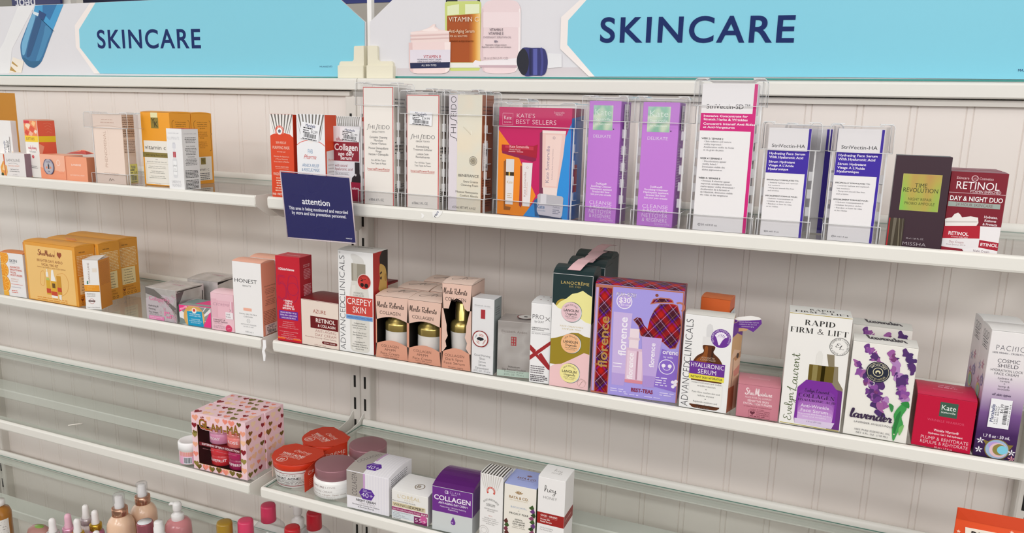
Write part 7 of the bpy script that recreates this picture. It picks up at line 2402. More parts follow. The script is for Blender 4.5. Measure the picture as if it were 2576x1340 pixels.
def lav(x, y, rz, label):
    c = Carton('essential_oil_carton', label, 'carton', x, y, z2, .0735, .0398, .1306, rz, '#ECE9E2', T='#EFEDE8', bulge=.001, group='lavender cartons')
    F_ = c.F
    rn = random.Random(11)
    for sx, sy, ex, ey, n, wd in ((.24, .06, .42, .16, 9, .10), (.12, .24, .50, .62, 20, .10), (.34, .34, .62, .62, 14, .12), (.62, .08, .86, .54, 20, .10), (.86, .06, .96, .22, 7, .07), (.80, .30, .86, .52, 9, .10), (.46, .50, .56, .74, 9, .06)):
        for k in range(n):
            t = k / (n - 1)
            a = sx + (ex - sx) * t + rn.uniform(-.5, .5) * wd
            b = sy + (ey - sy) * t + rn.uniform(-.3, .3) * wd
            r = rn.uniform(.035, .075)
            ph = rn.uniform(0, 3)
            P_ = []
            for j in range(9):
                q = 2 * pi * j / 9
                rr = r * rn.uniform(.45, 1.45)
                P_.append((a + rr * cos(q + ph), b + rr * .62 * sin(q + ph)))
            P_ = blob(P_, 3)
            F_.p(P_, LV[rn.randrange(8)])
    for P_, cl in (([(.76, .70), (.84, .60), (.90, .58), (.94, .63), (.88, .72), (.92, .80), (.86, .88), (.80, .99), (.76, .86), (.78, .78)], '#3F9A4E'), ([(.80, .72), (.86, .66), (.84, .80), (.80, .93), (.78, .84)], '#2A7A3C'), ([(.66, .60), (.74, .62), (.72, .69)], '#3A8A4A'), ([(.86, .84), (.93, .80), (.92, .86), (.88, .92)], '#79B86A'), ([(.84, .58), (.95, .55), (.97, .62)], '#2F8A40')):
        F_.p(blob(P_, 3), cl)
    F_.e(.435, .29, .185, '#23283A', n=40)
    F_.ring(.435, .29, .172, .012, '#E6E0D0', 40)
    F_.ring(.435, .29, .175, .022, '#23283A', 40)
    F_.ring(.435, .29, .165, .006, '#D9CFB0', 40)
    F_.arc('WOOLZIES', .435, .29, .128, .045, '#E9E2C8', span=120)
    F_.arc('SOFT BY NATURE', .435, .29, .132, .030, '#CFC49A', mid=270, span=120, inner=True)
    F_.ring(.435, .29, .075, .012, '#E0D8B0', 16)
    F_.e(.435, .292, .042, '#E0D8B0', rv=.035)
    F_.e(.435, .305, .022, '#23283A', rv=.03)
    F_.t('lavender', .42, .755, .68, .092, '#3A2A48', font='script', sh=.15, arg=(.10, .09))
    F_.t('LAVENDER AUGUSTIFOLIA', .47, .845, .62, .020, '#55535A', track=.06)
    F_.ts(['100% PURE ESSENTIAL OIL', 'NET 4 FL. OZ. (118 ML)'], .46, .925, .033, .019, '#6A686E', wf=[.56, .50], track=.05)
    F_.e(.80, .915, .014, '#B9C9A4')
    c.T.t('lavender', .52, .35, .62, .5, '#3A3440', font='script', sh=-.2, arg=(.12, .08))
    c.R.g(.2, .8, .2, 6, .03, .012, '#9A94A0')
    return c.done()


_l1 = lav(.9538, -.287, -.03, 'white lavender carton with purple watercolour sprigs, nearest the lip')
dup(_l1, (.9560, -.1980, z2), -.03, 'white lavender carton standing behind the one with watercolour sprigs', 'lavender cartons')

KR = '#C20E3A'
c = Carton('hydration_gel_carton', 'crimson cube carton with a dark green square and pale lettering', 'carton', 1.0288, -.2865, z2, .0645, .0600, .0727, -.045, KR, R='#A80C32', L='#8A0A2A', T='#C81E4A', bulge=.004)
F_ = c.F
F_.r(.40, .085, .70, .365, '#3E5E4E')
F_.t('Kate', .55, .185, .24, .095, '#EDF1EC')
F_.t('Somerville', .55, .275, .24, .040, '#EDF1EC')
F_.t('WRINKLE WARRIOR', .53, .455, .62, .045, '#E0607E', wt=-1)
F_.t('Wrinkle Warrior®', .56, .645, .42, .045, '#F3D9E0', wt=1)
F_.t('Hydration Gel / Gel hydratant', .555, .715, .58, .036, '#F3D9E0', wt=1)
F_.ts(['PLUMP & REHYDRATE', 'REPULPE & RÉHYDRATE'], .55, .81, .085, .064, '#F3D9E0', wf=[.80, .80], wt=-1)
F_.t('50 ml / 1.7 fl oz', .55, .975, .3, .03, '#F3D9E0')
c.T.s([(.28, .3), (.28, .68), (.78, .68), (.78, .3), (.28, .3)], .008, '#E39AB0', smooth=False)
c.T.g(.34, .72, .42, 2, .12, .05, '#E39AB0', 'c')
c.done()
PUR = '#3E1A4E'


def grad_mat():
    if 'dusk_print' in _mats:
        return _mats['dusk_print']
    m = bpy.data.materials.new('dusk_print')
    m.use_nodes = True
    nt = m.node_tree
    b = nt.nodes['Principled BSDF']
    b.inputs['Roughness'].default_value = .4
    tc = nt.nodes.new('ShaderNodeTexCoord')
    sx = nt.nodes.new('ShaderNodeSeparateXYZ')
    mr = nt.nodes.new('ShaderNodeMapRange')
    mr.inputs['From Max'].default_value = .159
    cr = nt.nodes.new('ShaderNodeValToRGB')
    st = [(0, '#2E1240'), (.2, '#43205A'), (.36, '#7A5590'), (.55, '#CBB9CE'), (.68, '#E6E0E2'), (1, '#EAE7E6')]
    e = cr.color_ramp.elements
    e.remove(e[0])
    for k, (p_, q) in enumerate(st):
        x = e[0] if k == 0 else e.new(p_)
        x.position = p_
        x.color = srgb(q)
    nt.links.new(tc.outputs['Object'], sx.inputs[0])
    nt.links.new(sx.outputs['Z'], mr.inputs['Value'])
    nt.links.new(mr.outputs['Result'], cr.inputs[0])
    nt.links.new(cr.outputs[0], b.inputs['Base Color'])
    _mats['dusk_print'] = m
    return m


DUSK = grad_mat()


def flower(cv, u, v, r, col_):
    for k in range(5):
        q = radians(72 * k + 20)
        cv.p([(u, v), (u + r * .6 * cos(q - .35), v - r * .6 * sin(q - .35) * cv.w / cv.h), (u + r * cos(q), v - r * sin(q) * cv.w / cv.h), (u + r * .6 * cos(q + .35), v - r * .6 * sin(q + .35) * cv.w / cv.h)], col_)


def cosmic(x, y, rz, label):
    c = Carton('face_cream_carton', label, 'carton', x, y, z2, .0440, .0430, .1645, rz, DUSK, R=DUSK, L=DUSK, T='#EDEBEA', bulge=.002, group='white to purple cream cartons')
    F_ = c.F
    F_.t('PACIfICA', .56, .125, .80, .040, '#6A6870', wt=-1, track=.1)
    F_.t('100% VEGAN - CRUELTY-FREE', .52, .165, .86, .013, '#6A6870', wt=1)
    F_.ts(['COSMIC', 'SHIELD'], .50, .225, .038, .028, '#5E5A62', wf=[.52, .48])
    F_.ts(['HYDRATION LOCK', 'FACE CREAM'], .49, .300, .027, .019, '#5E5A62', wf=[.76, .56])
    F_.ts(['hydrate &', 'revive', '+', 'hemp &', 'avocado'], .48, .36, .021, .016, '#5E5A62', wf=[.34, .22, .04, .26, .28])
    F_.t('all skin types', .46, .49, .44, .018, '#4A3A5A', wt=1, sh=.2)
    F_.t('1.7 fl oz · 50 mL', .50, .825, .64, .024, '#EDE6F2', wt=1)
    GL = M('#B9A45A', .3, .7)
    F_.e(.55, .925, .30, GL)
    F_.p([(.18, .86), (.40, .875), (.70, .88), (.92, .875), (.86, .91), (.28, .90)], GL)
    F_.e(.55, .925, .275, '#9FB6D4')
    F_.e(.50, .90, .17, '#B79AD6', rv=.12)
    F_.e(.58, .93, .21, '#E3BFC4')
    F_.e(.61, .925, .165, '#8E8240')
    F_.e(.68, .925, .125, '#7FCBE0')
    for a, b, q in ((.13, .87, '#F1EEF4'), (.12, .945, '#F1EEF4'), (.90, .935, '#F1EEF4'), (.92, .985, '#E39AA8')):
        flower(F_, a, b, .10, q)
    s = c.sub('F', .22, .52, .74, .755)
    s.price('$4.99', True)
    L_ = c.L
    for k, a in enumerate((.28, .5, .72)):
        L_.ring(a, .06, .08, .02, '#4A4850', 14)
    L_.g(.2, .85, .095, 1, .02, .008, '#5A5860')
    L_.s([(.25, .115), (.25, .165), (.8, .165), (.8, .115), (.25, .115)], .02, '#5A5860', smooth=False)
    L_.g(.35, .75, .13, 2, .02, .008, '#5A5860')
    for k, (a, b) in enumerate(((.3, .33), (.6, .30), (.75, .40), (.35, .45))):
        flower(L_, a, b, .16, '#C98AA4' if k % 2 else '#A9A4C4')
    L_.e(.45, .52, .22, '#BFB46A')
    L_.e(.47, .52, .16, '#7FB6A8')
    L_.ring(.72, .42, .13, .04, '#8A7AB4', 16)
    L_.e(.75, .60, .16, '#B9584A')
    for a, b in ((.4, .66), (.7, .7)):
        flower(L_, a, b, .16, '#E3B4C0')
    return c.done()


_p1 = cosmic(1.0860, -.287, .03, 'white to purple cream carton with a price sticker and an owl face')
dup(_p1, (1.0850, -.2420, z2), .04, 'white to purple carton standing behind the one with a price sticker', 'white to purple cream cartons')


# ================================================================== third shelf
z3 = ZS[3] + .0003


def cyl(mb, cx, cy, r, z0, z1_, a0=-80, a1=80, rt=None):
    """canvas wrapped on the front of a round body; rt: radius at the top when it tapers"""
    rt = rt or r

    def fn(u, v, o_):
        a = radians(a0 + (a1 - a0) * u)
        q = rt + (r - rt) * v + o_
        return (cx + q * sin(a), cy - q * cos(a), z1_ + (z0 - z1_) * v)
    return Canvas(mb, fn, r * radians(a1 - a0), z1_ - z0, 24, 1, lift=.0001)


# little white-lidded jar
o = tag(empty('balm_jar', (-.1790, -.3130, z3)), 'small white-lidded jar with a barcode label beside the heart-print cartons', 'jar')
mb = MB()
mb.lathe([(.018, 0), (.0202, .001), (.0208, .003), (.0208, .0275), (.019, .029)], M('#DAD3C6', .15), seg=40)
q = mb.build('jar_body', o)
mb = MB()
c_ = cyl(mb, 0, 0, .0209, .002, .0265, -120, 120)
c_.r(0, 0, 1, 1, '#E3A9C4')
c_.r(0, 0, .40, 1, '#E8E6E6')
c_.r(.40, 0, .75, .35, '#DF9C8C')
c_.g(.1, .36, .15, 8, .1, .03, '#77747A', seed=2)
c_.r(.52, .42, .70, .95, '#E4EAF0')
c_.bars(.53, .45, .69, .90, '#20242E')
mb.build('label', q)
mb = MB()
mb.lathe([(.0215, .0275), (.0222, .0280), (.0222, .0405), (.0212, .0422), (.0185, .0428), (.018, .0424), (.0, .0424)], M('#F2F1F1', .35), seg=44, cap=False)
mb.build('lid', o)

# heart-print gift cartons with a window
PNK = '#F1CFD6'
HC = ['#EFA286', '#F3C3A0', '#8A1E2A', '#9A8A46', '#F0B08E', '#EF8F7C', '#8C7A3A', '#F5D9B8']


def heart(cv, u, v, r, col_, rot=0):
    P_ = []
    for i in range(20):
        t = 2 * pi * i / 20
        x = 16 * sin(t) ** 3 / 17
        y = (13 * cos(t) - 5 * cos(2 * t) - 2 * cos(3 * t) - cos(4 * t)) / 17
        ca, sa = cos(rot), sin(rot)
        P_.append((u + (x * ca - y * sa) * r / cv.w, v - (x * sa + y * ca) * r / cv.h))
    cv.p(P_, col_)


def hearts(cv, n, m, seed, skip=None):
    rn = random.Random(seed)
    for i in range(n):
        for j in range(m):
            u = (i + .5 + (.5 if j % 2 else 0) * .9 + rn.uniform(-.15, .15)) / (n + .3)
            v = (j + .5 + rn.uniform(-.15, .15)) / m
            if u > .96 or (skip and skip(u, v)):
                continue
            k = rn.randrange(8)
            heart(cv, u, v, rn.uniform(.0042, .0082), M(HC[k], .3, .6) if k in (3, 6) else HC[k], rn.uniform(-.3, .3))


def glam(x, y, w, d, h, rz, label, name='lip_balm_gift_carton'):
    h -= DATUM
    o = tag(empty(name, (x, y, z3), rz), label, 'carton', 'heart print gift cartons')
    mb = MB()
    pk = M(PNK, .38)
    x0, x1 = -w / 2, w / 2
    wx0, wx1, wz0, wz1 = x0 + .11 * w, x0 + .90 * w, h * .115, h * .80
    mb.add([(x0, 0, 0), (x1, 0, 0), (x1, 0, h), (x0, 0, h), (wx0, 0, wz0), (wx1, 0, wz0), (wx1, 0, wz1), (wx0, 0, wz1)],
           [(0, 1, 5, 4), (1, 2, 6, 5), (2, 3, 7, 6), (3, 0, 4, 7)], pk)
    mb.add([(x0, 0, 0), (x1, 0, 0), (x1, d, 0), (x0, d, 0), (x0, 0, h), (x1, 0, h), (x1, d, h), (x0, d, h)], [(1, 2, 6, 5), (0, 4, 7, 3), (3, 7, 6, 2), (4, 5, 6, 7), (0, 3, 2, 1)], pk)
    e = .0008
    mb.add([(x0 + e, e, e), (x1 - e, e, e), (x1 - e, d - e, e), (x0 + e, d - e, e), (x0 + e, e, h - e), (x1 - e, e, h - e), (x1 - e, d - e, h - e), (x0 + e, d - e, h - e)],
           [(1, 5, 6, 2), (0, 3, 7, 4), (3, 2, 6, 7), (0, 1, 2, 3), (4, 7, 6, 5)], M('#5A1A24', .5))
    F_ = Canvas(mb, lambda u, v, o_: (x0 + u * w, -o_, h * (1 - v)), w, h)
    hearts(F_, 7, 7, 5, lambda u, v: (.06 < u < .95 and .12 < v < .92))
    for k in range(7):
        heart(F_, .10 + .125 * k, .945 - .01 * (k % 2), .0068, [M('#8C7A3A', .3, .6), '#EF8F7C', M('#9A8A46', .3, .6)][k % 3])
    for k in range(5):
        heart(F_, .95, .2 + .16 * k, .0066, HC[k])
        heart(F_, .05, .22 + .17 * k, .0062, HC[(k + 2) % 8])
    F_.s([(.11, .20), (.11, .885), (.90, .885), (.90, .20)], .008, M('#B59A4A', .3, .7), smooth=False)
    # playful title over the window top
    tx = 'GLAM-MA'
    for wt_, cl, sc_ in ((2, '#F4E6DC', 1.22), (2, '#B4302E', 1.1), (1, M('#B9973E', .3, .6), .92)):
        for k, ch in enumerate(tx):
            hh = (.150 - .035 * sin(pi * k / 6)) * sc_
            F_.t(ch, .20 + .108 * k - (.02 if k > 4 else 0), .165 + .035 * sin(pi * k / 6), (.105 if ch != '-' else .05) * sc_ ** .5, hh * (1 if ch != '-' else 1), cl, wt=wt_)
    Rr = Canvas(mb, lambda u, v, o_: (x1 + o_, u * d, h * (1 - v)), d, h)
    hearts(Rr, 3, 7, 8)
    T_ = Canvas(mb, lambda u, v, o_: (x0 + u * w, d * (1 - v), h + o_), w, d)
    hearts(T_, 7, 3, 12)
    mb.build('card_box', o)
    # lip balm pots
    cw = (wx1 - wx0)
    for k, (uu, zz, cl, cl2, nm) in enumerate(((.36, .50, '#E0A3BD', '#D088AA', 'PEONY'), (.78, .50, '#EE8C84', '#E57A74', 'ROSE'), (.38, .12, '#D8343E', '#C4242E', 'GRAPEFRUIT'), (.80, .115, '#B5205E', '#9A1850', 'RASPBERRY'))):
        r = cw * .228
        cx, cy, zb = wx0 + uu * cw, r + .0015, h * zz
        hh = h * .30
        p_ = MB()
        p_.lathe([(r * .95, zb), (r, zb + .001), (r, zb + hh * .58), (r * .94, zb + hh * .60)], M(cl2, .25), cx, cy)
        pc = cyl(p_, cx, cy, r, zb, zb + hh * .58)
        pc.t(nm, .52, .45, .62 if k > 1 else .36, .26, '#F3E3EA', wt=1)
        pot = p_.build('balm_pot', o)
        p_ = MB()
        p_.lathe([(r * 1.0, zb + hh * .60), (r * 1.03, zb + hh * .63), (r * 1.03, zb + hh * .95), (r * .98, zb + hh)], M(cl, .25), cx, cy)
        p_.build('pot_lid', pot)
    fm = MB()
    fm.add([(wx0, .0006, wz0), (wx1, .0006, wz0), (wx1, .0006, wz1), (wx0, .0006, wz1)], [(0, 1, 2, 3)], clear('window_film', (.985, .98, .98), .05, 1.4))
    fc = Canvas(fm, lambda u, v, o_: (wx0 + u * cw, .0004 - o_, wz1 + (wz0 - wz1) * v), cw, wz1 - wz0)
    fc.r(.02, .44, .98, .53, M('#7A2430', .3))
    fc.t('SOFTENING LIP BALM COLLECTION', .52, .48, .88, .05, '#F3E6EA', wt=1)
    fc.t('PEONY + ROSE + GRAPEFRUIT + RASPBERRY', .5, .60, .8, .022, '#C98A94')
    fm.build('window_film', o)
    return o


_ga = glam(-.0926, -.332, .1210, .0490, .1146, .02, 'pink heart-print gift carton with a window onto lip balm pots, nearest the lip')
dup(_ga, (-.0905, -.2805, z3), -.005, 'pink heart-print gift carton standing behind its twin', 'heart print gift cartons')

# red pad jars in card sleeves
ORR = '#D23A1E'


def pad_jar(x, y, rz, label):
    o = tag(empty('cleansing_pad_jar', (x, y, z3), rz), label, 'jar', 'red lidded pad jars')
    mb = MB()
    mb.lathe([(.034, 0), (.0352, .001), (.0395, .030), (.0402, .034)], M('#ECEAE8', .3), seg=48)
    q = mb.build('jar_body', o)
    mb = MB()
    c_ = cyl(mb, 0, 0, .0356, .003, .031, -58, 88, .0396)
    c_.r(0, .06, 1, .10, '#8E2A2E')
    c_.r(0, .93, 1, .97, '#8E2A2E')
    c_.t('CRÈME', .48, .22, .34, .12, '#9A8A84', sh=.3, wt=-1)
    c_.t('WHAT ACNE?', .47, .44, .50, .14, '#2E2A2A', wt=1)
    c_.r(.16, .54, .82, .55, '#6A6462')
    c_.t('DAILY EXFOLIATING PADS', .49, .61, .52, .055, '#5A5452')
    c_.g(.17, .85, .70, 2, .075, .03, '#77706C', 'c', 3)
    c_.g(.3, .7, .86, 1, .075, .03, '#77706C', 'c', 5)
    mb.build('label', q)
    mb = MB()
    mb.lathe([(.0405, .0335), (.0412, .0340), (.0412, .0445), (.0400, .0460), (.0, .0460)], M('#D03A20', .28), seg=48, cap=False)
    mb.build('lid', o)
    mb = MB()
    zt = .0466
    W, yf, yb = .0445, -.036, .020
    pts = [(.0425 * cos(radians(a)), .0425 * sin(radians(a))) for a in range(205, 336, 10)]
    pts = [(-W, -.006), ] + [p for p in pts if p[1] < -.008] + [(W, -.006), (W, yb), (.030, .036), (-.030, .036), (-W, yb)]
    om = M('#C9381C', .4)
    mb.extrude(pts, 'z', zt, zt + .0006, om)
    P_ = [(-.006, zt), (yb, zt), (yb, .001), (yf, .001), (yf, zt - .012), (yf + .006, zt - .006)]
    mb.extrude(P_, 'x', W - .0006, W, om)
    P_ = [(-.006, zt), (yb, zt), (yb, .001), (-.014, .001), (-.014, zt - .006)]
    mb.extrude(P_, 'x', -W + .0003, -W + .0008, M('#EBDDD0', .5))
    mb.extrude(P_, 'x', -W, -W + .0003, om)
    T_ = Canvas(mb, lambda u, v, o_: (-.042 + .084 * u, .030 - .070 * v, zt + .0006 + o_), .084, .070)
    T_.t('THE', .42, .21, .05, .025, '#F3DCD2')
    T_.t('CRÈME', .56, .28, .42, .10, '#F3DCD2', sh=.2, wt=-1)
    T_.t('SHOP', .70, .375, .09, .03, '#F3DCD2')
    T_.t('WHAT ACNE?', .46, .49, .56, .10, '#F3E4DC', wt=1)
    T_.g(.2, .74, .57, 1, .05, .012, '#F3DCD2', seed=2, fill=.95)
    T_.t('DAILY EXFOLIATING PADS', .45, .625, .52, .045, '#F3E0D6', sh=.2)
    T_.ring(.37, .80, .11, .012, '#F3E0D6', 24)
    T_.t('60', .37, .785, .11, .075, '#F3E4DC', wt=1)
    T_.g(.3, .44, .855, 2, .035, .014, '#F3DCD2', 'c', 3)
    R_ = Canvas(mb, lambda u, v, o_: (W + o_, yf + .004 + (yb - yf - .004) * u, zt - .002 - (zt - .004) * v), yb - yf - .004, zt - .004)
    R_.t('THE', .16, .22, .08, .03, '#F3DCD2')
    R_.t('CRÈME', .52, .32, .80, .15, '#F3DCD2', sh=.2, wt=-1)
    R_.t('SHOP', .78, .45, .16, .04, '#F3DCD2')
    R_.g(.15, .9, .60, 4, .08, .025, '#E58A70', seed=4)
    mb.build('card_sleeve', o, (0, 0, 0))
    return o


_pj = pad_jar(.0430, -.2880, -.01, 'red-sleeved pad jar with a white label at the front left corner of the right bay')
dup(_pj, (.0445, -.2060, z3), -.42, 'red-sleeved pad jar behind the front one, turned to show its side panel', 'red lidded pad jars')

MAUVE = M('#A3767E', .3, .35)


def cream_jar(x, y, label):
    o = tag(empty('cream_jar', (x, y, z3)), label, 'jar', 'mauve lidded cream jars')
    mb = MB()
    mb.lathe([(.033, 0), (.0358, .0015), (.0372, .005), (.0372, .027), (.0360, .0305), (.0325, .0335)], M('#EDECEA', .22), seg=48)
    q = mb.build('jar_body', o)
    mb = MB()
    c_ = cyl(mb, 0, 0, .0372, .003, .0285, -62, 98)
    c_.t('NATURE', .30, .20, .24, .13, '#9A8A88', wt=1)
    c_.t('LOVE.', .53, .20, .18, .13, '#9A8A88', wt=-1)
    c_.r(.12, .37, 1, .375, '#C2BAB6')
    c_.t('CLOUD CREAM', .37, .50, .36, .12, '#A39A98')
    c_.r(.12, .60, 1, .605, '#C2BAB6')
    c_.t('Cream for a Bright, Dewy Glow', .47, .72, .62, .10, '#A8968E', sh=.1)
    c_.t('Niacin, Acid & Vitamin C', .40, .87, .40, .07, '#B0A6A2')
    c_.t('1.7 fl. oz 50 ml e', .62, .98, .25, .05, '#B0A6A2')
    mb.build('label', q)
    mb = MB()
    mb.lathe([(.0335, .0322), (.0343, .0328), (.0343, .0500), (.0340, .0507), (.0332, .0509), (.0, .0508)], MAUVE, seg=52, cap=False)
    mb.build('lid', o)
    return o


_cj = cream_jar(.1290, -.2940, 'white cream jar with a mauve lid beside the red-sleeved pad jar')
dup(_cj, (.1375, -.2040, z3), .5, 'mauve-lidded jar behind the grey and white striped carton', 'mauve lidded cream jars')

c = Carton('night_cream_carton', 'grey and white pinstriped carton with violet 40+ hexagons', 'carton', .2191, -.3321, z3, .0799, .0790, .0721, .03, '#E9E6EB', R='#ECEAEE', T='#EFEDF1', bulge=.004)
F_ = c.F
for k in range(9):
    F_.r(.42 + .065 * k, 0, .45 + .065 * k, 1, '#E4E1E8')
    c.T.r(.42 + .065 * k, 0, .45 + .065 * k, 1, '#E9E7ED')
GRY = M('#BDB6B0', .3, .3)
F_.r(0, 0, .40, .66, GRY)
F_.r(.40, 0, .445, .40, '#C9A0CC')
F_.t('COLLAGEN', .19, .33, .60, .115, '#4A4446', rot=90, wt=-1, sh=.1)
F_.p([(.30, .52), (.37, .40), (.59, .40), (.67, .52), (.59, .68), (.38, .68)], '#5B2E96')
F_.ts(['AGE', 'HARMONY'], .395, .435, .038, .026, '#E3D6F0', wf=[.09, .2], al='l')
F_.t('40+', .49, .565, .27, .115, '#F1EBF6', wt=-1)
F_.t('NIGHT CREAM', .46, .735, .46, .06, '#2E2A2E', wt=1)
F_.t('Collagen & Retinol', .48, .80, .38, .04, '#B5AFB2')
F_.ts(['Enriched with Coconut Oil, Vitamins', '& Dead Sea Minerals'], .46, .86, .055, .035, '#3A363A', wf=[.64, .38], sh=.15)
c.T.r(0, 0, .40, 1, GRY)
c.T.r(.40, .0, .445, .5, '#C9A0CC')
c.T.t('COLLAGEN', .20, .40, .60, .10, '#5A5456', rot=65, wt=-1, sh=.1)
c.T.p([(.32, .72), (.40, .60), (.60, .60), (.68, .72), (.60, .86), (.40, .86)], '#5B2E96')
c.T.t('40+', .50, .76, .27, .13, '#E9E0F2', wt=-1)
c.T.t('AGE HARMONY', .47, .64, .17, .03, '#D9CBE9')
c.R.g(.1, .95, .10, 4, .055, .016, '#5A5660', seed=3)
c.R.g(.1, .95, .36, 5, .05, .012, '#8A8690', seed=4)
c.done()

c = Carton('day_cream_carton', 'white low carton with gold lettering, maroon band and 55+ corner mark', 'carton', .2985, -.3321, z3, .0660, .0600, .0560, .02, '#E9E7E3', R='#D9D6D0', T='#F1F0EE', bulge=.002)
F_ = c.F
F_.t("L'ORÉAL", .48, .165, .62, .115, '#C9B06A', wt=-1)
F_.t('PARIS', .48, .27, .24, .05, '#C9B98A', wt=-1)
F_.t('More Concentrated Formula', .34, .345, .64, .045, '#3A3636')
F_.r(.02, .40, .93, .545, '#D6C9A6')
F_.t('WRINKLE', .05, .475, .44, .085, '#3E3836', al='l')
F_.t('EXPERT', .90, .475, .40, .085, '#2E2826', al='r', wt=1)
F_.r(.0, .57, 1, .69, '#9A3A6A')
F_.t('Anti-Wrinkle Densifying Cream', .40, .63, .76, .055, '#EBD0DE')
F_.t('DAY', .90, .635, .16, .06, '#F6EAF0', wt=1)
F_.p([(0, .70), (.62, .70), (.62, .93), (0, .93)], '#D3DADF')
F_.ts(['1. Reduces Appearance of', 'Wrinkles', '2. Densifies Skin', '3. Redefines Contours'], .03, .735, .05, .03, '#4A4646', wf=[.50, .2, .34, .44], al='l')
F_.t('CALCIUM', .03, .955, .22, .035, '#5A6A7A', al='l', wt=1)
F_.r(.62, .74, .98, 1, '#7A2A5E')
F_.e(.88, .80, .10, '#C95A96')
F_.t('55+', .80, .86, .30, .13, '#F3E0EC', wt=-1)
c.T.ring(.60, .62, .12, .018, M('#8A6A2E', .3, .6), 28)
c.T.t('B', .58, .62, .10, .13, M('#8A6A2E', .3, .6), sh=.1)
c.done()
PURF = M('#7B3A9C', .25, .25)
c = Carton('day_cream_carton', 'violet and silver carton lettered COLLAGEN with a purple drop', 'carton', .3746, -.3322, z3, .0690, .0760, .0802, .05, '#CCD0D0', R='#5E2A7E', T=M('#6A2C80', .22, .3), bulge=.008)
F_ = c.F
F_.r(0, 0, 1, .56, PURF)
F_.t('CB', .36, .085, .09, .065, '#EDE4F2', wt=1)
F_.t('CLAIR', .57, .075, .26, .045, '#DCCBE8', track=.3, wt=-1)
F_.t('BEAUTY', .55, .125, .14, .02, '#DCCBE8')
F_.t('COLLAGEN', .50, .235, .90, .105, '#F3ECF6', wt=1)
F_.t('ANTI-AGING DAY CREAM', .52, .345, .72, .046, '#EFE6F4', wt=1)
F_.ts(['Moisturizing • Wrinkle Reducing', 'Replenishing'], .52, .425, .045, .033, '#E6D9EE', wf=[.64, .24])
F_.p([(.53, .62), (.50, .68), (.47, .74), (.48, .79), (.53, .81), (.58, .79), (.59, .74), (.56, .68)], '#6E3A92')
F_.e(.51, .755, .022, '#B793CC')
c.R.r(0, .56, 1, 1, '#B9BCBE')
c.done()
c = Carton('serum_carton', 'slim white serum carton with a black striped top', 'carton', .4410, -.3320, z3, .0385, .0344, .1183, -.03, '#ECEAE8', R='#E3E0DE', T='#F0EEEC', bulge=.0008)
F_ = c.F
for k in range(9):
    F_.p([(k / 9, 0), (k / 9 + .055, 0), (.5 + (k / 9 + .03 - .5) * .62, .21), (.5 + (k / 9 - .5) * .62, .21)], '#D0CBC6')
for k in range(8):
    c.T.r(.04 + .125 * k, 0, .10 + .125 * k, 1, '#4A4642')
    c.R.r(.04 + .125 * k, 0, .10 + .125 * k, .03, '#4A4642')
F_.e(.48, .235, .20, '#EFECEA')
F_.ring(.48, .235, .155, .075, '#C94A3A', 32, -40, 220)
F_.arc('FIRST AID BEAUTY', .48, .235, .155, .05, '#F1E0DA', span=210)
F_.arc('ANTI-REDNESS', .49, .50, .42, .075, '#6A6866', span=105)
F_.t('SERUM', .48, .44, .38, .040, '#6A6866')
F_.ts(['WITH FAB ANTIOXIDANT', 'BOOSTER'], .5, .50, .027, .018, '#8A8886', wf=[.6, .3])
F_.t('USE TO:', .48, .60, .18, .014, '#C98A7A')
F_.ts(['help skin look calm,', 'reduce visible redness &', 'reduce the appearance', 'of dark skin'], .48, .635, .028, .017, '#9A9896', wf=[.54, .72, .68, .36])
F_.ring(.2, .83, .2, .03, '#D0CCCA', 20)
F_.ring(.2, .83, .12, .02, '#D0CCCA', 20)
c.done()
c = Carton('serum_carton', 'cream-coloured serum carton with a periwinkle top and leaf print', 'carton', .4880, -.3320, z3, .0510, .0520, .1104, .03, '#EBE6DC', R='#3E4A2E', T='#A3AEE2', bulge=.001)
F_ = c.F
BRZ = M('#B98F4A', .3, .5)
for k in range(5):
    q = radians(30 + 30 * k)
    F_.p([(.46, .13), (.46 + .10 * cos(q - .2), .125 - .035 * sin(q - .2)), (.46 + .15 * cos(q), .125 - .06 * sin(q)), (.46 + .10 * cos(q + .2), .125 - .035 * sin(q + .2))], BRZ)
F_.t('RATA & CO.', .46, .185, .60, .040, BRZ, wt=1)
F_.t('NEW ZEALAND NATURALS', .46, .228, .56, .013, '#C9B58A')
F_.t('BAKUCHIOL', .47, .335, .50, .026, '#7E9AC0', track=.12)
F_.t('+', .47, .385, .05, .022, '#4A4A44')
F_.t('PRICKLY PEAR', .48, .435, .60, .028, '#2E3026', wt=1, track=.1)
F_.ts(['RETINOL', 'ALTERNATIVE', 'FACE SERUM'], .48, .525, .036, .022, '#3E4036', wf=[.24, .38, .38], wt=1)
F_.ts(['Targets lines &', 'intensive wrinkles'], .48, .625, .026, .017, '#8A8678', wf=[.36, .42])
for k in range(10):
    a, b = (.90 + .03 * (k % 3), .30 + .055 * k)
    F_.p([(a - .12, b), (a, b - .05), (a + .05, b), (a, b + .04)], ['#3E5A2E', '#6A3A7A', '#2E4426', '#8A4A6A'][k % 4])
for k in range(6):
    a, b = (.05 + .03 * (k % 2), .58 + .06 * k)
    F_.p([(a - .06, b), (a + .04, b - .05), (a + .10, b), (a + .02, b + .04)], ['#5A2E2A', '#3E5A2E', '#7A3A4A'][k % 3])
for k in range(5):
    c.R.p([(.1 + .15 * k, .1), (.3 + .12 * k, .3), (.2 + .15 * k, .9)], ['#8AA04A', '#5A3A2A', '#C9B06A'][k % 3])
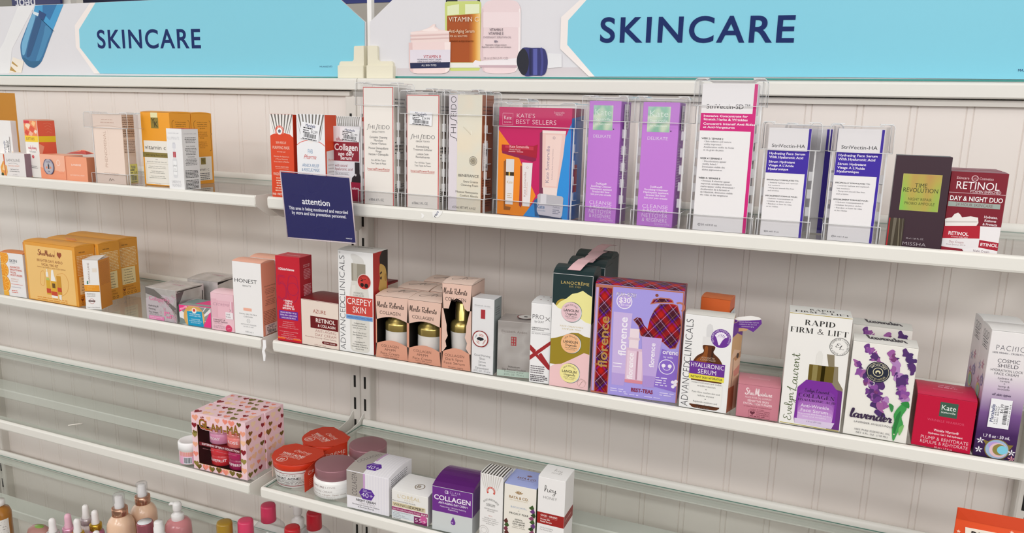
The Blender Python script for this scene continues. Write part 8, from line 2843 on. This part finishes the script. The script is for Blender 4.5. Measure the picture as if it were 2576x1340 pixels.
for k in range(5):
    q = radians(30 + 30 * k)
    c.T.p([(.56, .42), (.56 + .07 * cos(q - .2), .41 - .08 * sin(q - .2)), (.56 + .11 * cos(q), .41 - .14 * sin(q)), (.56 + .07 * cos(q + .2), .41 - .08 * sin(q + .2))], '#8A5A4A')
c.T.t('RATA & CO.', .54, .55, .60, .10, '#8A6A6A', wt=1)
c.T.t('NEW ZEALAND NATURALS', .54, .66, .5, .03, '#8A7A8A')
c.done()
c = Carton('serum_carton', 'white serum carton with hand lettering and a dark red band', 'carton', .5371, -.3320, z3, .0423, .0429, .1334, .0, '#ECEAE9', R='#E2DFDD', T='#F4F3F2', bulge=.0008)
F_ = c.F
F_.t('hey', .46, .135, .46, .078, '#5A5856', font='script', arg=(.05, .02))
F_.t('HONEY', .46, .245, .50, .034, '#6A6866', wt=-1)
F_.p([(0, .44), (1, .44), (1, .585), (0, .585)], '#9E2422')
F_.t('GOOD MORNING', .44, .475, .62, .022, '#F3E4E0', wt=1)
F_.r(.12, .498, .75, .500, '#E0A8A0')
F_.ts(['Honey Silk', 'Facial Serum'], .13, .522, .029, .019, '#F3E4E0', wf=[.36, .42], al='l', wt=1)
F_.ts(['All Day Nourishing', 'For Flawless Skin'], .13, .63, .026, .015, '#8A8886', wf=[.48, .44], al='l')
F_.t('1 fl oz / 30 ml', .30, .80, .3, .014, '#8A8886')
c.R.r(0, .44, 1, .585, '#84201E')
c.R.t('GOOD MORNING', .45, .51, .7, .02, '#E0A8A0', wt=1)
c.T.t('hey', .55, .38, .32, .22, '#B9B6B4', font='script', arg=(.05, .0))
c.T.t('HONEY', .55, .62, .38, .09, '#A9A6A4', wt=-1)
c.done()

# soft pouch and navy carton at the right end
o = tag(empty('face_mask_pouch', (1.1250, -.3120, z3), .02), 'orange star-print pouch with a torn-edged white label, bottom right of the shelves', 'pouch')
mb = MB()
H_, W_ = .188, .140
nx, nz = 14, 18
vs, fs = [], []
for s in (-1, 1):
    for j in range(nz + 1):
        for i in range(nx + 1):
            u, v = i / nx, j / nz
            b = .013 * (sin(pi * u) ** .6 if 0 < u < 1 else 0) * (max(0, 1 - max(0, (v - .55) / .40)) ** .6) + .0006
            vs.append((-W_ / 2 + W_ * u, .014 + s * b, H_ * v))
n1 = (nx + 1) * (nz + 1)
for k in (0, 1):
    for j in range(nz):
        for i in range(nx):
            a = k * n1 + j * (nx + 1) + i
            q = (a, a + 1, a + nx + 2, a + nx + 1)
            fs.append(q if k == 0 else q[::-1])
mb.add(vs, fs, M('#E2532A', .35), True)


def pf(u, v, o_):
    vv = 1 - v
    b = .013 * (sin(pi * u) ** .6 if 0 < u < 1 else 0) * (max(0, 1 - max(0, (vv - .55) / .40)) ** .6) + .0006
    return (-W_ / 2 + W_ * u, .014 - b - o_, H_ * vv)


P_ = Canvas(mb, pf, W_, H_, 10, 8, lift=.0005)
P_.r(.0, .0, 1, .075, '#CF4520')
for k, (a, b) in enumerate(((.03, .04), (.15, .055), (.42, .095), (.56, .09), (.72, .05), (.50, .16), (.62, .14), (.03, .16), (.85, .15), (.95, .06), (.80, .25), (.55, .27), (.03, .3))):
    P_.p([(a + (.018 if j % 2 == 0 else .008) * cos(radians(90 + 36 * j)), b - (.018 if j % 2 == 0 else .008) * sin(radians(90 + 36 * j)) * W_ / H_) for j in range(10)], '#F3C9B4')
P_.p([(.075, .12), (.345, .115), (.36, .30), (.10, .32)], '#EFE4D6')
P_.t('DIRTY', .225, .165, .20, .055, '#2A2422', wt=1)
P_.t('Works', .255, .225, .15, .042, '#2A2422', font='script', arg=(.1, .04))
mb.build('pouch_body', o)
c = Carton('skincare_carton', 'navy carton behind the orange star pouch at the right frame edge', 'carton', 1.1735, -.2580, z3, .0560, .0400, .1600, 0, '#262A5E', T='#2E3266')
c.done()

# loose bits lying about
mb = MB()
mb.tube([(0, 0, .0012), (.008, .0105, .0012), (.0165, .0195, .0012)], .0011, M('#EFE9E0'), 8)
tag(mb.build('paper_stick', None, (-.522, -.3010, z3)), 'thin white paper stick lying on the third glass shelf', 'stick')
mb = MB()
rn = random.Random(5)
P_ = [(0, .0, .0), (.0065, -.0004, .001), (.0075, -.0012, -.012), (.0045, -.002, -.018), (.0068, -.0026, -.026), (.0060, -.003, -.036), (.0018, -.003, -.0375), (.0005, -.0022, -.027), (-.001, -.0016, -.020), (.0008, -.001, -.010)]
mb.add([(a, b, c_) for a, b, c_ in P_] + [(a, b - .0007 - .0010 * rn.random(), c_) for a, b, c_ in P_], [tuple(range(10)), tuple(range(19, 9, -1))] + [(i, (i + 1) % 10, 10 + (i + 1) % 10, 10 + i) for i in range(10)], M('#F3F2F3', .4))
tag(mb.build('torn_tape', None, (-.0110, -.3002, OZ - .041)), 'torn white tape hanging from the corner of the second left shelf', 'tape')
mb = MB()
mb.lathe([(.0165, 0), (.016, .002), (.0145, .040), (.006, .058), (.0, .060)], clear('frosted_cup', (.9, .9, .9), .2, 1.4, milk=.45), seg=24, cap=False)
tag(mb.build('frosted_cup', None, (.4250, -.1950, z3)), 'small frosted cone cup behind the violet collagen carton', 'cup')


# ================================================================== lowest shelf: bottles
z4 = ZS[4] + .0003
ROSEG = M('#C99A82', .2, .85)
GLD = M('#C9A23E', .22, .85)
RUB = M('#EFEBEA', .4)
FROST = clear('clear_plastic', (.95, .95, .96), .05, 1.45, milk=.10)


def liquid(hx, rough=.18):
    return M(hx, rough, 0, .5)


def dropper(x, y, h, body, collar, bulb, label, frosted=False):
    o = tag(empty('dropper_bottle', (x, y, z4)), label, 'bottle', 'dropper bottles')
    mb = MB()
    mb.lathe([(.014, 0), (.0158, .001), (.0160, .004), (.0160, h * .48), (.0145, h * .53), (.0085, h * .56), (.0085, h * .60)], M(body, .25), seg=28)
    mb.build('bottle_body', o)
    mb = MB()
    cm = collar if not isinstance(collar, str) else M(collar, .25, .5)
    mb.lathe([(.0118, h * .575), (.0122, h * .58), (.0122, h * .70), (.0114, h * .705), (.0075, h * .71)], cm, seg=28)
    mb.build('collar', o)
    mb = MB()
    mb.lathe([(.0080, h * .70), (.0078, h * .76), (.0068, h * .80), (.0066, h * .92), (.0058, h * .97), (.0036, h * .993), (.0, h)], M(bulb, .45), seg=24, cap=False)
    mb.build('bulb', o)
    return o


dropper(-.5660, -.3250, .105, '#E3DFDC', '#B9B4B2', '#EFEBEA', 'dropper bottle with white bulb and silver collar, leftmost of the droppers')
dropper(-.5530, -.2990, .105, '#D9A0B4', '#DFA3BC', '#E6B4C6', 'dropper bottle with a pink bulb and pink collar')
dropper(-.5180, -.3050, .105, '#E9D9C0', GLD, '#EFEBEA', 'gold-collared dropper between the pink bulb and the pink-bodied dropper')
dropper(-.5530, -.2570, .105, '#E6D8D4', '#CBBFC2', '#F1EEEC', 'frosted dropper bottle with white bulb and pale collar, behind the gold-collared ones')
dropper(-.5150, -.2650, .105, '#B86A8C', GLD, '#EFEBEA', 'pink-bodied dropper bottle with gold collar and white bulb')
dropper(-.4670, -.3020, .088, '#E6D9DC', '#CBBFC2', '#EFEBEA', 'low dropper whose white bulb tip just shows before the front mist bottle')


def mist(x, y, label):
    o = tag(empty('mist_bottle', (x, y, z4)), label, 'bottle', 'peach mist bottles')
    mb = MB()
    mb.lathe([(.025, 0), (.027, .002), (.0275, .006), (.0275, .078), (.0262, .088), (.0222, .097), (.016, .104), (.0135, .107)], liquid('#EBC6A9'), seg=36)
    mb.build('bottle_body', o)
    mb = MB()
    mb.lathe([(.0152, .1055), (.0157, .1062), (.0157, .1225), (.015, .1230), (.011, .1232)], ROSEG, seg=32)
    mb.build('collar', o)
    mb = MB()
    mb.lathe([(.0092, .123), (.0092, .131), (.0078, .133), (.0078, .1475), (.007, .1485), (.0, .1488)], M('#F3F0EE', .4), seg=24, cap=False)
    mb.build('spray_head', o)
    mb = MB()
    mb.lathe([(.0115, .123), (.0112, .152), (.0104, .1535), (.0, .154)], clear('clear_cap', (.96, .96, .97), .05, 1.45, milk=.12), seg=28, cap=False)
    mb.build('clear_cap', o)
    return o


_mi = mist(-.4500, -.2560, 'peach mist bottle with rose-gold collar, the one nearer the lip')
dup(_mi, (-.4470, -.2000, z4), 0, 'peach mist bottle with rose-gold collar, the one farther back', 'peach mist bottles')

o = tag(empty('cream_tube', (-.3750, -.2600, z4)), 'mauve metallic capped tube with a white disc top beside the mist bottles', 'tube')
mb = MB()
mb.lathe([(.0155, 0), (.016, .001), (.016, .108), (.0152, .1095), (.0142, .1095)], M('#A4606C', .25, .4), seg=36)
mb.build('tube_body', o)
mb = MB()
mb.lathe([(.0138, .109), (.0138, .1098), (.0, .1099)], M('#E9ECEF', .25), seg=36, cap=False)
mb.build('top_disc', o)
o = tag(empty('small_bottle', (-.3190, -.2750, z4)), 'small bottle with a plain white cap before the pink pump bottle', 'bottle')
mb = MB()
mb.lathe([(.013, 0), (.0145, .002), (.0145, .099), (.010, .107)], M('#E3D9D6', .3), seg=28)
mb.build('bottle_body', o)
mb = MB()
mb.lathe([(.0100, .105), (.0102, .119), (.0088, .121), (.0086, .130), (.0076, .1322), (.0, .1326)], M('#EFEDEC', .4), seg=24, cap=False)
mb.build('cap', o)


def pump(x, y, h, r, body, head, label):
    o = tag(empty('pump_bottle', (x, y, z4)), label, 'bottle')
    k = h / .150
    mb = MB()
    mb.lathe([(r * .94, 0), (r, .002), (r, .080 * k), (r * .97, .092 * k), (r * .80, .101 * k), (r * .50, .105 * k)], body, seg=36)
    mb.build('bottle_body', o)
    mb = MB()
    hm = M(head, .35)
    mb.lathe([(.0125, .103 * k), (.0130, .104 * k), (.0130, .117 * k), (.0118, .119 * k), (.0065, .1205 * k), (.0060, .127 * k), (.0085, .1285 * k), (.0092, .131 * k), (.0090, .143 * k), (.0075, .148 * k), (.004, .150 * k), (.0, .150 * k)], hm, seg=28, cap=False)
    mb.tube([(-.004, -.002, .145 * k), (-.010, -.006, .1465 * k), (-.0135, -.008, .1435 * k)], [.0042, .0036, .0026], hm)
    mb.build('pump_head', o)
    return o


pump(-.3470, -.2000, .131, .0270, liquid('#D98F93'), '#F1EFEE', 'pink bottle with a white pump head')
pump(-.0700, -.1500, .168, .0205, M('#B9B4AE', .2), '#E4E2E0', 'greyish bottle with a white pump behind the pink-capped clear bottle')


def flip(x, y, cap, label, r=.034, h=.170):
    o = tag(empty('lotion_bottle', (x, y, z4)), label, 'bottle', 'capped lotion bottles')
    mb = MB()
    mb.lathe([(r * .88, 0), (r * .97, .003), (r, .010), (r, h - .062), (r * .91, h - .050), (r * .3 + .0118, h - .040), (.015, h - .035)], FROST, seg=36, cap=False)
    mb.build('bottle_body', o)
    mb = MB()
    mb.lathe([(.0150, h - .036), (.0154, h - .035), (.0148, h - .004), (.0138, h - .001), (.0100, h - .0002), (.0, h)], M(cap, .28), seg=32, cap=False)
    mb.build('cap', o)
    return o


flip(-.1500, -.2700, '#A8842E', 'clear lotion bottle with a gold cap', .0185)
flip(-.1180, -.2480, '#E0476E', 'clear lotion bottle with a bright pink cap, low beside the gold-capped one', .0185)
flip(-.1180, -.1820, '#D23E62', 'clear lotion bottle with a tall raspberry pink cap below the front left shelf corner')
flip(-.0170, -.1660, '#B3202E', 'clear lotion bottle with a dark red cap under the pad jars')
flip(-.0200, -.2300, '#C4242E', 'clear lotion bottle whose red cap only peeps in at the frame bottom', .025)

o = tag(empty('toner_bottle', (-.7330, -.3250, z4)), 'amber bottle with a white label at the left frame edge', 'bottle')
mb = MB()
mb.lathe([(.020, 0), (.0225, .002), (.0225, .078), (.019, .088), (.0095, .094), (.0095, .098)], M('#A8702E', .15), seg=32)
q = mb.build('bottle_body', o)
mb = MB()
c_ = cyl(mb, 0, 0, .0225, .012, .070, -60, 100)
c_.r(0, 0, 1, 1, '#E9E6E2')
c_.g(.5, .95, .1, 8, .1, .03, '#8A8480', seed=3)
mb.build('label', q)
mb = MB()
mb.lathe([(.0115, .0965), (.0120, .097), (.0118, .108), (.0, .1085)], M('#E8E4E0', .35), seg=28, cap=False)
mb.build('cap', o)
o = tag(empty('wipes_pouch', (-.6450, -.3000, z4)), 'dusty pink rounded pouch with green print left of the droppers', 'pouch')
mb = MB()
mb.lathe([(.034, 0), (.036, .01), (.035, .032), (.030, .045), (.020, .052), (.0, .055)], M('#A97A72', .4), seg=28, cap=False, sy=.55)
q = cyl(mb, 0, 0, .0355, .01, .05, -50, 50)
mb.build('pouch_body', o)
mb = MB()
mb.lathe([(.012, .0535), (.010, .0548), (.0, .0558)], M('#7FA04A', .4), seg=16, cap=False, sy=.6)
mb.build('green_print', o)
